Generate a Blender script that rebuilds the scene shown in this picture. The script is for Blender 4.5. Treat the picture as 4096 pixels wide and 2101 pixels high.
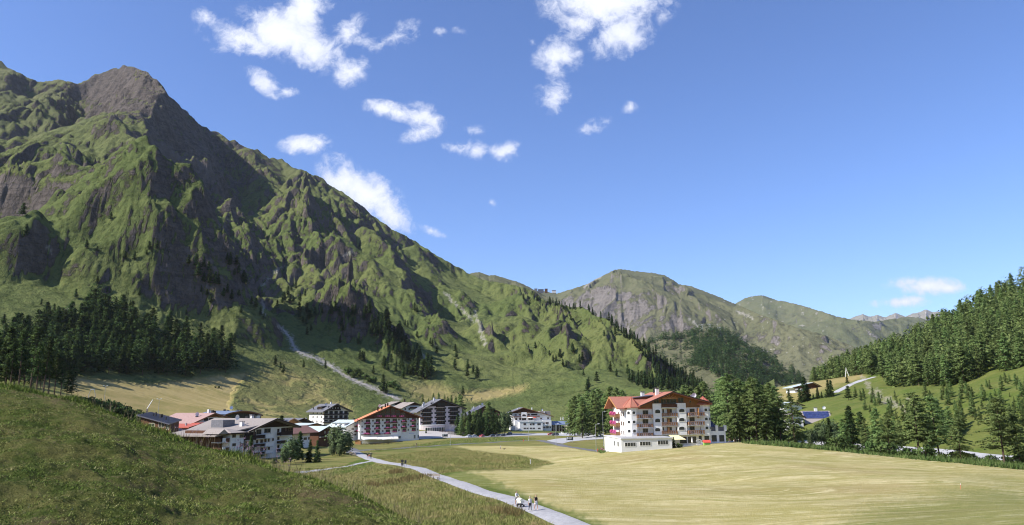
import bpy, math, random
import numpy as np
from mathutils import Vector, Matrix
random.seed(7)
RNG = np.random.default_rng(11)
sc = bpy.context.scene
COL = sc.collection
for o in list(bpy.data.objects):
    bpy.data.objects.remove(o)

# ------------------------------------------------------------------ camera
FPX = 717.0                      # focal length in pixels of a 1024 px wide picture
PITCH = math.radians(10.86)
ROLL = math.radians(0.6)
cp, sp = math.cos(PITCH), math.sin(PITCH)
Fv = np.array([0, cp, sp]); R0 = np.array([1.0, 0, 0]); U0 = np.array([0, -sp, cp])
Rv = math.cos(ROLL) * R0 - math.sin(ROLL) * U0
Uv = math.sin(ROLL) * R0 + math.cos(ROLL) * U0
cam_d = bpy.data.cameras.new('camera')
cam_d.sensor_width = 36.0
cam_d.lens = 36.0 * FPX / 1024.0
cam_d.clip_start = 0.1
cam_d.clip_end = 60000
cam = bpy.data.objects.new('camera', cam_d)
COL.objects.link(cam)
cam.matrix_world = Matrix(((Rv[0], Uv[0], -Fv[0], 0), (Rv[1], Uv[1], -Fv[1], 0), (Rv[2], Uv[2], -Fv[2], 0), (0, 0, 0, 1)))
sc.camera = cam

# ------------------------------------------------------------------ world, sun, exposure
SUN_TO = np.array([-0.87, -0.34, 0.79]); SUN_TO = SUN_TO / np.linalg.norm(SUN_TO)
SUN_EL = math.asin(SUN_TO[2])
SUN_ROT = math.atan2(SUN_TO[0], SUN_TO[1])
sun_d = bpy.data.lights.new('sun', 'SUN')
sun_d.energy = 5.0
sun_d.angle = math.radians(0.53)
sun_d.color = (1.0, 0.955, 0.88)
sun = bpy.data.objects.new('sun', sun_d)
COL.objects.link(sun)
sun.rotation_euler = Vector(tuple(SUN_TO)).to_track_quat('Z', 'Y').to_euler()
sc.view_settings.view_transform = 'Standard'
sc.view_settings.look = 'None'
sc.view_settings.exposure = 0.55
sc.view_settings.gamma = 1.0
sc.view_settings.use_curve_mapping = False
cy = sc.cycles
cy.max_bounces = 6; cy.diffuse_bounces = 3; cy.glossy_bounces = 2; cy.transmission_bounces = 4
cy.transparent_max_bounces = 6; cy.volume_bounces = 1
cy.caustics_reflective = False; cy.caustics_refractive = False
cy.use_denoising = True
try:
    cy.denoiser = 'OPENIMAGEDENOISE'
    cy.denoising_input_passes = 'RGB_ALBEDO_NORMAL'
except Exception:
    pass
cy.sample_clamp_indirect = 6.0
cy.filter_width = 1.1


class NT:
    """small helper to wire shader nodes"""
    def __init__(s, tree):
        s.t = tree
    def n(s, kind, **kw):
        nd = s.t.nodes.new(kind)
        for k, v in kw.items():
            setattr(nd, k, v)
        return nd
    def put(s, sock, v):
        if isinstance(v, bpy.types.NodeSocket):
            s.t.links.new(v, sock)
        elif v is not None:
            if isinstance(v, (tuple, list)) and len(v) == 3 and sock.type == 'RGBA':
                v = (*v, 1.0)
            sock.default_value = v
    def m(s, op, a, b=None, c=None, clamp=False):
        nd = s.n('ShaderNodeMath', operation=op, use_clamp=clamp)
        for i, v in enumerate((a, b, c)):
            if v is not None:
                s.put(nd.inputs[i], v)
        return nd.outputs[0]
    def vm(s, op, a, b=None, scale=None):
        nd = s.n('ShaderNodeVectorMath', operation=op)
        s.put(nd.inputs[0], a)
        if b is not None:
            s.put(nd.inputs[1], b)
        if scale is not None:
            s.put(nd.inputs['Scale'], scale)
        return nd.outputs['Value'] if op in ('LENGTH', 'DOT_PRODUCT', 'DISTANCE') else nd.outputs[0]
    def noise(s, vec, scale, detail=4, rough=0.55, dist=0.0, col=False):
        nd = s.n('ShaderNodeTexNoise')
        if vec is not None:
            s.put(nd.inputs['Vector'], vec)
        s.put(nd.inputs['Scale'], scale); s.put(nd.inputs['Detail'], detail)
        s.put(nd.inputs['Roughness'], rough); s.put(nd.inputs['Distortion'], dist)
        return nd.outputs['Color' if col else 0]
    def ramp(s, v, lo, hi, smooth=True):
        nd = s.n('ShaderNodeMapRange', interpolation_type='SMOOTHSTEP' if smooth else 'LINEAR', clamp=True)
        s.put(nd.inputs[0], v); s.put(nd.inputs[1], lo); s.put(nd.inputs[2], hi)
        return nd.outputs[0]
    def mix(s, f, a, b, blend='MIX'):
        nd = s.n('ShaderNodeMix', data_type='RGBA', blend_type=blend, clamp_factor=True)
        s.put(nd.inputs[0], f); s.put(nd.inputs[6], a); s.put(nd.inputs[7], b)
        return nd.outputs[2]
    def mapping(s, vec, rot=(0, 0, 0), scale=(1, 1, 1), loc=(0, 0, 0)):
        nd = s.n('ShaderNodeMapping')
        s.put(nd.inputs[0], vec); nd.inputs[1].default_value = loc
        nd.inputs[2].default_value = rot; nd.inputs[3].default_value = scale
        return nd.outputs[0]
    def attr(s, name, what='Fac'):
        nd = s.n('ShaderNodeAttribute', attribute_name=name)
        return nd.outputs[what]
    def sep(s, v):
        nd = s.n('ShaderNodeSeparateXYZ'); s.put(nd.inputs[0], v)
        return nd.outputs
    def com(s, x, y, z):
        nd = s.n('ShaderNodeCombineXYZ')
        for i, v in enumerate((x, y, z)):
            s.put(nd.inputs[i], v)
        return nd.outputs[0]


def ray(u, v):
    xc = (np.asarray(u, float) - 512.0) / FPX
    yc = (262.5 - np.asarray(v, float)) / FPX
    return xc[..., None] * Rv + yc[..., None] * Uv + Fv


def project(x, y, z):
    P = np.stack([x, y, z], -1)
    d = P @ Fv
    return 512 + FPX * (P @ Rv) / d, 262.5 - FPX * (P @ Uv) / d


def at_range(u, v, r):
    """point seen at pixel (u, v) at horizontal distance r"""
    d = ray(u, v)
    return d * (np.asarray(r, float) / np.hypot(d[..., 0], d[..., 1]))[..., None]


# sky with drifting cumulus (direction based, so it stays put wherever one stands)
w = bpy.data.worlds.new('World')
sc.world = w
w.use_nodes = True
N = NT(w.node_tree)
w.node_tree.nodes.clear()
sky = N.n('ShaderNodeTexSky', sky_type='NISHITA', sun_disc=False)
sky.sun_elevation = SUN_EL; sky.sun_rotation = SUN_ROT
sky.altitude = 1850; sky.air_density = 1.15; sky.dust_density = 0.7; sky.ozone_density = 3.0
tc = N.n('ShaderNodeTexCoord')
dx, dy, dz = N.sep(tc.outputs['Generated'])
iy = N.m('DIVIDE', 1.0, N.m('MAXIMUM', dy, 0.02))
gx, gz = N.m('MULTIPLY', dx, iy), N.m('MULTIPLY', dz, iy)
gp = N.com(gx, gz, 0.0)
# (u, v, half width, half height, rotation deg, strength)  cumulus tufts of the sky
CLOUDS = [
    (286, 36, 50, 26, -22, 1.0), (303, 12, 30, 22, 30, .95), (312, 50, 26, 22, -35, .95), (240, 38, 40, 16, -18, .85), (205, 20, 15, 11, -40, .7),
    (226, 47, 22, 8, 8, .5), (348, 30, 14, 22, -52, .72), (366, 42, 18, 10, -20, .66), (395, 36, 24, 14, 25, .5), (412, 28, 12, 12, 20, .42), (439, 33, 9, 7, 0, .45), (459, 31, 9, 6, -20, .42),
    (268, 85, 27, 10, -38, .78), (285, 92, 14, 8, 0, .7), (351, 74, 17, 16, 45, .62), (362, 62, 9, 10, 30, .5),
    (392, 111, 32, 9, -14, .72), (424, 116, 24, 13, -20, .78), (425, 131, 24, 10, 20, .58), (474, 130, 12, 7, -10, .42), (456, 148, 14, 8, -10, .6), (476, 150, 15, 10, -18, .7), (503, 152, 17, 11, 18, .75),
    (305, 145, 24, 10, 0, .75), (318, 143, 12, 9, 0, .8),
    (362, 190, 48, 21, -38, 1.0), (392, 217, 24, 15, -38, .95), (344, 182, 24, 15, -20, 1.0), (432, 231, 14, 5, -22, .5), (492, 203, 6, 5, -30, .42),
    (606, 5, 58, 26, 0, 1.0), (622, 34, 32, 24, 28, .82), (580, 24, 24, 16, -10, .8), (557, 57, 23, 22, -20, .72), (561, 75, 13, 7, 10, .45), (556, 95, 20, 18, 48, .76), (560, 85, 10, 9, 0, .5), (533, 42, 5, 6, 0, .45),
    (593, 127, 20, 9, 24, .45), (631, 108, 9, 8, 0, .46),
    (926, 286, 36, 10, -4, 1.05), (910, 283, 20, 8, 4, .95), (948, 288, 24, 6, -2, .85), (903, 302, 27, 6, 2, .85), (913, 300, 14, 6, 0, .8),
]
field = None
for (u, v, a, b, rot, st) in CLOUDS:
    c = ray(u, v); c = c / c[1]
    e = ray(u + 1, v); e = e / e[1]
    k = abs(e[0] - c[0])
    mp = N.mapping(gp, loc=(0, 0, 0))
    q = N.vm('SUBTRACT', gp, (float(c[0]), float(c[2]), 0.0))
    nd = N.n('ShaderNodeVectorRotate', rotation_type='Z_AXIS')
    N.put(nd.inputs['Vector'], q); nd.inputs['Angle'].default_value = -math.radians(rot)
    q = N.vm('MULTIPLY', nd.outputs[0], (1 / (a * k * 1.5), 1 / (b * k * 1.5), 0))
    f = N.m('MULTIPLY', N.m('SUBTRACT', 1.0, N.vm('LENGTH', q), clamp=True), st)
    field = f if field is None else N.m('SMOOTH_MAX', field, f, 0.12)
    w.node_tree.nodes.remove(mp.node)
warp = N.vm('ADD', gp, N.vm('SCALE', N.vm('SUBTRACT', N.noise(gp, 14, 3, .6, col=True), (.5, .5, .5)), scale=0.05))
n1 = N.noise(warp, 17, 10, 0.66)
n2 = N.noise(warp, 52, 6, 0.66)
nz = N.m('ADD', N.m('MULTIPLY', N.m('SUBTRACT', n1, .5), 1.9), N.m('MULTIPLY', N.m('SUBTRACT', n2, .5), 0.85))
dens = N.m('ADD', N.m('MULTIPLY', field, 1.2), N.m('MULTIPLY', nz, N.ramp(field, 0.02, 0.25)))
alpha = N.ramp(dens, 0.17, 0.86)
alpha = N.m('MULTIPLY', alpha, 0.97)
core = N.ramp(N.m('ADD', dens, N.m('MULTIPLY', N.m('SUBTRACT', N.noise(warp, 9, 4, .5), .5), 0.9)), 0.5, 1.35)
ccol = N.mix(core, (5.6, 5.95, 7.2), (7.2, 7.35, 7.7))
skyt = N.vm('MULTIPLY', sky.outputs[0], (0.86, 0.99, 1.33))
skyc = N.mix(alpha, skyt, ccol)
bg = N.n('ShaderNodeBackground')
N.put(bg.inputs[0], skyc); bg.inputs[1].default_value = 0.105
wo = N.n('ShaderNodeOutputWorld')
w.node_tree.links.new(bg.outputs[0], wo.inputs[0])

# ------------------------------------------------------------------ noise
_perm = np.random.default_rng(5).permutation(4096).astype(np.int64)
_ang = np.random.default_rng(6).random(4096) * 2 * np.pi
_gx, _gy = np.cos(_ang), np.sin(_ang)


def _h(ix, iy, seed=0):
    return _perm[(_perm[(ix + seed * 57) & 4095] + iy) & 4095]


def perlin(x, y, seed=0):
    ix = np.floor(x).astype(np.int64); iy = np.floor(y).astype(np.int64)
    fx, fy = x - ix, y - iy
    ux, uy = fx * fx * fx * (fx * (fx * 6 - 15) + 10), fy * fy * fy * (fy * (fy * 6 - 15) + 10)
    def g(dx_, dy_):
        h = _h(ix + dx_, iy + dy_, seed)
        return _gx[h] * (fx - dx_) + _gy[h] * (fy - dy_)
    a = g(0, 0) * (1 - ux) + g(1, 0) * ux
    b = g(0, 1) * (1 - ux) + g(1, 1) * ux
    return (a * (1 - uy) + b * uy) * 1.5


def fbm(x, y, oct=4, seed=0, gain=.5):
    s, a = 0, 1.0
    for i in range(oct):
        s = s + a * perlin(x, y, seed + i)
        x, y, a = x * 2.03 + 11.3, y * 2.03 - 7.1, a * gain
    return s


def ridged(x, y, oct=4, seed=0, gain=.5):
    s, a = 0, 1.0
    for i in range(oct):
        s = s + a * (1 - 2 * np.abs(perlin(x, y, seed + i)))
        x, y, a = x * 2.07 + 3.3, y * 2.07 + 9.1, a * gain
    return s


def erosion(px, py, ddx, ddy):
    """one octave of gullies that run along the fall line; (ddx, ddy) lies across the slope"""
    ix = np.floor(px).astype(np.int64); iy = np.floor(py).astype(np.int64)
    fx, fy = px - ix, py - iy
    va = np.zeros_like(px); vx = np.zeros_like(px); vy = np.zeros_like(px); wt = np.zeros_like(px)
    for i in range(-1, 2):
        for j in range(-1, 2):
            h = _h(ix - i, iy - j, 3)
            qx = fx + i - 0.5 * (.5 + .5 * _gx[h]); qy = fy + j - 0.5 * (.5 + .5 * _gy[h])
            wgt = np.exp(-2 * (qx * qx + qy * qy))
            wt += wgt
            mag = (qx * ddx + qy * ddy) * 2 * np.pi
            va += np.cos(mag) * wgt
            s = np.sin(mag) * wgt
            vx -= s * ddx; vy -= s * ddy
    return va / wt, vx / wt, vy / wt


def smooth(x, a, b):
    t = np.clip((x - a) / (b - a), 0, 1)
    return t * t * (3 - 2 * t)


def inpoly(u, v, poly):
    u = np.asarray(u); v = np.asarray(v)
    r = np.zeros(u.shape, bool)
    n = len(poly)
    for i in range(n):
        x1, y1 = poly[i]; x2, y2 = poly[(i + 1) % n]
        c = (y1 > v) != (y2 > v)
        if y1 != y2:
            r ^= c & (u < (x2 - x1) * (v - y1) / (y2 - y1) + x1)
    return r


# ------------------------------------------------------------------ the lie of the land
# control points (u, v, horizontal range): what stands where
CREST = [(0, 61, 2300), (12, 70, 2250), (38, 82, 2150), (58, 80, 2100), (78, 84, 2060), (95, 76, 2010), (119, 68, 1985), (131, 65, 1970), (141, 68, 1962), (153, 78, 1950),
         (167, 95, 1940), (179, 105, 1930), (199, 123, 1920), (215, 134, 1905), (229, 140, 1890), (250, 149, 1880), (274, 157, 1870), (300, 169, 1860), (324, 179, 1850), (346, 194, 1850),
         (358, 203, 1850), (374, 217, 1850), (392, 229, 1850), (413, 240, 1850), (429, 250, 1830), (445, 260, 1790), (461, 269, 1750), (480, 279, 1700), (500, 283, 1660), (515.6, 285, 1620),
         (524, 288, 1590), (534, 291, 1550), (541, 298, 1500), (551, 302, 1470), (570, 307, 1430), (583, 308, 1390), (590, 311, 1360), (598, 317, 1330), (610, 320, 1290), (622.6, 332, 1240),
         (635, 338, 1200), (647, 348, 1150), (672, 366, 1050), (696.5, 383, 950), (714, 393, 880)]
FOOT = [(-60, 392, 430), (0, 392, 440), (60, 400, 440), (110, 407, 450), (160, 412, 470), (210, 414, 480), (260, 415, 500), (300, 417, 520), (350, 418, 540), (400, 417, 560), (450, 421, 580), (500, 424, 600),
        (550, 428, 590), (590, 430, 560), (630, 428, 540), (670, 428, 540), (714, 424, 560)]
NEAR = [
    (590, 525, 77), (542, 510, 90), (520, 497, 104), (480, 482, 127), (440, 473, 150), (400, 463, 185), (372, 459, 218), (357, 452, 255), (700, 525, 80), (850, 525, 76), (1024, 525, 72), (1150, 525, 70),
    (620, 490, 114), (700, 480, 133), (850, 476, 132), (1000, 490, 118), (1150, 500, 110), (744, 441.5, 238), (790, 444, 232), (830, 448.5, 225), (900, 456, 212), (960, 461, 203), (1024, 467, 195), (1150, 478, 185),
    (760, 458, 170), (830, 462, 170), (930, 470, 160), (820, 444.5, 290), (870, 448, 275), (930, 453, 255), (1000, 458, 238), (1100, 468, 225),
    (622, 450, 222), (680, 446, 232), (726, 441.5, 245), (600, 452, 270), (556, 445, 335), (537, 440, 405), (514, 440.8, 395), (450, 445.5, 339), (400, 449, 300), (500, 450, 290), (560, 460, 205), (500, 470, 165),
    (468, 437, 446), (572, 434, 485), (540, 430, 530), (260, 458, 236), (215, 450, 250), (300, 441, 330), (345, 441, 420), (374, 443.5, 412), (420, 438, 425), (440, 431, 480), (400, 428, 480), (300, 428, 430), (250, 424, 420),
    (150, 428, 275), (110, 418, 300), (60, 396, 300), (0, 386, 290), (-100, 380, 290), (180, 418, 400), (620, 432, 420), (660, 430, 420), (700, 432, 400), (760, 434, 360),
    # right hand hill
    (820, 412, 345), (850, 400, 400), (870, 424, 310), (900, 412, 310), (940, 420, 285), (980, 412, 285), (1024, 405, 290), (1100, 395, 290), (850, 376, 570), (887, 383, 450), (906, 394, 385), (927, 391, 385), (962, 387, 380), (995, 376, 375), (1024, 372, 365), (1100, 360, 360),
    (780, 388, 540), (800, 398, 440), (816, 381, 560), (790, 420, 380), (780, 402, 450),
    (1024, 294, 630), (994, 307, 640), (954, 327, 650), (927, 341, 665), (875, 366, 690), (840, 378, 710), (815, 391, 730), (1100, 262, 620), (1160, 245, 620),
    (740, 398, 560), (740, 400, 800), (770, 397, 800), (800, 402, 900), (740, 401, 1100), (780, 401, 1200),
    (1024, 320, 850), (954, 345, 850), (875, 388, 880), (1150, 290, 850), (1024, 380, 1200), (1150, 380, 1200), (880, 398, 1200),
    (500, 640, 40), (800, 640, 40), (1100, 640, 40), (200, 600, 45), (0, 560, 50), (-100, 540, 50), (300, 500, 110), (200, 470, 120), (100, 440, 130), (-100, 420, 140), (330, 470, 180),
]


def _az(u, v):
    d = ray(u, v)
    return np.arctan2(d[..., 0], d[..., 1]), d[..., 2] / np.hypot(d[..., 0], d[..., 1])


cps = list(NEAR) + list(CREST) + list(FOOT)
fu, fv, fr = np.array(FOOT).T
for (u, v, r) in CREST[::2]:                      # slopes between foot and crest: gentler below, steeper above
    vf = np.interp(u, fu, fv); rf = np.interp(u, fu, fr)
    _, tc_ = _az(u, v); _, tf_ = _az(u, vf)
    zc, zf = tc_ * r, tf_ * rf
    for k, hz in ((.15, .115), (.3, .255), (.5, .455), (.7, .665), (.85, .825)):
        rr = rf + (r - rf) * k
        cps.append((u, None, rr, (zf + (zc - zf) * hz) / rr))
    cps.append((u, None, r * 1.16, (zc - r * .09) / (r * 1.16)))
    cps.append((u, None, r * 1.45, (zc - r * .30) / (r * 1.45)))
for (v0, v1, r) in ((392, 392, 430), (300, 300, 800), (200, 200, 1300), (120, 120, 1800), (58, 58, 2300), (75, 75, 2800)):
    cps.append((-150, v0, r))
ctrl = []
for c in cps:
    if c[1] is None:
        a, _ = _az(c[0], 300); t = c[3]
    else:
        a, t = _az(c[0], c[1])
    ctrl.append((float(a), 0.6 * math.log(c[2]), float(t)))
ctrl = np.array(ctrl)


def _tps_fit(P, t, lam=2e-5):
    n = len(P)
    d = ((P[:, None] - P[None]) ** 2).sum(-1)
    K = np.where(d > 0, d * np.log(np.maximum(d, 1e-20)), 0) * .5 + lam * np.eye(n)
    A = np.zeros((n + 3, n + 3)); A[:n, :n] = K
    A[:n, n] = 1; A[:n, n + 1:] = P; A[n, :n] = 1; A[n + 1:, :n] = P.T
    return np.linalg.solve(A, np.concatenate([t, np.zeros(3)]))


_W = _tps_fit(ctrl[:, :2], ctrl[:, 2])
A0, A1, B0, B1 = math.radians(-48), math.radians(48), .6 * math.log(30), .6 * math.log(3300)
GA, GB = 280, 320
_ga, _gb = np.linspace(A0, A1, GA), np.linspace(B0, B1, GB)
_T = np.empty((GA, GB))
for i, a in enumerate(_ga):
    d = (a - ctrl[:, 0][None]) ** 2 + (_gb[:, None] - ctrl[:, 1][None]) ** 2
    _T[i] = (np.where(d > 0, d * np.log(np.maximum(d, 1e-20)), 0) * .5) @ _W[:-3] + _W[-3] + a * _W[-2] + _gb * _W[-1]


def _cubic(T, fa, fb):
    fa = np.clip(fa, 1, T.shape[0] - 2.001); fb = np.clip(fb, 1, T.shape[1] - 2.001)
    ia, ib = fa.astype(int), fb.astype(int)
    ta, tb = fa - ia, fb - ib
    def wts(t):
        return (-.5 * t + t * t - .5 * t ** 3, 1 - 2.5 * t * t + 1.5 * t ** 3, .5 * t + 2 * t * t - 1.5 * t ** 3, -.5 * t * t + .5 * t ** 3)
    wa, wb = wts(ta), wts(tb)
    s = 0
    for i in range(4):
        ii = np.minimum(ia - 1 + i, T.shape[0] - 1)
        for j in range(4):
            s = s + wa[i] * wb[j] * T[ii, np.minimum(ib - 1 + j, T.shape[1] - 1)]
    return s


def zbase(x, y):
    r = np.hypot(x, y)
    a = np.arctan2(x, y)
    return r * _cubic(_T, (a - A0) / (A1 - A0) * (GA - 1), (.6 * np.log(np.maximum(r, 31)) - B0) / (B1 - B0) * (GB - 1))


def hit(u, v, zf, r0=60, r1=2600, step=1.006):
    """first point of the height field zf along the sight line (vectorised)"""
    u = np.atleast_1d(np.asarray(u, float)); v = np.atleast_1d(np.asarray(v, float))
    d = ray(u, v); h = np.hypot(d[:, 0], d[:, 1]); d = d / h[:, None]
    r = np.full(len(u), float(r0)); out = np.full(len(u), np.nan); done = np.zeros(len(u), bool)
    prev = r.copy()
    while True:
        z = zf(d[:, 0] * r, d[:, 1] * r)
        now = (~done) & (d[:, 2] * r <= z)
        out[now] = r[now]; done |= now
        prev = np.where(done, prev, r)
        r = np.where(done, r, r * step)
        if done.all() or r[~done].min() > r1:
            break
    lo, hi = prev.copy(), np.where(done, out, prev)
    for _ in range(12):
        mid = (lo + hi) / 2
        b = d[:, 2] * mid <= zf(d[:, 0] * mid, d[:, 1] * mid)
        hi = np.where(b, mid, hi); lo = np.where(b, lo, mid)
    P = d * hi[:, None]
    P[:, 2] = zf(P[:, 0], P[:, 1])
    P[~done] = np.nan
    return P


# ------------------------------------------------------------------ ridges and gullies of the big mountain
def c1(*p): return [(x / 7.548, 50 + y / 7.548) for x, y in p]
def c2(*p): return [(x / 6.604, 200 + y / 6.604) for x, y in p]
def c3(*p): return [(225 + x / 7.548, 125 + y / 7.548) for x, y in p]
def c4(*p): return [(250 + x / 7.548, 262.5 + y / 7.548) for x, y in p]
def c5(*p): return [(475 + x / 8.128, 262.5 + y / 8.128) for x, y in p]

# (polyline, height m, width on its sunny side, width on its shady side)
RIDGES = [
    (c1((980, 115), (1060, 250), (1100, 420), (1040, 480), (870, 640), (700, 790), (430, 860), (180, 920), (0, 1040)), 60, 190, 120),
    (c1((430, 235), (540, 300), (480, 420), (300, 520), (100, 600), (0, 660)), 55, 150, 110),
    (c1((110, 130), (180, 290), (60, 330), (0, 350)), 40, 120, 90),
    (c1((1100, 430), (1170, 610), (1130, 760), (1180, 880), (1190, 1000)), 42, 130, 75),
    (c1((560, 800), (850, 830), (1000, 900), (1160, 1020), (1380, 1180), (1500, 1290)), 45, 110, 90),
    (c1((430, 860), (590, 960), (700, 1090), (860, 1230), (980, 1320)) + c2((1000, 270), (1200, 420), (1400, 560), (1600, 700), (1740, 790)), 26, 120, 80),
    (c1((1330, 460), (1480, 720), (1560, 930), (1700, 1100), (1800, 1290)) + c2((1560, 180), (1640, 400)), 34, 120, 90),
    (c1((1180, 880), (1300, 830), (1380, 900), (1540, 1000), (1450, 1100)), 36, 90, 60),
    (c1((1560, 930), (1610, 1060), (1570, 1210)), 30, 70, 60),
    (c1((1010, 900), (960, 1000), (940, 1130)), 26, 60, 60), (c1((1190, 1020), (1180, 1150), (1230, 1270)), 26, 60, 60),
    (c1((1640, 650), (1790, 690), (1860, 760)), 25, 60, 60),
    (c3((750, 385), (680, 470), (600, 560), (640, 690), (540, 790), (430, 920)), 46, 120, 75),
    (c3((80, 105), (160, 180), (270, 190), (390, 240), (330, 400), (380, 450)), 24, 70, 60),
    (c3((560, 290), (680, 420), (560, 460)), 26, 70, 55), (c3((300, 300), (360, 470), (430, 620), (470, 700)), 26, 70, 60),
    (c3((660, 790), (760, 920), (780, 1100), (830, 1180), (1000, 1310)), 22, 150, 90),
    (c3((800, 800), (900, 880), (1010, 1000), (1080, 1150), (1170, 1290)), 34, 75, 55),
    (c3((930, 850), (1080, 900), (1130, 980)), 24, 70, 45),
    (c3((1180, 1000), (1240, 1040), (1290, 1170), (1330, 1310)), 34, 80, 60),
    (c3((820, 580), (850, 680), (830, 790)), 22, 60, 45), (c3((900, 600), (980, 720), (1020, 840)), 24, 70, 45), (c3((960, 570), (1030, 680), (1080, 660)), 16, 50, 40),
    (c3((1130, 770), (1180, 860), (1240, 960)), 22, 60, 40), (c3((1230, 760), (1300, 860), (1400, 920)), 22, 60, 45), (c3((1480, 980), (1530, 1110)), 26, 50, 40),
    (c3((1300, 1000), (1420, 1060)), 18, 40, 40), (c3((1560, 1000), (1680, 1000), (1780, 1100)), 20, 60, 40),
    (c4((1120, 120), (1180, 300), (1260, 420), (1400, 530)), 34, 75, 55),
    (c4((1380, 140), (1500, 260), (1640, 350), (1700, 340)), 18, 60, 35), (c4((870, 380), (900, 560), (1010, 640), (1260, 700)), 12, 90, 70),
    (c4((610, 400), (660, 480), (640, 560)), 14, 50, 40), (c4((760, 440), (840, 570)), 18, 50, 35), (c4((1330, 500), (1410, 550)), 14, 35, 30), (c4((1380, 570), (1400, 610)), 12, 30, 25),
    (c5((220, 170), (330, 190), (400, 280)), 34, 70, 45), (c5((360, 350), (430, 420), (490, 510)), 22, 55, 30), (c5((500, 430), (540, 470), (580, 570)), 22, 45, 25), (c5((560, 360), (600, 460), (620, 550)), 20, 45, 25),
    (c5((560, 620), (640, 690), (695, 790)), 24, 55, 25), (c5((660, 560), (720, 640)), 20, 40, 25), (c5((690, 470), (720, 485)), 12, 30, 22), (c5((760, 430), (815, 580)), 16, 35, 20), (c5((830, 620), (880, 715)), 20, 40, 25),
    (c5((930, 520), (1040, 600), (1140, 660)), 24, 55, 30), (c5((1000, 690), (1060, 790), (1115, 860), (1220, 890)), 28, 60, 30), (c5((1020, 480), (1140, 650), (1170, 800)), 22, 55, 25),
    (c5((1150, 590), (1220, 710), (1330, 760)), 26, 55, 30), (c5((1240, 770), (1310, 890)), 24, 45, 28), (c5((1300, 790), (1400, 920)), 26, 45, 28), (c5((780, 770), (830, 850), (880, 920)), 22, 45, 25), (c5((560, 790), (640, 890)), 14, 40, 25),
    (c5((400, 780), (430, 850)), 10, 30, 22), (c5((150, 640), (170, 720)), 12, 30, 22), (c5((380, 640), (420, 690)), 10, 30, 22), (c5((1190, 560), (1350, 650)), 20, 40, 25), (c5((1400, 780), (1560, 900)), 18, 40, 25),
]
GULLIES = [
    (c1((1600, 640), (1720, 800), (1900, 940)) + c3((170, 520), (200, 640), (330, 780), (350, 930), (270, 1110), (220, 1200)) + c4((90, 250), (100, 400)), 52, 115),
    (c1((600, 280), (700, 480), (745, 620), (690, 780)), 48, 80), (c1((230, 330), (290, 470), (180, 560), (230, 800), (180, 890)), 50, 90),
    (c1((1000, 480), (870, 600), (860, 650), (710, 780)), 18, 40), (c1((1230, 700), (1280, 950), (1420, 1165)), 46, 70), (c1((1330, 870), (1330, 1000), (1410, 1140)), 26, 50),
    (c1((1590, 1010), (1590, 1090), (1700, 1240)), 30, 50), (c1((820, 830), (900, 960), (950, 1130)), 24, 50), (c1((560, 820), (460, 780), (400, 820)), 26, 50), (c1((560, 1000), (720, 1160), (900, 1320)), 22, 50),
    (c3((560, 300), (540, 400), (490, 560), (440, 640)), 22, 45), (c3((700, 420), (660, 480), (600, 620), (620, 720)), 24, 45), (c3((790, 1000), (850, 1100), (925, 1215)), 44, 45), (c3((1040, 960), (1080, 1090), (1110, 1180)), 34, 40),
    (c3((880, 880), (900, 960)), 24, 40), (c3((1140, 900), (1170, 1010)), 22, 40), (c3((1100, 780), (1200, 900), (1260, 1000)), 20, 35), (c3((1000, 680), (1040, 780)), 16, 35), (c3((930, 610), (970, 720)), 20, 35),
    (c4((1200, 180), (1290, 300), (1360, 440)), 42, 55), (c4((1440, 200), (1480, 330), (1540, 420)), 16, 35), (c5((480, 420), (560, 560)), 14, 25), (c5((720, 500), (800, 590), (860, 700)), 14, 25), (c5((980, 430), (1100, 600), (1170, 700)), 22, 35),
]
KNOBS = [(c2((690, 300)), 50, 85, 70), (c2((930, 480)), 48, 80, 64), (c2((1380, 700)), 20, 70, 60), (c2((360, 150)), 44, 75, 66), (c2((70, 400)), 30, 50, 44), (c2((1290, 620)), 22, 40, 36), (c4((800, 500)), 9, 60, 50), (c4((640, 430)), 14, 45, 36)]


def world_line(pts):
    u = np.array([p[0] for p in pts]); v = np.array([p[1] for p in pts])
    P = hit(u, v, zbase, 420, 2500)
    return P[~np.isnan(P[:, 0])][:, :2]


def line_dist(x, y, L):
    """distance to a polyline, signed + on the side to the right of +x-ish (down-sun) and position along it 0..1"""
    best = np.full(x.shape, 1e9); side = np.zeros(x.shape); par = np.zeros(x.shape)
    seg = np.hypot(*(L[1:] - L[:-1]).T); cum = np.concatenate([[0], np.cumsum(seg)])
    for i in range(len(L) - 1):
        ax, ay = L[i]; bx, by = L[i + 1]
        ex, ey = bx - ax, by - ay
        l2 = ex * ex + ey * ey + 1e-9
        t = np.clip(((x - ax) * ex + (y - ay) * ey) / l2, 0, 1)
        qx, qy = x - ax - t * ex, y - ay - t * ey
        d = np.hypot(qx, qy)
        m = d < best
        best = np.where(m, d, best); side = np.where(m, qx * (-SUN_TO[0]) + qy * (-SUN_TO[1]), side)
        par = np.where(m, (cum[i] + t * seg[i]) / cum[-1], par)
    return best, side, par


# polar grid of the land: columns by bearing, rows by distance
NCOL = 830
u_edges = (-135, 1155)
cols = np.linspace(float(_az(u_edges[0], 400)[0]), float(_az(u_edges[1], 400)[0]), NCOL)
rows = np.exp(np.concatenate([np.arange(math.log(42), math.log(480), .0115), np.arange(math.log(480), math.log(2550), .0029)]))
NROW = len(rows)
CA, RR = np.meshgrid(cols, rows, indexing='ij')
GX, GY = RR * np.sin(CA), RR * np.cos(CA)
HZ = zbase(GX, GY)
Zsmooth = HZ.copy()

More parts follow.
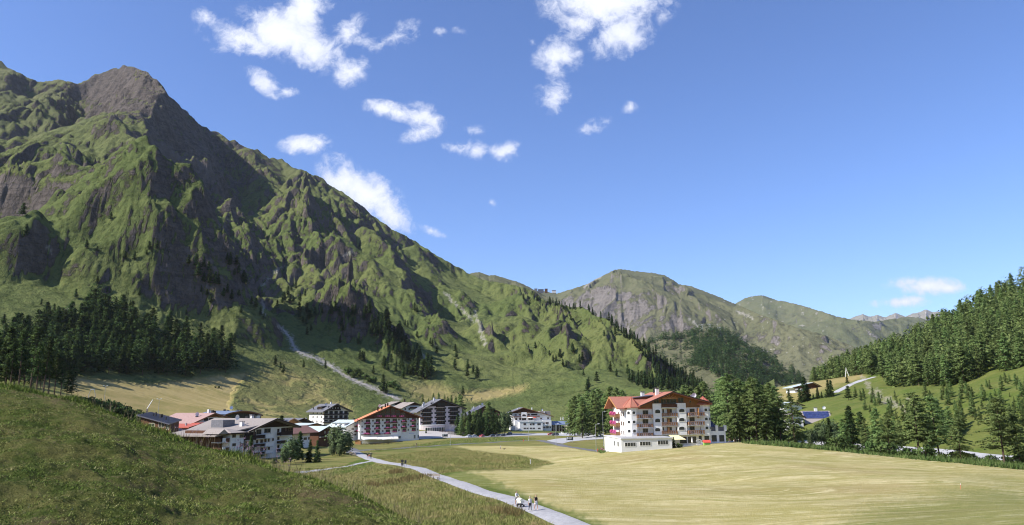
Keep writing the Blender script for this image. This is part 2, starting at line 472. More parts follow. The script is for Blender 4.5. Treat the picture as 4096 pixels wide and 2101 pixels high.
far = rows > 470
fx_, fy_ = GX[:, far], GY[:, far]
zm = HZ[:, far].copy()
uu, _vv = project(fx_, fy_, zm)
crest_r = np.interp(uu, [c[0] for c in CREST], [c[2] for c in CREST])
foot_r = np.interp(uu, fu, fr)
k_up = (np.hypot(fx_, fy_) - foot_r) / (crest_r - foot_r)          # 0 at the foot, 1 at the crest
leftside = smooth(uu, 745, 700)
wx = fx_ + 26 * fbm(fx_ / 150, fy_ / 150, 3, 21) + 9 * fbm(fx_ / 40, fy_ / 40, 2, 25)
wy = fy_ + 26 * fbm(fx_ / 150, fy_ / 150, 3, 31) + 9 * fbm(fx_ / 40, fy_ / 40, 2, 35)
crestlock = smooth(np.abs(k_up - 1), 0.0, 0.10) * .85 + .15
dz = np.zeros_like(zm)
for (pts, amp, wl, wr) in RIDGES:
    amp = amp * (1.3 if pts[0][0] < 225 else 1.45); wr = wr * .72
    L = world_line(pts)
    if len(L) < 2:
        continue
    lo, hi_ = L.min(0) - max(wl, wr) * 1.6 - 40, L.max(0) + max(wl, wr) * 1.6 + 40
    m = (wx > lo[0]) & (wx < hi_[0]) & (wy > lo[1]) & (wy < hi_[1])
    d, s, p = line_dist(wx[m], wy[m], L)
    sgn = np.clip(s / (d + 1e-6), -1, 1)
    wdt = wl + (wr - wl) * smooth(sgn, -.4, .4)
    q = np.clip(1 - d / (wdt * 1.25), 0, 1)
    end = smooth(p, -.05, .25) * smooth(p, 1.08, .62) * .9 + .1
    dz[m] = np.maximum(dz[m], 0) * 1.0 + np.where(dz[m] < 0, dz[m], 0) + np.maximum(amp * q ** 1.3 * end - np.maximum(dz[m], 0) * .55, 0)
for (pts, amp, wd) in GULLIES:
    L = world_line(pts)
    if len(L) < 2:
        continue
    lo, hi_ = L.min(0) - wd * 1.6 - 40, L.max(0) + wd * 1.6 + 40
    m = (wx > lo[0]) & (wx < hi_[0]) & (wy > lo[1]) & (wy < hi_[1])
    d, s, p = line_dist(wx[m], wy[m], L)
    q = np.clip(1 - d / (wd * 1.2), 0, 1)
    dz[m] -= amp * q ** 1.25 * (smooth(p, -.02, .12) * smooth(p, 1.05, .8))
for (pts, amp, rw, rd) in KNOBS:
    u0, v0 = pts[0]
    P = hit([u0], [v0], zbase, 420, 2500)[0]
    d = np.hypot((wx - P[0]) / rw, (wy - P[1]) / rd)
    dz += amp * 1.35 * np.clip(1 - d * d, 0, 1) ** .9
zm = zm + dz * crestlock * leftside + (5 + 16 * smooth(uu, 195, 215) * smooth(uu, 345, 320)) * np.abs(fbm(fx_ / 55, fy_ / 55, 3, 43)) * smooth(np.abs(k_up - 1), .12, .0) * leftside
# gullies on every scale, running down the slope
colsp = (cols[1] - cols[0]); 


def grid_grad(z, rr):
    da = np.gradient(z, axis=0) / colsp / rr
    dr = np.gradient(z, axis=1) / np.gradient(rr, axis=1)
    s, c = np.sin(CA[:, far]), np.cos(CA[:, far])
    return da * c + dr * s, -da * s + dr * c          # d/dx, d/dy


RRf = RR[:, far]
for _ in range(14):                     # scree angle: nothing stays steeper than rock can stand
    gx_, gy_ = grid_grad(zm, RRf)
    st_ = smooth(np.hypot(gx_, gy_), .85, 1.5) * leftside * .5
    av_ = (np.roll(zm, 2, 0) + np.roll(zm, -2, 0) + np.roll(zm, 1, 1) + np.roll(zm, -1, 1)) / 4
    st_[:3] = 0; st_[-3:] = 0; st_[:, :2] = 0; st_[:, -2:] = 0
    zm = zm + (av_ - zm) * st_
gx_, gy_ = grid_grad(zm, RRf)
for _ in range(3):
    gx_ = (gx_ + np.roll(gx_, 3, 0) + np.roll(gx_, -3, 0) + np.roll(gx_, 4, 1) + np.roll(gx_, -4, 1)) / 5
    gy_ = (gy_ + np.roll(gy_, 3, 0) + np.roll(gy_, -3, 0) + np.roll(gy_, 4, 1) + np.roll(gy_, -4, 1)) / 5
mtn = smooth(k_up, 0.03, 0.24) * leftside
er_h = np.zeros_like(zm); ex_ = np.zeros_like(zm); ey_ = np.zeros_like(zm)
amp, freq = 1.0, 1 / 135.0
for o_ in range(5):
    ddx, ddy = (-gy_ - ey_ * .9) * 1.25, (gx_ + ex_ * .9) * 1.25
    e, vx, vy = erosion(fx_ * freq, fy_ * freq, ddx, ddy)
    er_h += (e if o_ < 1 else 1.7 * np.abs(e) - .62) * amp; ex_ += vx * amp; ey_ += vy * amp
    amp *= .60; freq *= 2.05
variety = .45 + .9 * smooth(fbm(fx_ / 260, fy_ / 260, 2, 77), -.5, .6)
rough = ridged(fx_ / 46, fy_ / 46, 4, 40, .55)
zm = zm + er_h * 10.5 * mtn * variety * (crestlock * .7 + .3) + ridged(wx / 75, wy / 75, 4, 91, .55) * 9 * smooth(np.hypot((uu - 140) / 95, (_vv - 105) / 60), 1.2, .6) * (crestlock * .6 + .4) * leftside + (rough - .6) * 4.2 * mtn * smooth(np.hypot(gx_, gy_), .62, 1.0) * (crestlock * .6 + .4)
zm = zm + fbm(fx_ / 60, fy_ / 60, 3, 50) * 1.6 * smooth(k_up, .02, .25) * leftside
_ct = np.array([float(_az(c[0], c[1])[1]) for c in CREST])
lim = RRf * (np.interp(uu, [c[0] for c in CREST], _ct) + (.0016 + .0034 * smooth(uu, 195, 215) * smooth(uu, 345, 320) + .0028 * smooth(uu, 75, 95) * smooth(uu, 200, 180)) * perlin(uu / 6.5, uu * 0 + .5, 9) + .0010 * perlin(uu / 1.9, uu * 0 + .5, 10))
zm = np.where(leftside > .5, np.minimum(zm, lim), zm)
HZ[:, far] = zm
# low bumps everywhere
nearm = ~far
HZ[:, nearm] += fbm(GX[:, nearm] / 34, GY[:, nearm] / 34, 3, 60) * .42 * smooth(RR[:, nearm], 60, 110) * smooth(RR[:, nearm], 470, 400)
# meadow swells on the mown field
sw = perlin(GX[:, nearm] / 14 + .25 * GY[:, nearm] / 14, GY[:, nearm] / 9, 66) * .22 + perlin(GX[:, nearm] / 40, GY[:, nearm] / 22, 67) * .6
uN, vN = project(GX[:, nearm], GY[:, nearm], HZ[:, nearm])
HZ[:, nearm] += sw * smooth(RR[:, nearm], 70, 90) * smooth(uN, 560, 700) * smooth(RR[:, nearm], 215, 170)
# the right-hand hillside
HZ += (fbm(GX / 55, GY / 55, 4, 70) * 3.2 + ridged(GX / 25, GY / 25, 3, 74) * .7) * smooth(GX / RR, .38, .5) * smooth(RR, 285, 340)


def zland(x, y):
    r = np.hypot(x, y); a = np.arctan2(x, y)
    fa = np.clip((a - cols[0]) / colsp, 0, NCOL - 1.001)
    fb = np.clip(np.interp(r, rows, np.arange(NROW)), 0, NROW - 1.001)
    ia, ib = fa.astype(int), fb.astype(int); ta, tb = fa - ia, fb - ib
    return (HZ[ia, ib] * (1 - ta) * (1 - tb) + HZ[ia + 1, ib] * ta * (1 - tb) + HZ[ia, ib + 1] * (1 - ta) * tb + HZ[ia + 1, ib + 1] * ta * tb)


def ground(u, v, r0=60, r1=2500):
    return hit(u, v, zland, r0, r1)

# ------------------------------------------------------------------ mesh and material helpers
def mesh_np(name, V, F, smooth_=False, attrs=None, mats=(), midx=None):
    V = np.asarray(V, np.float32); F = np.asarray(F, np.int32)
    me = bpy.data.meshes.new(name)
    k = F.shape[1]
    me.vertices.add(len(V)); me.vertices.foreach_set('co', V.ravel())
    me.loops.add(F.size); me.loops.foreach_set('vertex_index', F.ravel())
    me.polygons.add(len(F))
    me.polygons.foreach_set('loop_start', np.arange(0, F.size, k, dtype=np.int32))
    try:
        me.polygons.foreach_set('loop_total', np.full(len(F), k, np.int32))
    except Exception:
        pass
    if midx is not None:
        me.polygons.foreach_set('material_index', np.asarray(midx, np.int32))
    me.update(calc_edges=True)
    if smooth_:
        me.polygons.foreach_set('use_smooth', np.ones(len(F), bool))
    for n, a in (attrs or {}).items():
        at = me.attributes.new(n, 'FLOAT', 'POINT')
        at.data.foreach_set('value', np.asarray(a, np.float32).ravel())
    for m in mats:
        me.materials.append(m)
    return me


def link(name, me, parent=None, **props):
    o = bpy.data.objects.new(name, me)
    COL.objects.link(o)
    if parent is not None:
        o.parent = parent
    for k, v in props.items():
        if v is not None:
            o[k] = v
    return o


def grid_faces(ni, nj, keep=None):
    i, j = np.meshgrid(np.arange(ni - 1), np.arange(nj - 1), indexing='ij')
    a = i * nj + j
    F = np.stack([a, a + nj, a + nj + 1, a + 1], -1)[...]
    F = F.reshape(-1, 4) if keep is None else F[keep]
    return F


def compact(V, F, attrs):
    used = np.zeros(len(V), bool); used[F.ravel()] = True
    idx = np.cumsum(used) - 1
    return V[used], idx[F], {k: a.ravel()[used] for k, a in attrs.items()}


def new_mat(name):
    m = bpy.data.materials.new(name)
    m.use_nodes = True
    m.node_tree.nodes.clear()
    n = NT(m.node_tree)
    out = n.n('ShaderNodeOutputMaterial')
    b = n.n('ShaderNodeBsdfPrincipled')
    m.node_tree.links.new(b.outputs[0], out.inputs[0])
    b.inputs['Roughness'].default_value = .9
    b.inputs['Specular IOR Level'].default_value = .15
    return m, n, b


def bump(n, b, h, strength, dist):
    nd = n.n('ShaderNodeBump')
    nd.inputs['Strength'].default_value = strength; nd.inputs['Distance'].default_value = dist
    n.put(nd.inputs['Height'], h)
    n.put(b.inputs['Normal'], nd.outputs[0])


# ------------------------------------------------------------------ land materials
def mountain_mat(name, grass, grass2, rock, rock2, thr=.76, sc_=1.0, scree=(.36, .33, .30)):
    m, n, b = new_mat(name)
    geo = n.n('ShaderNodeNewGeometry')
    P = geo.outputs['Position']
    nz = n.sep(geo.outputs['Normal'])[2]
    big = n.noise(P, .006 * sc_, 5, .6)
    med = n.noise(P, .035 * sc_, 6, .65)
    fine = n.noise(P, .22 * sc_, 5, .7)
    strata = n.m('ADD', n.m('MULTIPLY', n.noise(n.mapping(P, scale=(.11 * sc_, .11 * sc_, .02 * sc_)), 1.0, 6, .72), .62), n.m('MULTIPLY', n.noise(n.mapping(P, rot=(.5, .3, 0), scale=(.03 * sc_, .03 * sc_, .22 * sc_)), 1.0, 4, .7), .38))
    k = n.m('ADD', nz, n.m('ADD', n.m('MULTIPLY', n.m('SUBTRACT', med, .5), .58), n.m('MULTIPLY', n.m('SUBTRACT', fine, .5), .46)))
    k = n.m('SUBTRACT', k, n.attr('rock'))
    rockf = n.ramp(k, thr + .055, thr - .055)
    g = n.mix(n.ramp(big, .35, .65), grass, grass2)
    g = n.mix(n.ramp(n.noise(P, .08 * sc_, 6, .75), .47, .66), g, tuple(c * .58 for c in grass))
    g = n.mix(n.m('MULTIPLY', n.ramp(fine, .5, .75), .45), g, (grass2[0] * 1.5, grass2[1] * 1.28, grass2[2] * 1.3))
    g = n.mix(n.attr('alt'), g, n.mix(n.ramp(med, .35, .65), (.104, .112, .050), (.142, .136, .072)))
    dry = n.mix(n.ramp(n.noise(P, .05 * sc_, 5, .7), .35, .65), (.345, .268, .115), (.25, .215, .078))
    stripes = n.noise(n.mapping(P, rot=(0, 0, -.35), scale=(.03, .22, .05)), 1.0, 4, .6)
    dry = n.mix(n.ramp(stripes, .45, .62), dry, (.36, .285, .125))
    g = n.mix(n.attr('dry'), g, dry)
    r = n.mix(n.ramp(strata, .38, .62), rock, rock2)
    r = n.mix(n.m('MULTIPLY', n.ramp(fine, .48, .7), .6), r, tuple(c * .5 for c in rock))
    r = n.mix(n.m('MULTIPLY', n.ramp(big, .5, .72), .5), r, tuple(c * 1.35 for c in rock2))
    c = n.mix(rockf, g, r)
    sf = n.m('MULTIPLY', n.attr('debris'), n.ramp(n.m('ADD', fine, n.m('MULTIPLY', n.attr('debris'), .35)), .55, .75))
    c = n.mix(sf, c, scree)
    n.put(b.inputs['Base Color'], c)
    b.inputs['Roughness'].default_value = .95; b.inputs['Specular IOR Level'].default_value = .05
    hgt = n.m('ADD', n.m('MULTIPLY', med, 1.2), n.m('ADD', n.m('MULTIPLY', fine, .5), n.m('MULTIPLY', strata, n.m('MULTIPLY', rockf, 2.2))))
    bump(n, b, n.m('MULTIPLY', hgt, n.m('SUBTRACT', 1.0, n.m('MULTIPLY', n.attr('dry'), .85))), .75, 7.0 / sc_)
    return m


M_MTN = mountain_mat('mountain_rock_and_grass', (.098, .126, .040), (.132, .149, .052), (.080, .066, .058), (.150, .126, .110), .595)
M_MTN_B = mountain_mat('far_mountain_rock', (.118, .122, .066), (.148, .146, .082), (.150, .132, .118), (.225, .200, .180), .665, .45)
M_MTN_C = mountain_mat('farther_mountain_grass', (.11, .125, .062), (.145, .15, .08), (.21, .19, .175), (.30, .275, .25), .66, .3)
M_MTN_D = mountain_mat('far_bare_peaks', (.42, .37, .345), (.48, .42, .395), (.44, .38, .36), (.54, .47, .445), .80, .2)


def meadow_mat():
    m, n, b = new_mat('meadow_grass')
    P = n.n('ShaderNodeNewGeometry').outputs['Position']
    # mown field: swaths of straw drying in curved lines
    wv = n.vm('ADD', P, n.vm('SCALE', n.vm('SUBTRACT', n.noise(P, .018, 2, .5, col=True), (.5, .5, .5)), scale=34.0))
    s1 = n.noise(n.mapping(wv, rot=(0, 0, -.10), scale=(.055, .34, .1)), 1.0, 6, .66)
    s2 = n.noise(n.mapping(wv, rot=(0, 0, -.22), scale=(.22, 1.0, .2)), 1.0, 6, .72)
    med = n.noise(P, .07, 5, .6)
    fine = n.noise(P, 1.6, 5, .75)
    fine2 = n.noise(P, .55, 5, .7)
    sw = n.m('ADD', n.m('MULTIPLY', s1, .6), n.m('ADD', n.m('MULTIPLY', s2, .45), n.m('MULTIPLY', n.m('SUBTRACT', fine, .5), .30)))
    mown = n.mix(n.ramp(med, .3, .7), (.335, .296, .104), (.405, .342, .138))
    mown = n.mix(n.m('MULTIPLY', n.ramp(sw, .50, .66), n.ramp(n.noise(P, .045, 3, .6), .3, .6)), mown, (.55, .47, .245))
    mown = n.mix(n.m('MULTIPLY', n.ramp(sw, .50, .40), .8), mown, (.265, .265, .080))
    mown = n.mix(n.m('MULTIPLY', n.ramp(n.noise(P, .03, 4, .6), .52, .68), .5), mown, (.34, .255, .115))
    for rot_, sa, sb in ((-.06, .016, .62), (-.30, .02, .42)):
        s3 = n.noise(n.mapping(wv, rot=(0, 0, rot_), scale=(sa, sb, .1)), 1.0, 2, .5)
        ln_ = n.ramp(n.m('ABSOLUTE', n.m('SUBTRACT', s3, .5)), .030, .004)
        mown = n.mix(n.m('MULTIPLY', n.m('MULTIPLY', ln_, n.ramp(n.noise(P, .35, 4, .7), .38, .6)), .75), mown, (.62, .54, .30))
    mown = n.mix(n.m('MULTIPLY', n.ramp(fine, .55, .8), .35), mown, (.15, .13, .045))
    # standing meadow: green, russet and straw seed heads
    t1 = n.noise(n.mapping(wv, rot=(0, 0, -.3), scale=(.045, .16, .1)), 1.0, 5, .65)
    tall = n.mix(n.ramp(t1, .36, .62), (.140, .160, .042), (.240, .210, .076))
    tall = n.mix(n.m('MULTIPLY', n.ramp(n.noise(P, .11, 5, .7), .52, .7), .7), tall, (.185, .125, .058))
    tall = n.mix(n.m('MULTIPLY', n.ramp(fine2, .5, .75), .55), tall, (.23, .205, .085))
    tall = n.mix(n.m('MULTIPLY', n.ramp(fine, .52, .8), .6), tall, (.05, .07, .015))
    lush = n.mix(n.ramp(fine2, .3, .7), (.055, .100, .014), (.105, .150, .028))
    g = n.mix(n.attr('mown'), tall, mown)
    g = n.mix(n.attr('lush'), g, lush)
    dry = n.mix(n.ramp(n.noise(P, .05, 5, .7), .35, .65), (.345, .268, .115), (.25, .215, .078))
    g = n.mix(n.attr('dry'), g, dry)
    sf = n.m('MULTIPLY', n.attr('debris'), n.ramp(n.m('ADD', fine2, n.m('MULTIPLY', n.attr('debris'), .3)), .5, .75))
    g = n.mix(sf, g, n.mix(n.ramp(fine, .3, .7), (.30, .26, .21), (.42, .37, .31)))
    n.put(b.inputs['Base Color'], g)
    b.inputs['Specular IOR Level'].default_value = .05
    h = n.m('ADD', n.m('MULTIPLY', n.noise(P, 2.6, 4, .8), .6), n.m('MULTIPLY', s2, .45))
    bump(n, b, h, .8, .5)
    return m


M_MEADOW = meadow_mat()


# ------------------------------------------------------------------ what grows where (ground cover kept as attributes; rock partly keyed to the sun)
def blur_mask(U, V_, poly, amp=3.0, seed=1, soft=None):
    """share of the spot that lies inside the outline; the edge is ragged and soft"""
    soft = amp * .8 if soft is None else soft
    p = np.array(poly); lo, hi_ = p.min(0) - amp * 3 - soft * 2, p.max(0) + amp * 3 + soft * 2
    m = (U > lo[0]) & (U < hi_[0]) & (V_ > lo[1]) & (V_ < hi_[1])
    u, v = U[m], V_[m]
    u = u + amp * fbm(u / 9, v / 5, 3, seed); v = v + amp * .45 * fbm(u / 9 + 50, v / 5, 3, seed + 5)
    acc = np.zeros(u.shape)
    for k in range(8):
        th = k * 2.4; rr_ = soft * math.sqrt((k + .5) / 8)
        acc += inpoly(u + rr_ * math.cos(th), v + rr_ * .5 * math.sin(th), poly)
    out = np.zeros(U.shape); out[m] = acc / 8
    return out


UG, VG = project(GX, GY, HZ)
mown = blur_mask(UG, VG, [(430, 477.5), (470, 471), (530, 470), (556, 463), (520, 455), (480, 451), (452, 446.5), (490, 444), (537, 442), (560, 446), (600, 453), (625, 451), (680, 446), (745, 441), (830, 448), (900, 456), (1170, 480), (1200, 640), (590, 640), (594, 525), (545, 505), (500, 489)], 2.0, 81)
mown *= (RR < 330)
lush = blur_mask(UG, VG, [(840, 530), (850, 515), (890, 503), (935, 495), (985, 480), (1040, 488), (1100, 560), (830, 560)], 14, 85, 30) * .45 * (RR < 200)
lush += blur_mask(UG, VG, [(335, 470), (352, 462), (365, 458), (376, 463), (350, 472), (318, 480)], 1.0, 88) * (RR < 330) * .85
lush += blur_mask(UG, VG, [(445, 446), (540, 439), (500, 436.5), (455, 439.5), (380, 450), (365, 453)], 1.5, 89) * (RR > 230) * .8
lush = np.maximum(lush, smooth(UG, 790, 830) * smooth(RR, 262, 285) * np.clip(.38 + .5 * fbm(GX / 18, GY / 18, 4, 104), .05, .85))
lush = np.maximum(lush, smooth(VG, 472, 462) * smooth(UG, 735, 760) * smooth(RR, 228, 240) * .6)
path_line = [(600, 530), (590, 525), (565, 517), (542, 509), (520, 499), (500, 490), (480, 482), (460, 477), (440, 473)]
edge = line_dist(UG, VG, np.array(path_line))[0]
lush = np.maximum(lush, smooth(edge + 4 * fbm(UG / 7, VG / 4, 2, 90), 11, 3) * .65 * (RR < 170))
dry = blur_mask(UG, VG, [(66, 376), (150, 384), (250, 372), (232, 395), (228, 417), (130, 414), (66, 400)], 2.5, 91, 4) * (RR > 330)
fan = blur_mask(UG, VG, [(250, 372), (275, 362), (320, 372), (345, 392), (352, 418), (225, 420), (234, 393)], 7, 92, 14) * (RR > 330)
dry = np.maximum(dry * 1.0, fan * (.22 + .5 * smooth(fbm(GX / 34, GY / 34, 5, 93, .6), -.3, .6)))
dry = np.maximum(dry, blur_mask(UG, VG, [(456, 392), (515, 388), (528, 384), (522, 391), (500, 397), (472, 402)], 3, 94, 5) * .9 * (RR > 330))
dry = np.maximum(dry, blur_mask(UG, VG, [(400, 382), (440, 384), (470, 400), (440, 410), (415, 397)], 5, 95, 10) * .65 * (RR > 330))
dry = np.maximum(dry, blur_mask(UG, VG, [(778, 388), (816, 379), (860, 373), (868, 377), (845, 384), (818, 392), (790, 402), (776, 402)], 4, 96, 6) * .9 * (RR > 330))
stream = np.array(c4((215, 485), (262, 515), (300, 560), (320, 610), (345, 655), (400, 690), (470, 715), (550, 750), (620, 785), (680, 830), (790, 890), (900, 935), (980, 970), (1120, 1030)))
sd = line_dist(UG, VG, stream)[0]
debris = smooth(sd + .8 * fbm(UG / 3, VG / 2, 2, 97), 1.9, .5) * (RR > 400)
debris = np.maximum(debris, .55 * smooth(sd + 3 * fbm(UG / 4, VG / 3, 3, 98), 5, 1.5) * (RR > 400))
for L_ in (c4((1700, 390), (1725, 470), (1740, 540), (1780, 620)), c4((1470, 230), (1560, 320), (1680, 430)), c4((100, 300), (95, 380), (110, 400)), c4((90, 170), (200, 60), (270, 20)), c5((0, 400), (30, 480), (80, 660)), c3((890, 990), (960, 950)), c2((300, 300), (350, 350)), c2((180, 1000), (470, 700)), c4((1300, 700), (1340, 740))):
    dd = line_dist(UG, VG, np.array(L_))[0]
    debris = np.maximum(debris, .62 * smooth(dd + 2.2 * fbm(UG / 4, VG / 4, 3, 99), 3.2, .6) * (RR > 470))
for L_, wd_ in ((((862, 377), (872, 388), (893, 402), (915, 418)), 3.2), (((905, 398), (922, 412), (930, 420)), 2.4), (((870, 391), (880, 401), (897, 408)), 2.6)):     # bare scars of the right slope
    dd = line_dist(UG, VG, np.array(L_))[0]
    debris = np.maximum(debris, .62 * smooth(dd + 3.2 * fbm(UG / 6, VG / 4, 3, 101), wd_, wd_ * .3) * (UG > 820) * (RR > 260))
rockb = np.zeros_like(HZ)
rockb += .045 * smooth(UG, 330, 250) * (RR > 600)
rockb += .27 * smooth(np.hypot((UG - 140) / 75, (VG - 88) / 36), 1.2, .4) * (RR > 900)          # the bare summit
rockb += .10 * smooth(np.hypot((UG - 205) / 50, (VG - 165) / 55), 1.2, .4) * (RR > 900)
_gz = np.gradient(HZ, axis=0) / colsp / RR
rockb += .13 * smooth(-_gz, .05, .75) * (RR > 480) - .15 * smooth(_gz, -.05, .5) * (RR > 480)  # real rock, but more on slopes away from sun: shade contrast in the colour
rockb -= .06 * smooth(UG, 330, 480) * (RR > 480)
rockb -= .30 * smooth(RR, 900, 600) * smooth(UG, 745, 720)
rockb -= .5 * smooth(UG, 735, 790)
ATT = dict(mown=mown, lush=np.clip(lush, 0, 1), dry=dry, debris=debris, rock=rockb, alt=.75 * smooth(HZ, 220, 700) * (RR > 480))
Vall = np.stack([GX, GY, HZ], -1).reshape(-1, 3)
jsplit = int(np.searchsorted(rows, 500))
iR = int(np.searchsorted(cols, float(_az(775, 400)[0])))
jr = int(np.searchsorted(rows, 262))
jfar = int(np.searchsorted(rows, 1000))
I_, J_ = np.meshgrid(np.arange(NCOL - 1), np.arange(NROW - 1), indexing='ij')
parts = {
    'meadow': ((J_ < jsplit) & (I_ < iR)) | ((J_ < jr) & (I_ >= iR)),
    'mountain': (J_ >= jsplit) & (I_ < iR),
    'hillside': (J_ >= jr) & (I_ >= iR) & (J_ < jfar),
}
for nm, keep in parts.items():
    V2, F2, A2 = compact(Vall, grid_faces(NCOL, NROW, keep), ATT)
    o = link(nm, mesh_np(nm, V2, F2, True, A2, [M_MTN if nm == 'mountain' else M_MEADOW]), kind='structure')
del Vall


# ------------------------------------------------------------------ mountains and hills farther up the valley
def far_land(name, skyline, r_crest, r_foot, v_foot, ncol, nrow, mat, seed, gul, wl, power=1.25, ridges=(), dark=None, back=.22):
    sk = np.array(skyline, float)
    a_s = np.array([float(_az(u, v)[0]) for u, v in sk]); t_s = np.array([float(_az(u, v)[1]) for u, v in sk])
    rc = np.interp(sk[:, 0], *np.array(r_crest, float).T)
    a = np.linspace(a_s[0], a_s[-1], ncol)
    # fine relief of the skyline itself
    tc_ = np.interp(a, a_s, t_s); rr_c = np.interp(a, a_s, rc)
    rf = np.interp(a, a_s, np.interp(sk[:, 0], *np.array(r_foot, float).T))
    tf = np.array([float(_az(512 + FPX * math.tan(x), v_foot)[1]) for x in a])
    s = np.concatenate([np.linspace(0, 1, nrow), 1 + np.linspace(.02, 1, nrow // 5) * back])
    A, S = np.meshgrid(a, s, indexing='ij')
    R = rf[:, None] + (rr_c - rf)[:, None] * S
    zf, zc = (tf * rf)[:, None], (tc_ * rr_c)[:, None]
    Z = zf + (zc - zf) * np.where(S <= 1, S ** power, 1 - (S - 1) * 1.5)
    X, Y = R * np.sin(A), R * np.cos(A)
    lock = smooth(np.abs(S - 1), 0, .30) * .94 + .06
    foot = smooth(S, .02, .2)
    wx, wy = X + wl * .2 * fbm(X / wl, Y / wl, 3, seed), Y + wl * .2 * fbm(X / wl, Y / wl, 3, seed + 9)
    def zf_(x, y):
        aa = np.arctan2(x, y); r = np.hypot(x, y)
        fa = np.clip((aa - a[0]) / (a[1] - a[0]), 0, ncol - 1.001); ia = fa.astype(int)
        ss = (r - rf[ia]) / (rr_c[ia] - rf[ia])
        return np.where(ss < 0, -1e4, zf[ia, 0] + (zc - zf)[ia, 0] * np.where(ss <= 1, np.clip(ss, 0, 1) ** power, 1 - (ss - 1) * 1.5))
    D = np.zeros_like(Z)
    for pts, amp, wlt, wrt in ridges:
        P = hit([p[0] for p in pts], [p[1] for p in pts], zf_, rf.min() * .95, rr_c.max() * 1.1)
        P = P[~np.isnan(P[:, 0])]
        if len(P) < 2:
            continue
        d, sd_, p_ = line_dist(wx, wy, P[:, :2])
        sg = np.clip(sd_ / (d + 1e-6), -1, 1)
        D += amp * np.clip(1 - d / (wlt + (wrt - wlt) * smooth(sg, -.4, .4)), 0, 1) ** 1.2
    Z = Z + D * lock
    dS = np.gradient(Z, axis=1) / np.gradient(R, axis=1); dA = np.gradient(Z, axis=0) / (a[1] - a[0]) / R
    sn, cs = np.sin(A), np.cos(A)
    gx, gy = dA * cs + dS * sn, -dA * sn + dS * cs
    eh = np.zeros_like(Z); ex = np.zeros_like(Z); ey = np.zeros_like(Z); am, fq = 1.0, 1 / wl
    for _ in range(5):
        e, vx, vy = erosion(X * fq, Y * fq, (-gy - ey * .8) * 1.4, (gx + ex * .8) * 1.4)
        eh += e * am; ex += vx * am; ey += vy * am; am *= .5; fq *= 2.05
    Z = Z + (eh * gul + ridged(X / (wl * .22), Y / (wl * .22), 4, seed + 3) * gul * .13) * lock * foot
    Z = np.minimum(Z, R * (tc_[:, None] + .0007 * perlin(a * 400, a * 0 + .5, seed)[:, None]))
    U, V_ = project(X, Y, Z)
    att = dict(rock=np.zeros_like(Z), dry=np.zeros_like(Z), debris=np.zeros_like(Z), alt=.6 * smooth(Z, 150, 600))
    if dark is not None:
        dark(att, U, V_, X, Y)
    n2 = len(s)
    o = link(name, mesh_np(name, np.stack([X, Y, Z], -1).reshape(-1, 3), grid_faces(ncol, n2), True, att, [mat]), kind='structure')
    def zfin(x, y):
        aa = np.arctan2(x, y); r = np.hypot(x, y)
        fa = np.clip((aa - a[0]) / (a[1] - a[0]), 0, ncol - 1.001); ia = fa.astype(int); ta = fa - ia
        out = 0
        for k, wgt in ((0, 1 - ta), (1, ta)):
            q = ia + k
            ss = (r - rf[q]) / (rr_c[q] - rf[q])
            fs = np.clip(np.interp(ss, s, np.arange(n2)), 0, n2 - 1.001); js = fs.astype(int); ts = fs - js
            out = out + wgt * np.where(ss < 0, -1e4, Z[q, js] * (1 - ts) + Z[q, js + 1] * ts)
        return out
    return zfin


def att_b(att, U, V_, X, Y):
    att['rock'] += .15 * smooth(np.hypot((U - 612) / 48, (V_ - 312) / 34), 1.15, .5) + .07 * smooth(np.hypot((U - 664) / 26, (V_ - 290) / 20), 1.1, .4) - .06
    for L_ in (((600, 276), (585, 287)), ((690, 318), (700, 330)), ((737, 311), (752, 318))):
        att['debris'] = np.maximum(att['debris'], .6 * smooth(line_dist(U, V_, np.array(L_))[0] + 2 * fbm(U / 3, V_ / 3, 3, 111), 2.5, .5))
    att['debris'] = np.maximum(att['debris'], .75 * smooth(fbm(U / 5, V_ / 3, 3, 112), .62, .85) * smooth(U, 690, 720))


def att_c(att, U, V_, X, Y):
    att['debris'] = .75 * smooth(fbm(U / 5, V_ / 3, 3, 115), .5, .8) * smooth(U, 880, 800)
    att['rock'] -= .04


far_land('mountain', [(465, 276), (471, 273), (480, 272.2), (489, 275.5), (495, 275), (505, 278), (509, 279.5), (517, 281.5), (524, 284.5), (535, 290), (552, 300), (570, 310)],
         [(465, 2600), (570, 2350)], [(465, 2150), (570, 2000)], 312, 150, 60, M_MTN_B, 200, 12, 110, .9)
far_land('mountain', [(490, 300), (517, 292), (533, 290), (541.6, 291), (557, 293.5), (572.7, 288.6), (588.6, 283.6), (596.5, 278.8), (604.5, 274.6), (614.4, 269.9), (620.4, 268.9), (632, 270.8), (652, 272.8), (664, 275), (674, 280.5),
                      (679, 284.2), (692, 286.5), (708, 292.5), (735.7, 304), (755.6, 312.6), (779.5, 321), (795, 327), (819, 333.5), (835, 339), (855, 347), (865, 352), (880, 362), (900, 374)],
         [(490, 4300), (620, 4300), (735, 4000), (819, 3500), (900, 3000)], [(490, 2700), (900, 2300)], 384, 460, 190, M_MTN_B, 210, 30, 520, 1.3,
         ridges=[(((604, 276), (598, 292), (604, 308), (612, 326)), 90, 320, 190), (((622, 271), (628, 290), (640, 310), (655, 330)), 90, 300, 200), (((662, 276), (672, 296), (690, 318), (700, 336)), 100, 350, 220),
                 (((735, 306), (760, 330), (790, 350)), 90, 380, 260), (((790, 328), (815, 345), (828, 362)), 70, 300, 220), (((580, 290), (582, 305)), 60, 200, 150)], dark=att_b)
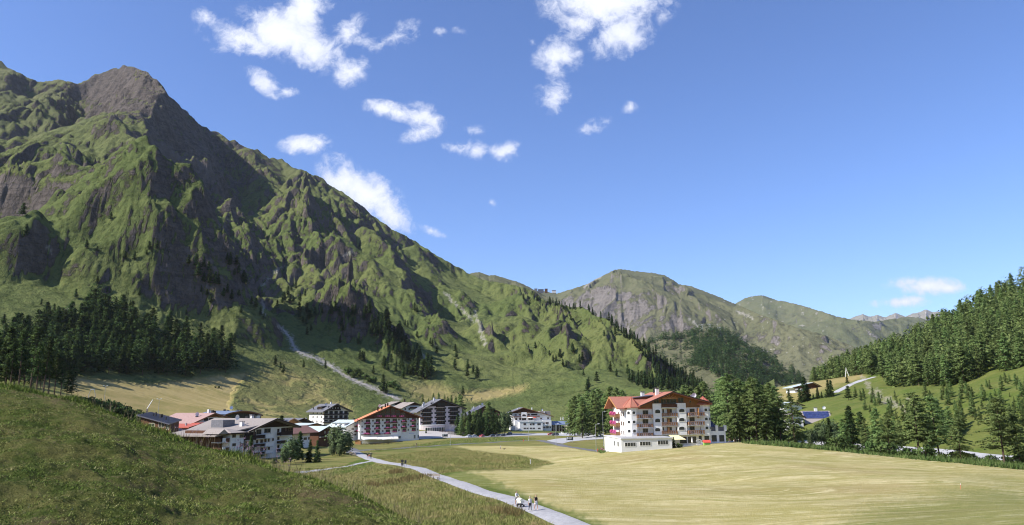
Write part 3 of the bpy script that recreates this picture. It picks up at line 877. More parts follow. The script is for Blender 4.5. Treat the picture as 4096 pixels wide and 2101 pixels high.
far_land('mountain', [(715, 312), (724, 308.5), (734, 304.4), (744, 298.5), (752, 296.5), (761.6, 295), (768, 297), (775.5, 300), (795, 303.5), (819, 310.5), (835, 316), (855, 320), (875, 321.5), (895, 318.5), (907, 316.5), (919, 317.5), (930, 321), (954, 331), (1000, 345)],
         [(715, 6500), (819, 6600), (907, 6900), (1000, 6700)], [(715, 4700), (1000, 4700)], 376, 330, 110, M_MTN_C, 220, 34, 900, 1.25,
         ridges=[(((762, 296), (785, 315), (810, 330)), 130, 500, 350), (((855, 321), (845, 335), (850, 352)), 170, 700, 420), (((895, 319), (880, 332), (878, 350)), 120, 500, 400)], dark=att_c)
far_land('mountain', [(835, 325), (847, 319.5), (853, 317.2), (863, 314), (868, 316), (871, 316.6), (877, 314.6), (885, 317.4), (890, 315), (895.6, 312.6), (901, 315), (905, 316.3), (911, 314), (919, 312.4), (926, 309.2), (930, 311), (932.6, 312), (938.6, 311.4), (947, 315), (960, 322)],
         [(835, 11500), (960, 11500)], [(835, 9500), (960, 9500)], 345, 170, 50, M_MTN_D, 230, 60, 700, 1.0)
Z_EHILL = far_land('hill', [(625, 350), (647, 342), (662, 338), (680, 336), (699, 330.5), (711, 329.5), (723, 330.5), (736, 337), (748, 344), (760, 351), (772.6, 359), (785, 368), (797, 374), (807, 379), (825, 388), (850, 396)],
                   [(625, 1900), (711, 1950), (760, 1800), (807, 1600), (850, 1450)], [(625, 1250), (850, 1150)], 400, 220, 110, M_MTN_B, 240, 10, 160, .9,
                   ridges=[(((711, 331), (720, 350), (735, 375)), 26, 160, 90), (((700, 333), (670, 345), (655, 352)), 14, 120, 80)])
M_MTN_E = None

# land that carries on outside the picture, to the horizon all round
bpy_v = []
for i in range(65):
    a = math.radians(49) + (2 * math.pi - math.radians(98)) * i / 64
    for r in (42, 150, 400, 900, 2000, 4500, 12000):
        z = -13 - 8 * min(1, r / 400) + (max(0, r - 500) * .33 if r < 5000 else 900) * (.75 + .25 * math.sin(a * 5))
        bpy_v.append((r * math.sin(a), r * math.cos(a), z))
link('ground', mesh_np('ground', bpy_v, grid_faces(65, 7), True, dict(mown=np.zeros(455)), [M_MEADOW]), kind='structure')
link('ground', mesh_np('ground', [(-9000, -9000, -160), (9000, -9000, -160), (12000, 14500, -160), (-12000, 14500, -160)], [(0, 1, 2, 3)], False, {}, [M_MEADOW]), kind='structure')

# ------------------------------------------------------------------ the grassy knoll close to the camera
KE = np.array([(-160, 362), (0, 384.5), (40, 393), (80, 403), (119, 416.5), (159, 432), (199, 447), (239, 457.5), (258, 463.5), (278, 471), (306, 477.5), (330, 485.5), (358, 497), (382, 509), (417, 526), (460, 550), (520, 592), (600, 655), (700, 740)], float)
KR = np.array([(-160, 42), (0, 38), (119, 34), (239, 30), (330, 27), (417, 24.5), (520, 22), (700, 18)], float)
ka = np.array([float(_az(u, v)[0]) for u, v in KE]); kt = np.array([float(_az(u, v)[1]) for u, v in KE]); kr = np.interp(KE[:, 0], *KR.T)


def knoll_prof(a, r):
    te, re = np.interp(a, ka, kt), np.interp(a, ka, kr)
    q = r / re
    k = .43 + .0 * a
    return r * np.where(q < 1, te - k * np.clip(1 - q, 0, 1) ** 1.55, te - .62 * np.clip(q - 1, 0, 9) ** 1.35)


def zknoll(x, y):
    r, a = np.hypot(x, y), np.arctan2(x, y)
    re = np.interp(a, ka, kr)
    b = .30 * fbm(x / 5.5, y / 5.5, 3, 140) + .11 * fbm(x / 1.3, y / 1.3, 3, 145) + .06 * fbm(x / .33, y / .33, 2, 148)
    return knoll_prof(a, r) + b * (.35 + .65 * smooth(np.abs(r / re - 1), 0, .2))


na, nr = 430, 330
a_ = np.linspace(ka[0], ka[-1], na)
q_ = np.concatenate([np.linspace(.12, .93, 190), np.linspace(.935, 1.12, 50), np.linspace(1.13, 2.2, 30)])
AA, QQ = np.meshgrid(a_, q_, indexing='ij')
RK = QQ * np.interp(AA, ka, kr)
XK, YK = RK * np.sin(AA), RK * np.cos(AA)
ZK = zknoll(XK, YK)


def knoll_mat():
    m, n, b = new_mat('knoll_turf')
    P = n.n('ShaderNodeNewGeometry').outputs['Position']
    big, med, fine, tiny = n.noise(P, .22, 5, .6), n.noise(P, .9, 6, .65), n.noise(P, 4.0, 6, .75), n.noise(P, 17, 4, .8)
    c = n.mix(n.ramp(med, .36, .62), (.078, .108, .022), (.160, .158, .050))
    c = n.mix(n.m('MULTIPLY', n.ramp(n.m('ADD', big, n.m('MULTIPLY', n.m('SUBTRACT', fine, .5), .8)), .5, .66), .8), c, (.165, .120, .066))
    c = n.mix(n.m('MULTIPLY', n.ramp(fine, .5, .75), .7), c, (.25, .22, .10))
    c = n.mix(n.m('MULTIPLY', n.ramp(tiny, .46, .68), .75), c, (.020, .026, .007))
    n.put(b.inputs['Base Color'], c)
    b.inputs['Specular IOR Level'].default_value = .05
    bump(n, b, n.m('ADD', n.m('MULTIPLY', fine, 1.0), n.m('MULTIPLY', tiny, .5)), 1.0, .22)
    return m


M_KNOLL = knoll_mat()
link('knoll', mesh_np('knoll', np.stack([XK, YK, ZK], -1).reshape(-1, 3), grid_faces(na, len(q_)), True, {}, [M_KNOLL]), kind='structure')

# ------------------------------------------------------------------ trees
def foliage_mat(name, dark, light, trans=.28):
    m = bpy.data.materials.new(name); m.use_nodes = True
    m.node_tree.nodes.clear(); n = NT(m.node_tree)
    P = n.n('ShaderNodeNewGeometry').outputs['Position']
    oi = n.n('ShaderNodeObjectInfo').outputs['Random']
    f = n.m('ADD', n.m('MULTIPLY', n.noise(P, .45, 4, .65), .75), n.m('MULTIPLY', n.noise(P, 2.2, 2, .6), .35))
    c = n.mix(n.ramp(f, .38, .72), dark, light)
    hs = n.n('ShaderNodeHueSaturation')
    n.put(hs.inputs['Hue'], n.m('ADD', .485, n.m('MULTIPLY', oi, .03)))
    n.put(hs.inputs['Value'], n.m('ADD', .78, n.m('MULTIPLY', oi, .45)))
    n.put(hs.inputs['Color'], c)
    d = n.n('ShaderNodeBsdfDiffuse'); t = n.n('ShaderNodeBsdfTranslucent')
    n.put(d.inputs[0], hs.outputs[0]); n.put(t.inputs[0], hs.outputs[0])
    mx = n.n('ShaderNodeMixShader'); mx.inputs[0].default_value = trans
    m.node_tree.links.new(d.outputs[0], mx.inputs[1]); m.node_tree.links.new(t.outputs[0], mx.inputs[2])
    out = n.n('ShaderNodeOutputMaterial'); m.node_tree.links.new(mx.outputs[0], out.inputs[0])
    return m


def plain_mat(name, col, col2=None, scale=6.0, rough=.85, spec=.2, metal=0.0, bumpd=0.0, stretch=(1, 1, 1)):
    m, n, b = new_mat(name)
    tcn = n.n('ShaderNodeTexCoord').outputs['Object']
    nz_ = n.noise(n.mapping(tcn, scale=stretch), scale, 5, .65)
    col2 = col2 or tuple(min(1, c * 1.22) for c in col)
    n.put(b.inputs['Base Color'], n.mix(n.ramp(nz_, .35, .68), tuple(c * .88 for c in col) if col2 is None else col, col2))
    b.inputs['Roughness'].default_value = rough; b.inputs['Specular IOR Level'].default_value = spec; b.inputs['Metallic'].default_value = metal
    if bumpd:
        bump(n, b, nz_, .6, bumpd)
    return m


M_LARCH = foliage_mat('larch_needles', (.130, .200, .062), (.285, .370, .135), .36)
M_PINE = foliage_mat('pine_needles', (.030, .055, .019), (.084, .120, .040), .2)
M_SPRUCE = foliage_mat('spruce_needles', (.032, .060, .022), (.085, .125, .045), .2)
M_LEAF = foliage_mat('broad_leaves', (.055, .095, .028), (.15, .205, .07))
M_WILLOW = foliage_mat('willow_leaves', (.070, .105, .045), (.165, .21, .10))
M_BARK = plain_mat('bark', (.075, .052, .038), (.15, .105, .08), 3.0, .95, .1, stretch=(1, 1, .25))


def tube(path, rad, sides=6):
    path = np.asarray(path, float); V, F = [], []
    for i, p in enumerate(path):
        d = path[min(i + 1, len(path) - 1)] - path[max(i - 1, 0)]
        d = d / (np.linalg.norm(d) + 1e-9)
        a = np.cross(d, (0, 0, 1.0) if abs(d[2]) < .9 else (1.0, 0, 0)); a /= np.linalg.norm(a); b_ = np.cross(d, a)
        for k in range(sides):
            th = 2 * math.pi * k / sides
            V.append(p + rad[i] * (math.cos(th) * a + math.sin(th) * b_))
    for i in range(len(path) - 1):
        for k in range(sides):
            k2 = (k + 1) % sides
            F.append((i * sides + k, i * sides + k2, (i + 1) * sides + k2, (i + 1) * sides + k))
    return np.array(V), np.array(F)


def join(parts_):
    V, F, o = [], [], 0
    for v, f in parts_:
        V.append(v); F.append(f + o); o += len(v)
    return np.concatenate(V), np.concatenate(F)


def conifer(seed, H=20.0, R=3.4, h0=.12, nbr=150, per=14, size=.55, pw=.8, droop=.25, limbs=26, dens_low=1.0, ragged=.35):
    r = np.random.default_rng(seed)
    t = h0 + (1 - h0) * r.random(nbr) ** dens_low
    t = np.sort(t)
    side = 1 - .45 * (np.sin(np.arange(nbr) * 2.4) > .6)
    L = R * np.clip((1 - t) / (1 - h0), 0, 1) ** pw * (1 - ragged + ragged * 1.6 * r.random(nbr)) * side + .16
    L *= np.where(t < h0 + .12, .75 + .5 * r.random(nbr), 1)
    az = r.random(nbr) * 2 * np.pi
    s = .16 + .84 * r.random((nbr, per)) ** .75
    lx = (L[:, None] * s)
    c, sn = np.cos(az)[:, None], np.sin(az)[:, None]
    jit = size * .55
    up = .12 + .5 * t[:, None]
    X = c * lx + r.normal(0, jit, s.shape); Y = sn * lx + r.normal(0, jit, s.shape)
    Z = (t * H)[:, None] + lx * (up - droop * 1.6 * s) + r.normal(0, jit * .55, s.shape)
    n_ = nbr * per
    P = np.stack([X, Y, Z], -1).reshape(n_, 3)
    d1 = np.stack([np.repeat(c, per, 1), np.repeat(sn, per, 1), np.full(s.shape, -.25)], -1).reshape(n_, 3) + r.normal(0, .45, (n_, 3))
    d1 /= np.linalg.norm(d1, axis=1)[:, None]
    d2 = np.cross(d1, r.normal(0, 1, (n_, 3)) + np.array([0, 0, 1.2])); d2 /= np.linalg.norm(d2, axis=1)[:, None]
    k = size * (.55 + .8 * r.random(n_))[:, None] * np.clip(.55 + .6 * (1 - P[:, 2:3] / H), .5, 1)
    a, b_ = d1 * k, d2 * k * .62
    V = np.stack([P - a * .7, P + b_ * .8 - a * .05, P + a, P - b_ * .8 - a * .05], 1).reshape(-1, 3)
    F = np.arange(n_ * 4).reshape(-1, 4)
    tr = [tube([(0, 0, -.8), (0, 0, H * .25), (.05, .03, H * .6), (0, 0, H * .98)], [H * .017, H * .013, H * .008, .03], 6)]
    for i in r.choice(nbr, min(limbs, nbr), replace=False):
        p0 = np.array([0, 0, t[i] * H]); tip = np.array([math.cos(az[i]) * L[i] * .85, math.sin(az[i]) * L[i] * .85, t[i] * H + L[i] * (.12 + .5 * t[i] - droop * 1.3)])
        tr.append(tube([p0, (p0 + tip) / 2 + (0, 0, .1), tip], [.07, .045, .02], 3))
    return (V, F), join(tr)


def broadleaf(seed, H=9.0, R=3.0, h0=.2, n_cl=60, per=22, size=.4, trunk_=True, stems=1):
    r = np.random.default_rng(seed)
    cz = H * (h0 + (1 - h0) * .52); hz = H * (1 - h0) * .5
    d = r.normal(0, 1, (n_cl, 3)); d /= np.linalg.norm(d, axis=1)[:, None]
    rad = .45 + .5 * r.random(n_cl) ** .5
    C = d * rad[:, None] * np.array([R, R, hz]) * (.8 + .35 * r.random((n_cl, 1))) + np.array([0, 0, cz])
    n_ = n_cl * per
    P = (C[:, None] + r.normal(0, .19, (n_cl, per, 3)) * np.array([R, R, hz * .8])).reshape(n_, 3)
    P[:, 2] = np.maximum(P[:, 2], .05)
    d1 = r.normal(0, 1, (n_, 3)); d1 /= np.linalg.norm(d1, axis=1)[:, None]
    d2 = np.cross(d1, r.normal(0, 1, (n_, 3))); d2 /= np.linalg.norm(d2, axis=1)[:, None]
    k = size * (.5 + .8 * r.random(n_))[:, None]
    a, b_ = d1 * k, d2 * k * .7
    V = np.stack([P - a, P + b_, P + a, P - b_], 1).reshape(-1, 3)
    F = np.arange(n_ * 4).reshape(-1, 4)
    tr = []
    for q in range(stems):
        ox, oy = (r.normal(0, R * .12, 2) if stems > 1 else (0, 0))
        tr.append(tube([(ox, oy, -.5), (ox * 1.3, oy * 1.3, H * .3), (ox * 2.5, oy * 2.5, H * .72)], [H * .018, H * .013, .03], 5))
    for c_ in C[:14]:
        tr.append(tube([(0, 0, min(H * .35, c_[2] * .6)), c_ * .6 + np.array([0, 0, c_[2] * .25]), c_], [.07, .045, .02], 3))
    return (V, F), join(tr)


def outward(me, V):
    """leaf clumps shade as one rounded crown: normals lean away from the stem"""
    V = np.asarray(V); H = V[:, 2].max()
    n = np.stack([V[:, 0], V[:, 1], (V[:, 2] - H * .45) * .28 + .35 * np.hypot(V[:, 0], V[:, 1])], -1)
    n += RNG.normal(0, .33, (len(V) // 4, 3)).repeat(4, 0) * (np.linalg.norm(n, axis=1)[:, None] + .3)
    n /= np.linalg.norm(n, axis=1)[:, None] + 1e-9
    me.polygons.foreach_set('use_smooth', np.ones(len(me.polygons), bool))
    me.normals_split_custom_set_from_vertices(n.astype(np.float32))
    return me


def turn_out(cr):
    """turn every leaf clump so that its face looks away from the stem"""
    V, F = cr
    Q = V.reshape(-1, 4, 3).copy(); C = Q.mean(1); H = V[:, 2].max()
    d = np.stack([C[:, 0], C[:, 1], (C[:, 2] - H * .45) * .28 + .35 * np.hypot(C[:, 0], C[:, 1])], -1)
    fl = np.einsum('ij,ij->i', np.cross(Q[:, 1] - Q[:, 0], Q[:, 3] - Q[:, 0]), d) < 0
    Q[fl] = Q[fl][:, ::-1]
    return Q.reshape(-1, 3), F


def variants(prefix, gens, leaf):
    out = []
    for i, (cr, tr) in enumerate(gens):
        cr = turn_out(cr)
        out.append((outward(mesh_np('crown', *cr, False, {}, [leaf]), cr[0]), mesh_np('trunk', *tr, True, {}, [M_BARK]), float(cr[0][:, 2].max())))
    return out


LARCH_V = variants('larch', [conifer(s, 20, 5.0 + .4 * (s % 3), .07 + .05 * (s % 2), 210, 44, .38, .56, .25, 30, .92, .42) for s in range(1, 6)], M_LARCH)
LARCH_BARE = variants('larch_bare', [conifer(s, 20, 6.2, .24, 190, 46, .38, .46, .2, 40, .92, .5) for s in range(11, 14)], M_LARCH)
LARCH_MID = variants('larch_mid', [conifer(s, 20, 4.1 + .3 * (s % 3), .05, 150, 30, .52, .62, .25, 6, .95, .42) for s in range(21, 26)], M_LARCH)
PINE_V = variants('pine', [conifer(s, 18, 3.9, .10 + .1 * (s % 2), 140, 15, .72, .55, .2, 12, 1.0, .5) for s in range(31, 36)], M_PINE)
PINE_TALL = variants('pine_tall', [conifer(s, 20, 3.0, .34, 105, 16, .55, .42, .2, 26, .9, .6) for s in range(41, 45)], M_PINE)
SPRUCE_V = variants('spruce', [conifer(s, 16, 2.7, .04, 95, 10, .85, .85, .3, 0, 1.0, .35) for s in range(51, 55)], M_SPRUCE)
SPRUCE_NEAR = variants('spruce_near', [conifer(s, 14, 3.0, .03, 190, 18, .46, .85, .35, 10, 1.0, .3) for s in range(61, 64)], M_SPRUCE)
LEAF_V = variants('leafy', [broadleaf(s, 10, 3.1, .12, 75, 26, .36) for s in range(71, 74)], M_WILLOW)
SHRUB_V = variants('shrub', [broadleaf(s, 3.0, 2.1, .0, 34, 20, .30, True, 4) for s in range(81, 85)], M_LEAF)


def plant(name, var, P, h, label, cat, group=None, whole=False, rng=random):
    """one tree: an empty at its foot that carries trunk and crown (far ones: a single mesh)"""
    cr, tr, H0 = var
    k = h / H0
    if whole:
        key = cr.name + '_whole'
        me = bpy.data.meshes.get(key)
        if me is None:
            va = np.empty(len(cr.vertices) * 3); cr.vertices.foreach_get('co', va)
            vb = np.empty(len(tr.vertices) * 3); tr.vertices.foreach_get('co', vb)
            fa = np.empty(len(cr.polygons) * 4, np.int32); cr.polygons.foreach_get('vertices', fa)
            fb = np.empty(len(tr.polygons) * 4, np.int32); tr.polygons.foreach_get('vertices', fb)
            V, F = join([(va.reshape(-1, 3), fa.reshape(-1, 4)), (vb.reshape(-1, 3), fb.reshape(-1, 4))])
            me = mesh_np(key, V, F, False, {}, [cr.materials[0], M_BARK], [0] * (len(fa) // 4) + [1] * (len(fb) // 4))
            me.name = key
            nn = np.empty(len(cr.loops) * 3, np.float32); cr.corner_normals.foreach_get('vector', nn)
            vi = np.empty(len(cr.loops), np.int32); cr.loops.foreach_get('vertex_index', vi)
            nv = np.zeros((len(V), 3), np.float32); nv[:, 2] = 0; nv[vi] = nn.reshape(-1, 3)
            tv = V[len(va) // 3:]; q_ = np.stack([tv[:, 0], tv[:, 1], tv[:, 0] * 0 + .01], -1); nv[len(va) // 3:] = q_ / np.linalg.norm(q_, axis=1)[:, None]
            me.polygons.foreach_set('use_smooth', np.ones(len(me.polygons), bool)); me.normals_split_custom_set_from_vertices(nv)
        root = link(name, me)
    else:
        root = link(name, None)
        link('trunk', tr, root); link('crown', cr, root)
    root.location = P
    root.rotation_euler = (rng.uniform(-.03, .03), rng.uniform(-.03, .03), rng.uniform(0, 6.28))
    w_ = rng.uniform(.88, 1.14)
    root.scale = (k * w_, k * w_, k)
    root['label'] = label; root['category'] = cat
    if group:
        root['group'] = group
    return root


def scatter(poly, n, zf, min_d=4.0, r0=60, r1=2600, dens=None, tries=30):
    """points on the land inside a polygon of the view, evenly spread over the picture"""
    poly = np.array(poly, float); lo, hi_ = poly.min(0), poly.max(0)
    out = []
    cand = RNG.random((n * tries, 2)) * (hi_ - lo) + lo
    cand = cand[inpoly(cand[:, 0], cand[:, 1], [tuple(p) for p in poly])]
    if dens is not None:
        cand = cand[RNG.random(len(cand)) < dens(cand[:, 0], cand[:, 1])]
    P = hit(cand[:, 0], cand[:, 1], zf, r0, r1)
    P = P[~np.isnan(P[:, 0])]
    for p in P:
        if len(out) >= n:
            break
        if all((p[0] - q[0]) ** 2 + (p[1] - q[1]) ** 2 > min_d ** 2 for q in out):
            out.append(p)
    return out


def px_h(P, px):
    """metres that PX picture rows span at point P"""
    return px * math.hypot(P[0], P[1]) / FPX


# forest at the foot of the big mountain
FOREST_L = [(0, 340), (30, 332), (84, 316), (93, 303), (110, 314), (150, 331), (200, 340), (230, 352), (237, 370), (222, 377), (90, 375), (0, 388)]
for P in scatter(FOREST_L, 185, zland, 4.5, 300, 1400):
    plant('pine_tree', random.choice(PINE_V), P, random.uniform(13, 20.5), 'dark pine in the dense forest above the dry slope on the left', 'tree', 'pines of the dense forest on the left')
# the stand behind the knoll, trunks showing
for i, (u, v, hpx) in enumerate([(3, 402, 44), (9, 400, 62), (17, 399, 70), (22, 402, 54), (29, 400, 74), (35, 404, 62), (42, 402, 66), (47, 407, 58), (53, 405, 52), (59, 410, 50), (65, 410, 40), (12, 405, 40), (38, 408, 44), (-10, 398, 66), (-22, 396, 60), (70, 404, 30)]):
    P = at_range(u, v, 275 + 9 * (i % 5)); P[2] = zland(P[0], P[1])
    top = at_range(u, v - hpx, math.hypot(P[0], P[1]))[2]
    plant('pine_tree', PINE_TALL[i % 4], P, max(8, top - P[2]), 'slender dark pine with bare lower trunk behind the knoll', 'tree', 'slender pines behind the knoll')

# single pines and small groups on the mountain
sing = c2((730, 135), (1035, 325), (985, 330), (968, 365), (885, 400), (825, 395), (920, 630), (860, 700), (765, 690), (640, 340), (570, 320), (150, 110), (165, 250), (1230, 760), (1545, 945), (1575, 640), (1605, 540), (1620, 560), (1560, 440), (1580, 470), (1500, 400), (1520, 420), (1330, 610), (1365, 640), (1390, 680), (820, 745), (640, 560), (710, 610), (500, 650), (380, 760), (300, 750), (20, 830), (100, 835), (270, 700), (1720, 760), (1690, 720), (1740, 790), (1660, 690), (1590, 745)) \
    + c4((370, 380), (430, 390), (455, 425), (440, 435), (490, 415), (545, 385), (310, 215), (345, 195), (285, 245), (260, 265), (258, 300), (245, 310), (300, 305), (325, 305), (375, 290), (205, 335), (415, 250), (400, 465), (425, 480), (370, 425), (430, 560), (460, 525), (690, 490), (700, 520), (770, 500), (1170, 475), (1190, 490), (1260, 570), (1360, 625), (1375, 640), (1550, 680), (1410, 690), (1560, 730), (1640, 870), (1645, 800), (1545, 810), (850, 730), (830, 740), (860, 745), (820, 620), (680, 610), (1240, 370), (1260, 380), (930, 840), (230, 810), (250, 845), (190, 775), (405, 795), (570, 800)) \
    + c5((800, 740), (790, 730), (875, 810), (850, 815), (715, 850), (740, 855), (1100, 890), (1150, 925), (1245, 920), (990, 980), (925, 1010), (690, 780), (660, 800), (490, 705), (605, 760), (635, 810), (1140, 600), (720, 380), (745, 410), (770, 440), (780, 470), (700, 560), (505, 320), (440, 350), (395, 300), (1050, 600), (915, 1050), (880, 930))
Ps = ground([p[0] for p in sing], [p[1] for p in sing], 380, 2450)
for P in Ps:
    if not np.isnan(P[0]):
        d = math.hypot(P[0], P[1])
        h = random.uniform(7, 13) if d > 700 else random.uniform(5, 9)
        plant('mountain_pine', random.choice(PINE_V), P, h, 'lone dark pine on the open green flank of the big mountain', 'tree', 'scattered pines on the mountain flank', True)
cl = [(c2((1240, 400), (1290, 400), (1420, 500), (1420, 560), (1330, 560), (1230, 440)), 16, 13), (c2((1440, 560), (1500, 570), (1530, 660), (1480, 680)), 9, 12), (c2((560, 660), (640, 650), (720, 760), (560, 790)), 14, 12), (c2((270, 730), (380, 750), (400, 830), (280, 800)), 10, 8),
      (c2((1480, 390), (1560, 460), (1620, 560), (1580, 560)), 8, 9), (c4((590, 390), (650, 370), (690, 420), (640, 430)), 7, 14), (c4((730, 410), (800, 395), (800, 430), (750, 430)), 4, 13), (c4((850, 400), (910, 390), (930, 500), (860, 450)), 9, 16),
      (c4((900, 520), (940, 480), (1040, 470), (1060, 560), (950, 570), (890, 560)), 16, 17), (c4((1040, 560), (1130, 540), (1180, 640), (1230, 660), (1290, 700), (1290, 780), (1200, 770), (1110, 720), (1030, 650)), 30, 15),
      (c4((990, 790), (1060, 760), (1240, 800), (1240, 860), (1160, 890), (1040, 850)), 15, 11), (c4((1240, 830), (1300, 820), (1370, 860), (1380, 890), (1310, 900), (1250, 870)), 8, 19)]
for poly, n, h in cl:
    for P in scatter(poly, n, zland, 4.0, 380, 2000):
        plant('mountain_pine', random.choice(PINE_V), P, h * random.uniform(.75, 1.15), 'dark pine in a clump on the rocky rib above the village', 'tree', 'pine clumps on the ribs above the village', True)
for (u, v, h) in [(383, 392.5, 16), (386, 394, 9), (473, 374, 10), (477, 380.5, 15), (463, 395, 9)]:
    P = ground([u], [v])[0]
    plant('pine_tree', PINE_V[int(u) % 5], P, h, 'pine standing alone on the meadow above the village hotels', 'tree', 'lone pines above the hotels')

# wooded right flank of the mountain
SPUR = c5((545, 285), (600, 312), (680, 340), (760, 362), (900, 358), (940, 395), (1010, 445), (1110, 460), (1210, 560), (1310, 600), (1420, 680), (1520, 750), (1700, 880), (1900, 985), (1940, 1010), (1700, 1050), (1300, 1020), (1240, 960), (1490, 950), (1420, 820), (1300, 680), (1180, 580), (1080, 480), (960, 430), (880, 375), (760, 385), (690, 360), (600, 340))
for P in scatter(SPUR, 190, zland, 3.6, 500, 1700):
    plant('spruce_tree', random.choice(SPRUCE_V), P, random.uniform(7.5, 13.5), 'dark spruce on the wooded right shoulder of the green mountain', 'tree', 'spruces on the right shoulder of the mountain', True)
# the far wooded hill: past counting, one mass of trees
EW = [(640, 559), (800, 520), (900, 585), (1000, 645), (1200, 775), (1480, 935), (1400, 1010), (1000, 1010), (720, 935), (700, 870), (545, 845), (600, 700), (420, 725), (560, 620), (700, 600)]
EW = [(625 + x / 8.128, 262.5 + y / 8.128) for x, y in EW]
ER = [(625 + x / 8.128, 262.5 + y / 8.128) for x, y in [(185, 645), (300, 605), (450, 590), (600, 535), (650, 525), (640, 570), (540, 600), (420, 640), (330, 630), (200, 665)]]
pts = scatter(EW, 520, Z_EHILL, 4.0, 1100, 2100, lambda u, v: np.clip(.75 + .9 * fbm(u / 12, v / 7, 3, 160), .05, 1), 12) + scatter(ER, 70, Z_EHILL, 4, 1100, 2100)
pts += scatter([(650, 345), (715, 335), (715, 372), (670, 372)], 70, Z_EHILL, 4, 1100, 2100)


def tree_mass(name, pts_, seeds, hlo, hhi, mat, label):
    proto = [(turn_out(conifer(s, 1.0, .19, .02, 40, 6, .075, .8, .3, 0)[0]), 0) for s in seeds]
    Vs, Fs, Ns, o_ = [], [], [], 0
    for P in pts_:
        (V, F), _t = random.choice(proto)
        a = random.uniform(0, 6.28); h = random.uniform(hlo, hhi); c, s = math.cos(a), math.sin(a)
        W_ = np.stack([(V[:, 0] * c - V[:, 1] * s) * h, (V[:, 0] * s + V[:, 1] * c) * h, V[:, 2] * h], -1) + P
        Ns.append(np.stack([W_[:, 0] - P[0], W_[:, 1] - P[1], .35 * np.hypot(W_[:, 0] - P[0], W_[:, 1] - P[1])], -1)); Vs.append(W_); Fs.append(F + o_); o_ += len(V)
    me = mesh_np(name, np.concatenate(Vs), np.concatenate(Fs), False, {}, [mat])
    nn = np.concatenate(Ns); nn /= np.linalg.norm(nn, axis=1)[:, None] + 1e-9
    me.polygons.foreach_set('use_smooth', np.ones(len(me.polygons), bool)); me.normals_split_custom_set_from_vertices(nn.astype(np.float32))
    return link(name, me, kind='stuff', label=label, category='forest')


tree_mass('forest', pts, (301, 302, 303, 304), 10, 18, M_SPRUCE, 'dark spruce wood covering the round hill far up the valley')

# larches on the right-hand hillside
R_LO = np.array([(812, 640), (830, 600), (850, 560), (870, 500), (887, 455), (906, 405), (927, 385), (962, 380), (995, 385), (1024, 370), (1075, 362)], float)
R_HI = np.array([(812, 760), (840, 745), (875, 725), (927, 700), (954, 690), (1024, 665), (1075, 655)], float)
wood = []
while len(wood) < 288:
    u = RNG.uniform(812, 1062); q = RNG.random() ** 1.2
    if u > 1030 and RNG.random() < .5:
        continue
    r_ = np.interp(u, *R_LO.T) * (1 - q) + np.interp(u, *R_HI.T) * q
    p = at_range(u, 380, r_); p[2] = zland(p[0], p[1])
    if all((p[0] - o_[0]) ** 2 + (p[1] - o_[1]) ** 2 > 16 for o_ in wood):
        wood.append(p)
more = []
while len(more) < 330:
    u = RNG.uniform(812, 1050); q = RNG.random()
    r_ = np.interp(u, *R_LO.T) * (1 - q) + np.interp(u, *R_HI.T) * q
    p = at_range(u, 380, r_ + 6); p[2] = zland(p[0], p[1]); more.append(p)
tree_mass('forest', more, (311, 312, 313, 314), 11, 17.5, M_LARCH, 'the rest of the green larch wood filling the right hillside')
tree_mass('forest', scatter(FOREST_L, 130, zland, 3.0, 300, 1400), (321, 322, 323), 11, 18, M_PINE, 'the rest of the dark pine forest above the dry slope')
for P in wood:
    plant('larch_tree', random.choice(LARCH_MID), P, random.uniform(12.5, 19), 'light green larch in the dense wood on the right hillside', 'tree', 'larches of the hillside wood on the right')
for P in scatter([(850, 395), (905, 398), (960, 392), (1024, 378), (1040, 425), (960, 432), (925, 428), (890, 418), (855, 410)], 95, zland, 3.5, 262, 500):
    plant('young_larch', random.choice(LARCH_MID), P, random.uniform(1.5, 6.0), 'young larch on the open grass slope below the hillside wood', 'young tree', 'young larches on the right hand grass slope')

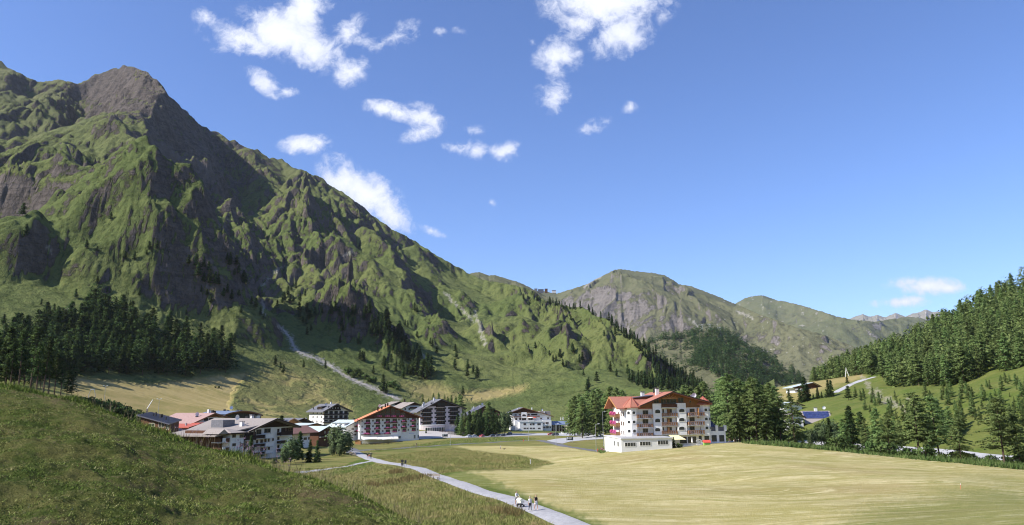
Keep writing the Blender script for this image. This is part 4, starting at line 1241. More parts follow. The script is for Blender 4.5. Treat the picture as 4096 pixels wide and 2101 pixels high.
# ------------------------------------------------------------------ buildings
class MB:
    def __init__(s):
        s.V, s.F = [], []
    def poly(s, pts, faces):
        o = len(s.V); s.V += [tuple(map(float, p)) for p in pts]; s.F += [tuple(i + o for i in f) for f in faces]
        return s
    def box(s, x0, x1, y0, y1, z0, z1):
        P = [(x0, y0, z0), (x1, y0, z0), (x1, y1, z0), (x0, y1, z0), (x0, y0, z1), (x1, y0, z1), (x1, y1, z1), (x0, y1, z1)]
        return s.poly(P, [(3, 2, 1, 0), (4, 5, 6, 7), (0, 1, 5, 4), (1, 2, 6, 5), (2, 3, 7, 6), (3, 0, 4, 7)])
    def prism(s, pts, y0, y1):
        """outline in (x, z), convex or not, pushed along y"""
        n = len(pts)
        P = [(x, y0, z) for x, z in pts] + [(x, y1, z) for x, z in pts]
        F = [tuple(range(n)), tuple(range(2 * n - 1, n - 1, -1))] + [(i + n, (i + 1) % n + n, (i + 1) % n, i) for i in range(n)]
        return s.poly(P, F)
    def slab(s, q, th):
        """four 3-D corners, thickened downward"""
        P = [tuple(p) for p in q] + [(p[0], p[1], p[2] - th) for p in q]
        return s.poly(P, [(0, 1, 2, 3), (7, 6, 5, 4), (0, 4, 5, 1), (1, 5, 6, 2), (2, 6, 7, 3), (3, 7, 4, 0)])
    def bar(s, a, b, r):
        V, F = tube([a, b], [r, r], 4)
        return s.poly(V, [tuple(f) for f in F] + [(3, 2, 1, 0), (4, 5, 6, 7)])
    def lathe(s, prof, n=10, c=(0, 0, 0)):
        P = [(c[0] + r * math.cos(2 * math.pi * k / n), c[1] + r * math.sin(2 * math.pi * k / n), c[2] + z) for r, z in prof for k in range(n)]
        F = [(i * n + k, i * n + (k + 1) % n, (i + 1) * n + (k + 1) % n, (i + 1) * n + k) for i in range(len(prof) - 1) for k in range(n)]
        return s.poly(P, F + [tuple(range(n - 1, -1, -1)), tuple(range((len(prof) - 1) * n, len(prof) * n))])
    def mesh(s, name, mat):
        me = bpy.data.meshes.new(name)
        me.from_pydata(s.V, [], s.F); me.materials.append(mat); me.update()
        return me
    def build(s, name, mat, parent=None, **kw):
        return link(name, s.mesh(name, mat), parent, **kw)


def tag(o, label, cat, group=None):
    o['label'] = label; o['category'] = cat
    if group:
        o['group'] = group
    return o


M_WHITE = plain_mat('white_plaster', (.76, .75, .73), (.83, .82, .80), .5, .9, .1)
M_GREYW = plain_mat('grey_plaster', (.52, .52, .53), (.60, .60, .61), .5, .9, .1)
M_PINKW = plain_mat('pink_plaster', (.70, .60, .58), (.78, .68, .66), .5, .9, .1)
M_CREAM = plain_mat('cream_plaster', (.70, .64, .50), (.77, .71, .57), .5, .9, .1)
M_WOOD = plain_mat('chalet_wood', (.18, .085, .035), (.27, .135, .055), 2.5, .8, .2, stretch=(5, 5, .5))
M_DWOOD = plain_mat('dark_wood', (.035, .022, .017), (.065, .040, .030), 2.5, .8, .2, stretch=(5, 5, .5))
M_BWOOD = plain_mat('brown_wood', (.085, .038, .022), (.14, .065, .036), 2.5, .8, .2, stretch=(5, 5, .5))
M_OWOOD = plain_mat('orange_wood', (.40, .19, .075), (.52, .27, .11), 2.5, .8, .2, stretch=(5, 5, .5))
M_BALC = plain_mat('balcony_wood', (.22, .115, .06), (.34, .19, .105), 3.0, .8, .2, stretch=(.5, 5, 5))
M_GLASS = plain_mat('window_glass', (.025, .028, .032), (.05, .055, .06), .6, .12, .6)
M_FRAME = plain_mat('window_frame', (.20, .13, .085), (.28, .19, .13), 4, .7, .2)
M_WFRAME = plain_mat('white_frame', (.72, .71, .69), (.8, .79, .77), 4, .6, .3)
M_TILE = plain_mat('red_tile', (.33, .125, .083), (.45, .195, .135), 7, .8, .25, bumpd=.06)
M_RED = plain_mat('red_sheet_roof', (.42, .10, .07), (.49, .135, .095), 1.5, .6, .3)
M_ROSE = plain_mat('rose_sheet_roof', (.36, .228, .20), (.43, .285, .25), 1.5, .65, .3)
M_ORNG = plain_mat('orange_tile', (.58, .20, .095), (.68, .27, .14), 6, .8, .25)
M_GROOF = plain_mat('grey_roof', (.135, .135, .15), (.19, .19, .205), 2.5, .6, .35)
M_BROOF = plain_mat('beige_stone_roof', (.26, .22, .195), (.36, .32, .29), 6, .85, .2)
M_RROOF = plain_mat('brown_red_roof', (.20, .105, .085), (.27, .15, .12), 6, .8, .2)
M_DARKR = plain_mat('anthracite_metal_roof', (.085, .082, .105), (.12, .118, .145), 1.2, .42, .5)
M_BLUER = plain_mat('blue_grey_roof', (.15, .19, .28), (.20, .25, .35), 1.2, .5, .5)
M_PALER = plain_mat('pale_green_roof', (.42, .48, .47), (.50, .56, .55), 3, .7, .3)
M_CHIM = plain_mat('chimney_plaster', (.66, .65, .63), (.76, .75, .73), 1, .9, .1)
M_BLACK = plain_mat('black_metal', (.02, .02, .022), (.04, .04, .043), 3, .5, .4)
M_STEEL = plain_mat('galvanised_steel', (.38, .39, .40), (.48, .49, .50), 4, .45, .5, .3)
M_DISH = plain_mat('dish_white', (.66, .67, .69), (.74, .75, .77), 3, .5, .4)
M_PINKF = plain_mat('pink_geranium', (.66, .13, .33), (.80, .26, .48), 14, .9, .1)
M_AWN = plain_mat('cream_awning', (.76, .71, .62), (.82, .78, .70), 2, .9, .1)
M_YAWN = plain_mat('yellow_awning', (.80, .72, .40), (.85, .78, .48), 2, .9, .1)
M_CANV = plain_mat('white_canvas', (.78, .76, .72), (.84, .82, .79), 2, .9, .1)
M_SOLAR = plain_mat('solar_glass', (.03, .042, .12), (.05, .065, .17), .8, .12, .7)
M_STONE = plain_mat('stone_wall', (.26, .245, .23), (.40, .38, .355), 2.2, .95, .1, bumpd=.1)


def K(u0, v0, k):
    return lambda x, y: (u0 + x / k, v0 + y / k)


K1, K3, K4 = K(125, 387.5, 17.616), K(225, 387.5, 17.616), K(337.5, 387.5, 17.616)
K5, K6, K7, K8 = K(450, 387.5, 17.173), K(600, 382.5, 16.51), K(725, 362.5, 13.213), K(850, 262.5, 6.218)
_mesh_cache = {}


class House:
    """a house with its own axes: x along the front, y into the depth, z up; P(x, y) reads a picture point on the front wall"""
    def __init__(s, name, label, k, L, R, base, depth, cat='house', group=None):
        s.k = k
        (xl, rl), (xr, rr_) = L, R
        ul, vb = k(xl, base); ur, _ = k(xr, base)
        pl, pr = at_range(ul, vb, rl), at_range(ur, 400, rr_)
        d = pr[:2] - pl[:2]; s.W = float(np.hypot(*d)); s.ex = d / s.W; s.ey = np.array([-s.ex[1], s.ex[0]])
        s.O = pl; s.D = depth
        s.root = link(name, None)
        s.root.location = pl; s.root.rotation_euler = (0, 0, math.atan2(s.ex[1], s.ex[0]))
        tag(s.root, label, cat, group)
    def P(s, x, y, off=0.0):
        d = ray(*s.k(x, y)); n = s.ey
        o = s.O[:2] - s.ey * off
        t = (o @ n) / (d[:2] @ n)
        q = d * t
        return float((q[:2] - o) @ s.ex), float(q[2] - s.O[2])
    def side(s, x, y, right=False):
        d = ray(*s.k(x, y)); n = s.ex
        o = s.O[:2] + (s.ex * s.W if right else 0)
        t = (o @ n) / (d[:2] @ n); q = d * t
        return float((q[:2] - o) @ s.ey), float(q[2] - s.O[2])
    def loc(s, w_):
        d = np.asarray(w_)[:2] - s.O[:2]
        return float(d @ s.ex), float(d @ s.ey), float(w_[2] - s.O[2])
    def box(s, name, mat, x0, x1, y0, y1, z0, z1, parent=None):
        return MB().box(x0, x1, y0, y1, z0, z1).build(name, mat, parent or s.root)
    def gabled(s, eL, pk, eR, wall, roof, over=(1.2, 1.3), th=.35, gable=None, gy=None, x0=0.0, x1=None, y0=0.0, y1=None, fascia=None):
        x1 = s.W if x1 is None else x1; y1 = s.D if y1 is None else y1
        hl, (xp, hp), hr = s.P(*eL)[1], s.P(*pk), s.P(*eR)[1]
        s.g = (x0, x1, hl, xp, hp, hr)
        MB().prism([(x0, -7.0), (x1, -7.0), (x1, hr), (xp, hp), (x0, hl)], y0, y1).build('wall', wall, s.root)
        if gable is not None:
            gh = s.P(pk[0], gy)[1]
            def cut(xa, ha):
                return (xa, max(gh, ha)) if ha >= gh else (xp + (xa - xp) * (hp - gh) / (hp - ha), gh)
            a, b = cut(x0, hl), cut(x1, hr)
            pts = [(a[0], gh), (b[0], gh)] + ([b] if b[1] > gh else []) + [(xp, hp)] + ([a] if a[1] > gh else [])
            MB().prism(pts, y0 - .10, y0 - .003).build('gable', gable, s.root)
        sl, sr = (hp - hl) / (xp - x0), (hp - hr) / (x1 - xp)
        os_, of = over
        A, B_ = (x0 - os_, hl - sl * os_ + .02), (x1 + os_, hr - sr * os_ + .02)
        for (e, nm) in ((A, 'roof'), (B_, 'roof')):
            q = [(e[0], y0 - of, e[1] + th), (xp, y0 - of, hp + .02 + th), (xp, y1 + .8, hp + .02 + th), (e[0], y1 + .8, e[1] + th)]
            if e is B_:
                q = [q[1], q[0], q[3], q[2]]
            ro = MB().slab(q, th).build(nm, roof, s.root)
            p, qq = np.array([xp, y0 - of - .05, hp + th + .05]), np.array([e[0], y0 - of - .05, e[1] + th + .05])
            MB().slab([p, qq, qq + (0, .045, 0), p + (0, .045, 0)], .42).build('bargeboard', fascia or M_DWOOD, ro)
        return s
    def pane_mesh(s, w_, h, kind, fm, mull):
        key = (round(w_, 2), round(h, 2), kind, fm.name, mull)
        if key in _mesh_cache:
            return _mesh_cache[key]
        f = .09
        fr = MB()
        if kind == 'arch':
            n = 8; hs = h - w_ * .28
            out = [(w_ / 2 * math.cos(math.pi * i / n), hs + (h - hs) * math.sin(math.pi * i / n)) for i in range(n + 1)]
            inn = [((w_ / 2 - f * 1.4) * math.cos(math.pi * i / n), hs + (h - hs - f * 1.4) * math.sin(math.pi * i / n)) for i in range(n + 1)]
            for i in range(n):
                fr.prism([inn[i], out[i], out[i + 1], inn[i + 1]], -.07, 0)
            for sx in (-1, 1):
                a, b = sorted((sx * w_ / 2, sx * (w_ / 2 - f * 1.4))); fr.box(a, b, -.07, 0, 0, hs)
            fr.box(-w_ / 2 - .08, w_ / 2 + .08, -.12, 0, -.12, 0)
            pane = MB().prism([(-w_ / 2 + .08, 0.02), (w_ / 2 - .08, 0.02), (w_ / 2 - .08, hs)] + inn[1:-1] + [(-w_ / 2 + .08, hs)], -.035, -.003)
        else:
            fr.box(-w_ / 2, w_ / 2, -.07, 0, 0, f).box(-w_ / 2, w_ / 2, -.07, 0, h - f, h).box(-w_ / 2, -w_ / 2 + f, -.07, 0, f, h - f).box(w_ / 2 - f, w_ / 2, -.07, 0, f, h - f)
            for i in range(1, mull):
                x = -w_ / 2 + w_ * i / mull; fr.box(x - .035, x + .035, -.065, 0, f, h - f)
            pane = MB().box(-w_ / 2 + f - .004, w_ / 2 - f + .004, -.035, -.003, f - .004, h - f + .004)
        _mesh_cache[key] = (fr.mesh('window', fm), pane.mesh('pane', M_GLASS))
        return _mesh_cache[key]
    def window(s, xa, xb, za, zb, kind='rect', fm=None, mull=2, y=0.0, rot=0.0, at=None, name='window'):
        w_, h = round(abs(xb - xa), 1), round(zb - za, 1)
        a, b = s.pane_mesh(max(w_, .3), max(h, .3), kind, fm or M_FRAME, mull)
        o = link(name, a, s.root); o.location = at if at is not None else ((xa + xb) / 2, y - .004, za); o.rotation_euler = (0, 0, rot)
        link('pane', b, o)
        return o
    def wpx(s, x0, y0, x1, y1, **kw):
        a = s.P(x0, y1, -kw.get('y', 0)); b = s.P(x1, y0, -kw.get('y', 0))
        return s.window(a[0], b[0], a[1], b[1], **kw)
    def balcony(s, xa, xb, za, zb, depth=1.3, mat=None, slab=None, flower=None, y=0.0, gaps=False, name='balcony'):
        mat = mat or M_BALC
        o = MB().box(xa, xb, y - depth, y - .003, za - .18, za).build(name, slab or M_GREYW, s.root)
        h = zb - za
        r = MB()
        r.box(xa, xb, y - depth - .06, y - depth, za + .02, za + h - .12) if not gaps else None
        if gaps:
            n = max(2, int((xb - xa) / .55))
            for i in range(n):
                c = xa + (xb - xa) * (i + .5) / n; r.box(c - .2, c + .2, y - depth - .05, y - depth, za + .06, za + h - .14)
        for c in (xa, xb):
            r.box(c - .05, c + .05, y - depth - .09, y - depth + .02, za - .18, za + h)
            r.box(c - .03, c + .03, y - depth + .02, y - .01, za + .08, za + h - .12)
        r.box(xa - .08, xb + .08, y - depth - .12, y - depth + .05, za + h - .12, za + h)
        r.build('railing', mat, o)
        if flower:
            m_ = (xa + xb) / 2; flowers(o, m_ - (xb - xa) * .27, m_ + (xb - xa) * .27, y - depth - .22, za + h - .02, flower)
        return o
    def bpx(s, x0, y0, x1, y1, **kw):
        d = kw.get('depth', 1.3) - kw.get('y', 0)
        a = s.P(x0, y1, d); b = s.P(x1, y0, d)
        return s.balcony(a[0], b[0], a[1], b[1], **kw)
    def chimney(s, x, y, z0, z1, w_=.9, mat=None, cap=True):
        o = MB().box(x - w_ / 2, x + w_ / 2, y - w_ / 2, y + w_ / 2, z0, z1).build('chimney', mat or M_CHIM, s.root)
        if cap:
            c = MB().box(x - w_ * .62, x + w_ * .62, y - w_ * .62, y + w_ * .62, z1 + .22, z1 + .36)
            for sx in (-1, 1):
                for sy in (-1, 1):
                    c.box(x + sx * w_ * .4 - .06, x + sx * w_ * .4 + .06, y + sy * w_ * .4 - .06, y + sy * w_ * .4 + .06, z1 - .02, z1 + .23)
            c.build('chimney_cap', M_GROOF if mat is None else mat, o)
        return o
    def roof_z(s, x):
        x0, x1, hl, xp, hp, hr = s.g
        return hl + (hp - hl) * (x - x0) / (xp - x0) if x < xp else hr + (hp - hr) * (x1 - x) / (x1 - xp)
    def dish(s, x, y, z, r=.6):
        o = MB().bar((x, y, z - .9), (x, y, z), .05).build('antenna_mast', M_STEEL, s.root)
        n = 10; P = [(x, y - .10, z)]
        for q, d in ((.55, -.02), (1, .12)):
            P += [(x + r * q * math.cos(2 * math.pi * k / n), y - .10 - d, z + .1 + r * q * math.sin(2 * math.pi * k / n)) for k in range(n)]
        F = [(0, 1 + k, 1 + (k + 1) % n) for k in range(n)] + [(1 + k, 11 + k, 11 + (k + 1) % n, 1 + (k + 1) % n) for k in range(n)]
        MB().poly(P, F).build('satellite_dish', M_DISH, o)


def flowers(parent, xa, xb, y, z, dens=1.0):
    key = ('fl', round(xb - xa, 1))
    if key not in _mesh_cache:
        w_ = round(xb - xa, 1); r = np.random.default_rng(int(w_ * 10) + 3); n = int(20 * w_)
        P = np.stack([r.uniform(-w_ / 2, w_ / 2, n), r.normal(0, .14, n), r.uniform(-.25, .38, n)], -1)
        P[:, 2] *= (1 - .5 * np.abs(P[:, 0] / (w_ / 2)))
        d1 = r.normal(0, 1, (n, 3)); d1 /= np.linalg.norm(d1, axis=1)[:, None]
        d2 = np.cross(d1, r.normal(0, 1, (n, 3))); d2 /= np.linalg.norm(d2, axis=1)[:, None]
        k = .22
        V = np.stack([P - d1 * k, P + d2 * k, P + d1 * k, P - d2 * k], 1).reshape(-1, 3)
        _mesh_cache[key] = mesh_np('geraniums', V, np.arange(n * 4).reshape(-1, 4), False, {}, [M_PINKF])
    o = link('geraniums', _mesh_cache[key], parent)
    o.location = ((xa + xb) / 2, y, z)
    return o


# --- the big red-tiled hotel on the right
h = House('hotel', 'white hotel with red tiled roofs, corner turrets and carved wooden gable', K6, (440, 224), (1800, 233), 1040, 19, 'hotel')
h.gabled((440, 400), (1165, 172), (1800, 345), M_WHITE, M_TILE, over=(.5, 2.2), th=.4, gable=M_WOOD, gy=415, x0=h.P(640, 400)[0], x1=h.P(1790, 400)[0], y0=0)
S, rt = h, h.root
xl_, xr_ = h.P(640, 400)[0], h.P(1650, 400)[0]
# corner bays with pointed roofs
for (xa, xb, ye, xap, yap, n_) in ((430, 640, 400, 520, 240, 8), (1630, 1812, 350, 1690, 232, 8)):
    a, z = h.P(xa, ye); b, _ = h.P(xb, ye); zt = h.P(xap, yap)[1]; zb = -7.0 if xa < 900 else h.P(xa, 880)[1]
    cx, rad = (a + b) / 2, (b - a) / 2
    ang = [math.pi / 8 + i * math.pi / 4 for i in range(8)]
    ring = [(cx + rad * 1.08 * math.cos(t), .9 + rad * 1.08 * math.sin(t)) for t in ang]
    MB().poly([(x, y, zb) for x, y in ring] + [(x, y, z) for x, y in ring], [(7, 6, 5, 4, 3, 2, 1, 0), tuple(range(8, 16))] + [(i, (i + 1) % 8, (i + 1) % 8 + 8, i + 8) for i in range(8)]).build('turret_wall', M_WHITE, rt)
    er = [(cx + (rad * 1.08 + .75) * math.cos(t), .9 + (rad * 1.08 + .75) * math.sin(t)) for t in ang]
    tr = MB().poly([(x, y, z - .05) for x, y in er] + [(x, y, z - .35) for x, y in er] + [(cx, .9, zt)], [(i, (i + 1) % 8, 16) for i in range(8)] + [(i + 8, (i + 1) % 8 + 8, (i + 1) % 8, i) for i in range(8)] + [tuple(range(15, 7, -1))]).build('turret_roof', M_TILE, rt)
    for i in range(8):
        MB().bar((er[i][0], er[i][1], z), (cx, .9, zt + .05), .07).build('hip_ridge', M_RED, tr)
    MB().bar((cx, .9, zt - .1), (cx, .9, zt + 1.1), .06).build('finial', M_BLACK, tr)
    for (yt, yb) in ((470, 520), (620, 672), (770, 825)) if xa < 900 else ((425, 472), (575, 622), (722, 770)):
        z0, z1 = h.P(xa + 60, yb)[1], h.P(xa + 60, yt)[1]
        for kq in (5, 4) if xa < 900 else (5, 6):
            t0, t1 = ang[kq], ang[(kq + 1) % 8]
            m_ = (t0 + t1) / 2; rr_ = rad * 1.08 * math.cos(math.pi / 8)
            h.window(0, 1.15, z0, z1, kind='arch', at=(cx + (rr_ + .01) * math.cos(m_), .9 + (rr_ + .01) * math.sin(m_), z0), rot=m_ + math.pi / 2, mull=1, fm=M_WFRAME)
# projecting white bays with arched openings
for (xa, xb, top, rows_) in ((882, 1022, 348, ((442, 508), (592, 658), (742, 806))), (1276, 1428, 340, ((428, 490), (576, 640), (722, 784)))):
    a, b = h.P(xa, 600, .9)[0], h.P(xb, 600, .9)[0]
    h.box('bay', M_WHITE, a, b, -.9, .3, h.P(xa, 868, .9)[1], h.P(xa, top, .9)[1])
    for (yt, yb) in rows_:
        h.wpx(xa + 24, yt, xb - 26, yb, kind='arch', fm=M_WFRAME, mull=1, y=-.9)
# middle loggia: recessed dark depth with balconies
for (yt, yb) in ((500, 560), (655, 715), (792, 850)):
    h.bpx(1028, yt, 1276, yb, depth=.95, mat=M_BALC, gaps=True)
for (yt, yb) in ((440, 500), (590, 655), (735, 792)):
    for (xa, xb) in ((1030, 1055), (1145, 1185), (1252, 1272)):
        h.wpx(xa, yt, xb, yb, mull=1)
    a, z0 = h.P(1110, yb); z1 = h.P(1110, yt)[1]
    MB().box(a, a + .5, -.8, -.004, z0 - .5, z1).build('privacy_screen', M_WOOD, rt)
h.bpx(1018, 358, 1268, 410, depth=1.1, mat=M_BWOOD)
h.wpx(1005, 270, 1085, 355, mull=2, y=-.10); h.wpx(1098, 270, 1255, 355, mull=3, y=-.10)
h.wpx(885, 272, 970, 345, mull=2, y=-.10); h.wpx(1290, 245, 1376, 330, mull=2, y=-.10); h.wpx(1476, 297, 1503, 335, mull=1, y=-.10)
cx, cz = h.P(1130, 265)
tr = MB().box(h.P(1010, 265)[0], h.P(1255, 265)[0], -1.3, -1.1, cz, cz + .22)
for t in (20, 55, 90, 125, 160):
    tr.bar((cx, -1.2, cz), (cx + 2.2 * math.cos(math.radians(t)), -1.2, cz + .2 + 1.25 * math.sin(math.radians(t))), .09)
tr.build('gable_truss', M_OWOOD, rt)
for (xa, xb, rows_) in ((618, 872, ((526, 592), (680, 742), (830, 884))), (1472, 1722, ((490, 550), (640, 702), (785, 850)))):
    for i, (yt, yb) in enumerate(rows_):
        o = h.bpx(xa, yt, xb, yb, depth=1.5, mat=M_BALC, gaps=True)
        x_, z_ = h.P((xa + xb) / 2, yb, 1.5); zt_ = h.P(xa, yt, 1.5)[1]
        for xs in (x_ - 1.3, x_ + 1.3):
            d_ = MB().bar((xs - .4, -1.6, z_ + .45), (xs, -1.6, z_ + .8), .05).bar((xs, -1.6, z_ + .8), (xs + .4, -1.6, z_ + .45), .05).bar((xs + .4, -1.6, z_ + .45), (xs, -1.6, z_ + .15), .05).bar((xs, -1.6, z_ + .15), (xs - .4, -1.6, z_ + .45), .05)
            d_.build('carved_lozenge', M_DWOOD, o)
for (xa, xb, ys) in ((708, 792, ((458, 526), (605, 678), (757, 828))), (1480, 1560, ((428, 492), (575, 640), (722, 786)))):
    for yt, yb in ys:
        h.wpx(xa, yt, xb, yb, mull=2)
for yt, yb in ((432, 488), (580, 640), (726, 784)):
    h.wpx(1660, yt, 1706, yb, kind='arch', mull=1)
a, z0 = h.P(1600, 510); MB().box(a, a + .12, -1.4, -.004, z0 - 1.3, z0 + 1.7).build('privacy_screen', M_OWOOD, rt)
# ground floor glazing
for (xa, xb, yt, yb) in ((1320, 1430, 895, 1005), (1455, 1585, 890, 1000), (1635, 1675, 882, 960), (1728, 1800, 876, 985)):
    h.wpx(xa, yt, xb, yb, mull=2, fm=M_BLACK)
# left wing: gable towards the left, with flower balconies
x0w, x1w = -.2, xl_ + 3
zl0, zl1 = h.side(330, 430)[1], h.P(450, 420)[1]
ye0, ye1 = 3.2, 13.5
zE = h.P(440, 415)[1]; zP = zE + 3.0
ym = (ye0 + ye1) / 2
MB().poly([(x0w, ye0 - 2.5, -7.0), (x1w, ye0 - 2.5, -7.0), (x1w, ye1, -7.0), (x0w, ye1, -7.0), (x0w, ye0 - 2.5, zE), (x1w, ye0 - 2.5, zE), (x1w, ye1, zE), (x0w, ye1, zE), (x0w, ym, zP), (x1w, ym, zP)],
          [(3, 2, 1, 0), (0, 1, 5, 4), (2, 3, 7, 6), (1, 2, 6, 9, 5), (0, 4, 8, 7, 3), (4, 5, 9, 8), (6, 7, 8, 9)]).build('wing_wall', M_WHITE, rt)
for sgn in (0, 1):
    yv = ye0 - 3.4 if sgn == 0 else ye1 + 1.0
    zv = zE - .5
    q = [(x0w - 2.4, yv, zv + .3), (x1w + 4, yv, zv + .3), (x1w + 4, ym, zP + .35), (x0w - 2.4, ym, zP + .35)]
    ro = MB().slab(q if sgn == 0 else [q[1], q[0], q[3], q[2]], .3).build('wing_roof', M_TILE, rt)
    p, e = np.array([x0w - 2.45, ym, zP + .4]), np.array([x0w - 2.45, yv, zv + .35])
    MB().slab([p, e, e - (.06, 0, 0), p - (.06, 0, 0)], .45).build('bargeboard', M_OWOOD, ro)
MB().poly([(x0w - .12, ye0 - 2.4, zE), (x0w - .12, ye1 - .1, zE), (x0w - .12, ym, zP - .1), (x0w - .01, ye0 - 2.4, zE), (x0w - .01, ye1 - .1, zE), (x0w - .01, ym, zP - .1)], [(0, 2, 1), (3, 4, 5), (0, 1, 4, 3), (1, 2, 5, 4), (2, 0, 3, 5)]).build('wing_gable', M_OWOOD, rt)
for i in range(3):
    z0 = zE - 1.35 - 2.75 * i - 1.5
    o = MB().box(x0w - 1.35, x0w - .003, ye0 + 2.2, ye0 + 9, z0 - .15, z0).build('side_balcony', M_BALC, rt)
    MB().box(x0w - 1.4, x0w - 1.33, ye0 + 2.2, ye0 + 9, z0 + .05, z0 + 1.0).box(x0w - 1.33, x0w - .02, ye0 + 2.15, ye0 + 2.21, z0 + .05, z0 + 1.0).box(x0w - 1.45, x0w - 1.28, ye0 + 2.1, ye0 + 9.1, z0 + .98, z0 + 1.08).build('railing', M_BALC, o)
    for yy in (ye0 + 3.5, ye0 + 6.6):
        f = flowers(o, 0, 2.6, 0, 0); f.location = (x0w - 1.5, yy, z0 + 1.0); f.rotation_euler = (0, 0, math.pi / 2); f.scale = (1, 1.6, 1.7)
    for yy in (ye0 - 1.6, ye0 + .6, ye0 + 3.4):
        h.window(0, .95, z0 + .25, z0 + 1.5, at=(x0w - .006, yy, z0 + .25), rot=-math.pi / 2, mull=2)
# dormer, chimneys, dishes
xd0, xd1 = h.P(560, 300)[0], h.P(640, 300)[0]
zz = h.roof_z(xl_ + 1.5)
dm = MB().box(xl_ + .6, xl_ + 5.2, 6.5, 12.5, zz, zz + 2.2).build('dormer', M_WOOD, rt)
MB().slab([(xl_ + .1, 5.9, zz + 2.15), (xl_ + 6.8, 5.9, zz + 2.9), (xl_ + 6.8, 13, zz + 2.9), (xl_ + .1, 13, zz + 2.15)], .25).build('dormer_roof', M_DARKR, dm)
h.window(0, 1.6, 0, 1.1, at=(xl_ + .59, 8.2, zz + .7), rot=-math.pi / 2)
for (px_, py_, yy) in ((700, 165, 9.5), (940, 105, 6.0)):
    x_, z_ = h.P(px_, py_, -yy)
    h.chimney(x_, yy, z_ - 3.2, z_, 1.0)
h.chimney(h.P(888, 100, -14)[0], 14, h.P(888, 100, -14)[1] - 2, h.P(888, 100, -14)[1], .45, M_BLACK, False)
x_, z_ = h.P(1550, 215, -3); h.dish(x_, 3, z_, .75)
x_, z_ = h.P(1505, 230, -3.5); h.dish(x_, 3.5, z_, .5)
# flat-roofed pool annexe in front
a = h.P(355, 1112, 9.5)[0]; b = h.P(1192, 1058, 9.5)[0]
zt = h.P(355, 935, 9.5)[1]
an = h.box('annexe_wall', M_WHITE, a, b, -9.5, -.01, -3.5, zt)
MB().box(a - .2, b + .2, -9.75, -.02, zt + .002, zt + .28).build('annexe_roof', M_GREYW, rt)
MB().box(a + .6, b - .6, -8.9, -.9, zt + .281, zt + .33).build('annexe_gravel', plain_mat('roof_gravel', (.32, .31, .31), (.46, .45, .44), 4), rt)
an2 = h.box('annexe_side', M_WHITE, a - .0, 0.5, -.004, 9.0, -3.5, zt)
MB().box(a - .2, 1, -.01, 9.2, zt + .001, zt + .279).build('annexe_roof', M_GREYW, rt)
for (xa, xb, yt, yb) in ((410, 590, 985, 1060), (658, 836, 968, 1045), (952, 1126, 953, 1030)):
    h.wpx(xa, yt, xb, yb, mull=4, fm=M_WFRAME, y=-9.5)
for yy in (-6.4, -2.6):
    h.window(0, 1.6, zt - 2.2, zt - .7, at=(a - .006, yy, zt - 2.3), rot=-math.pi / 2, mull=2, fm=M_WFRAME)
# low wing on the right with a dark parapet
a = h.P(1800, 900)[0] + .02; b = h.P(2095, 970)[0]; zt = h.P(1830, 805)[1]; zq = h.P(1960, 770)[1]
h.box('low_wing', M_WHITE, a, b, .6, 10, -7.0, zt)
h.box('dark_parapet', M_DARKR, a + .2, b - .3, .9, 1.1, zt, zt + 1.3)
for xx in (1945, 2085):
    x_ = h.P(xx, 800)[0]
    h.box('parapet_post', M_WHITE, x_ - .4, x_ + .4, .5, 1.3, zt - .001, zt + 1.7)
MB().lathe([(1.9, 0), (1.9, .2), (.05, 1.9)], 4, (a + 2.0, 2.6, zt + 1.2)).build('glass_pyramid', M_SOLAR, rt)
for (xa, xb) in ((1848, 1922), (1972, 2048)):
    h.wpx(xa, 866, xb, 975, mull=2, fm=M_BLACK, y=.6)
# the cloth awning
a0, z0 = h.P(1150, 870, .9); b0 = h.P(1290, 852, .9)[0]; z1 = h.P(1310, 942, 4.2)[1]
MB().slab([(a0, -4.2, z1), (b0 + 1.2, -4.2, z1), (b0, -.95, z0), (a0 - .3, -.95, z0)], .06).build('awning', M_YAWN, rt)
HOTEL = h

# --- orange-roofed hotel
h = House('hotel', 'white hotel with orange roof and rows of pink flower balconies above a cream awning', K4, (392, 412), (1442, 416), 925, 16, 'hotel')
h.gabled((392, 572), (932, 335), (1442, 520), M_WHITE, M_ORNG, over=(2.2, 2.2), th=.45, gable=M_BWOOD, gy=545, fascia=M_BWOOD)
BAYS = [(475, 582), (650, 755), (825, 935), (945, 1056), (1120, 1222), (1285, 1385)]
for i, (xa, xb) in enumerate(BAYS):
    up = 14 * i / 5
    for j, yb in enumerate((648, 745, 838)):
        if j == 2 and i < 3:
            pass
        sh = {0: 0, 1: 5, 2: 12, 3: 20, 4: 32, 5: 45}[i]
        if not (j == 2 and i >= 3):
            h.bpx(xa, yb - 28 - sh, xb, yb - sh, depth=1.2, mat=M_BWOOD, flower=True)
        else:
            f = flowers(h.root, h.P(xa + 20, yb - 60)[0], h.P(xb - 20, yb)[0], -.35, h.P(xa, yb - 62 - (sh - 20) * .6)[1])
        h.wpx(xa + 24, yb - 86 - sh, xb - 6, yb - 26 - sh, mull=3)
for (xa, xb) in ((608, 640), (780, 812), (1066, 1098), (1232, 1264), (1394, 1424), (420, 446)):
    for j, yb in enumerate((610, 707, 800)):
        sh = (xa - 420) / 1000 * 42
        h.wpx(xa, yb - 38 - sh, xb, yb - sh, mull=2, fm=M_WFRAME)
h.bpx(652, 492, 1220, 545, depth=1.4, mat=M_BWOOD)
for xc in (740, 880, 990, 1130):
    xx, zz = h.P(xc, 505, 1.6)
    f = flowers(h.root, xx - 1.3, xx + 1.3, -1.75, zz)
for (xa, xb) in ((672, 755), (765, 840), (850, 925), (945, 1015), (1030, 1100), (1115, 1192)):
    h.wpx(xa, 440, xb, 500, mull=2, y=-.10)
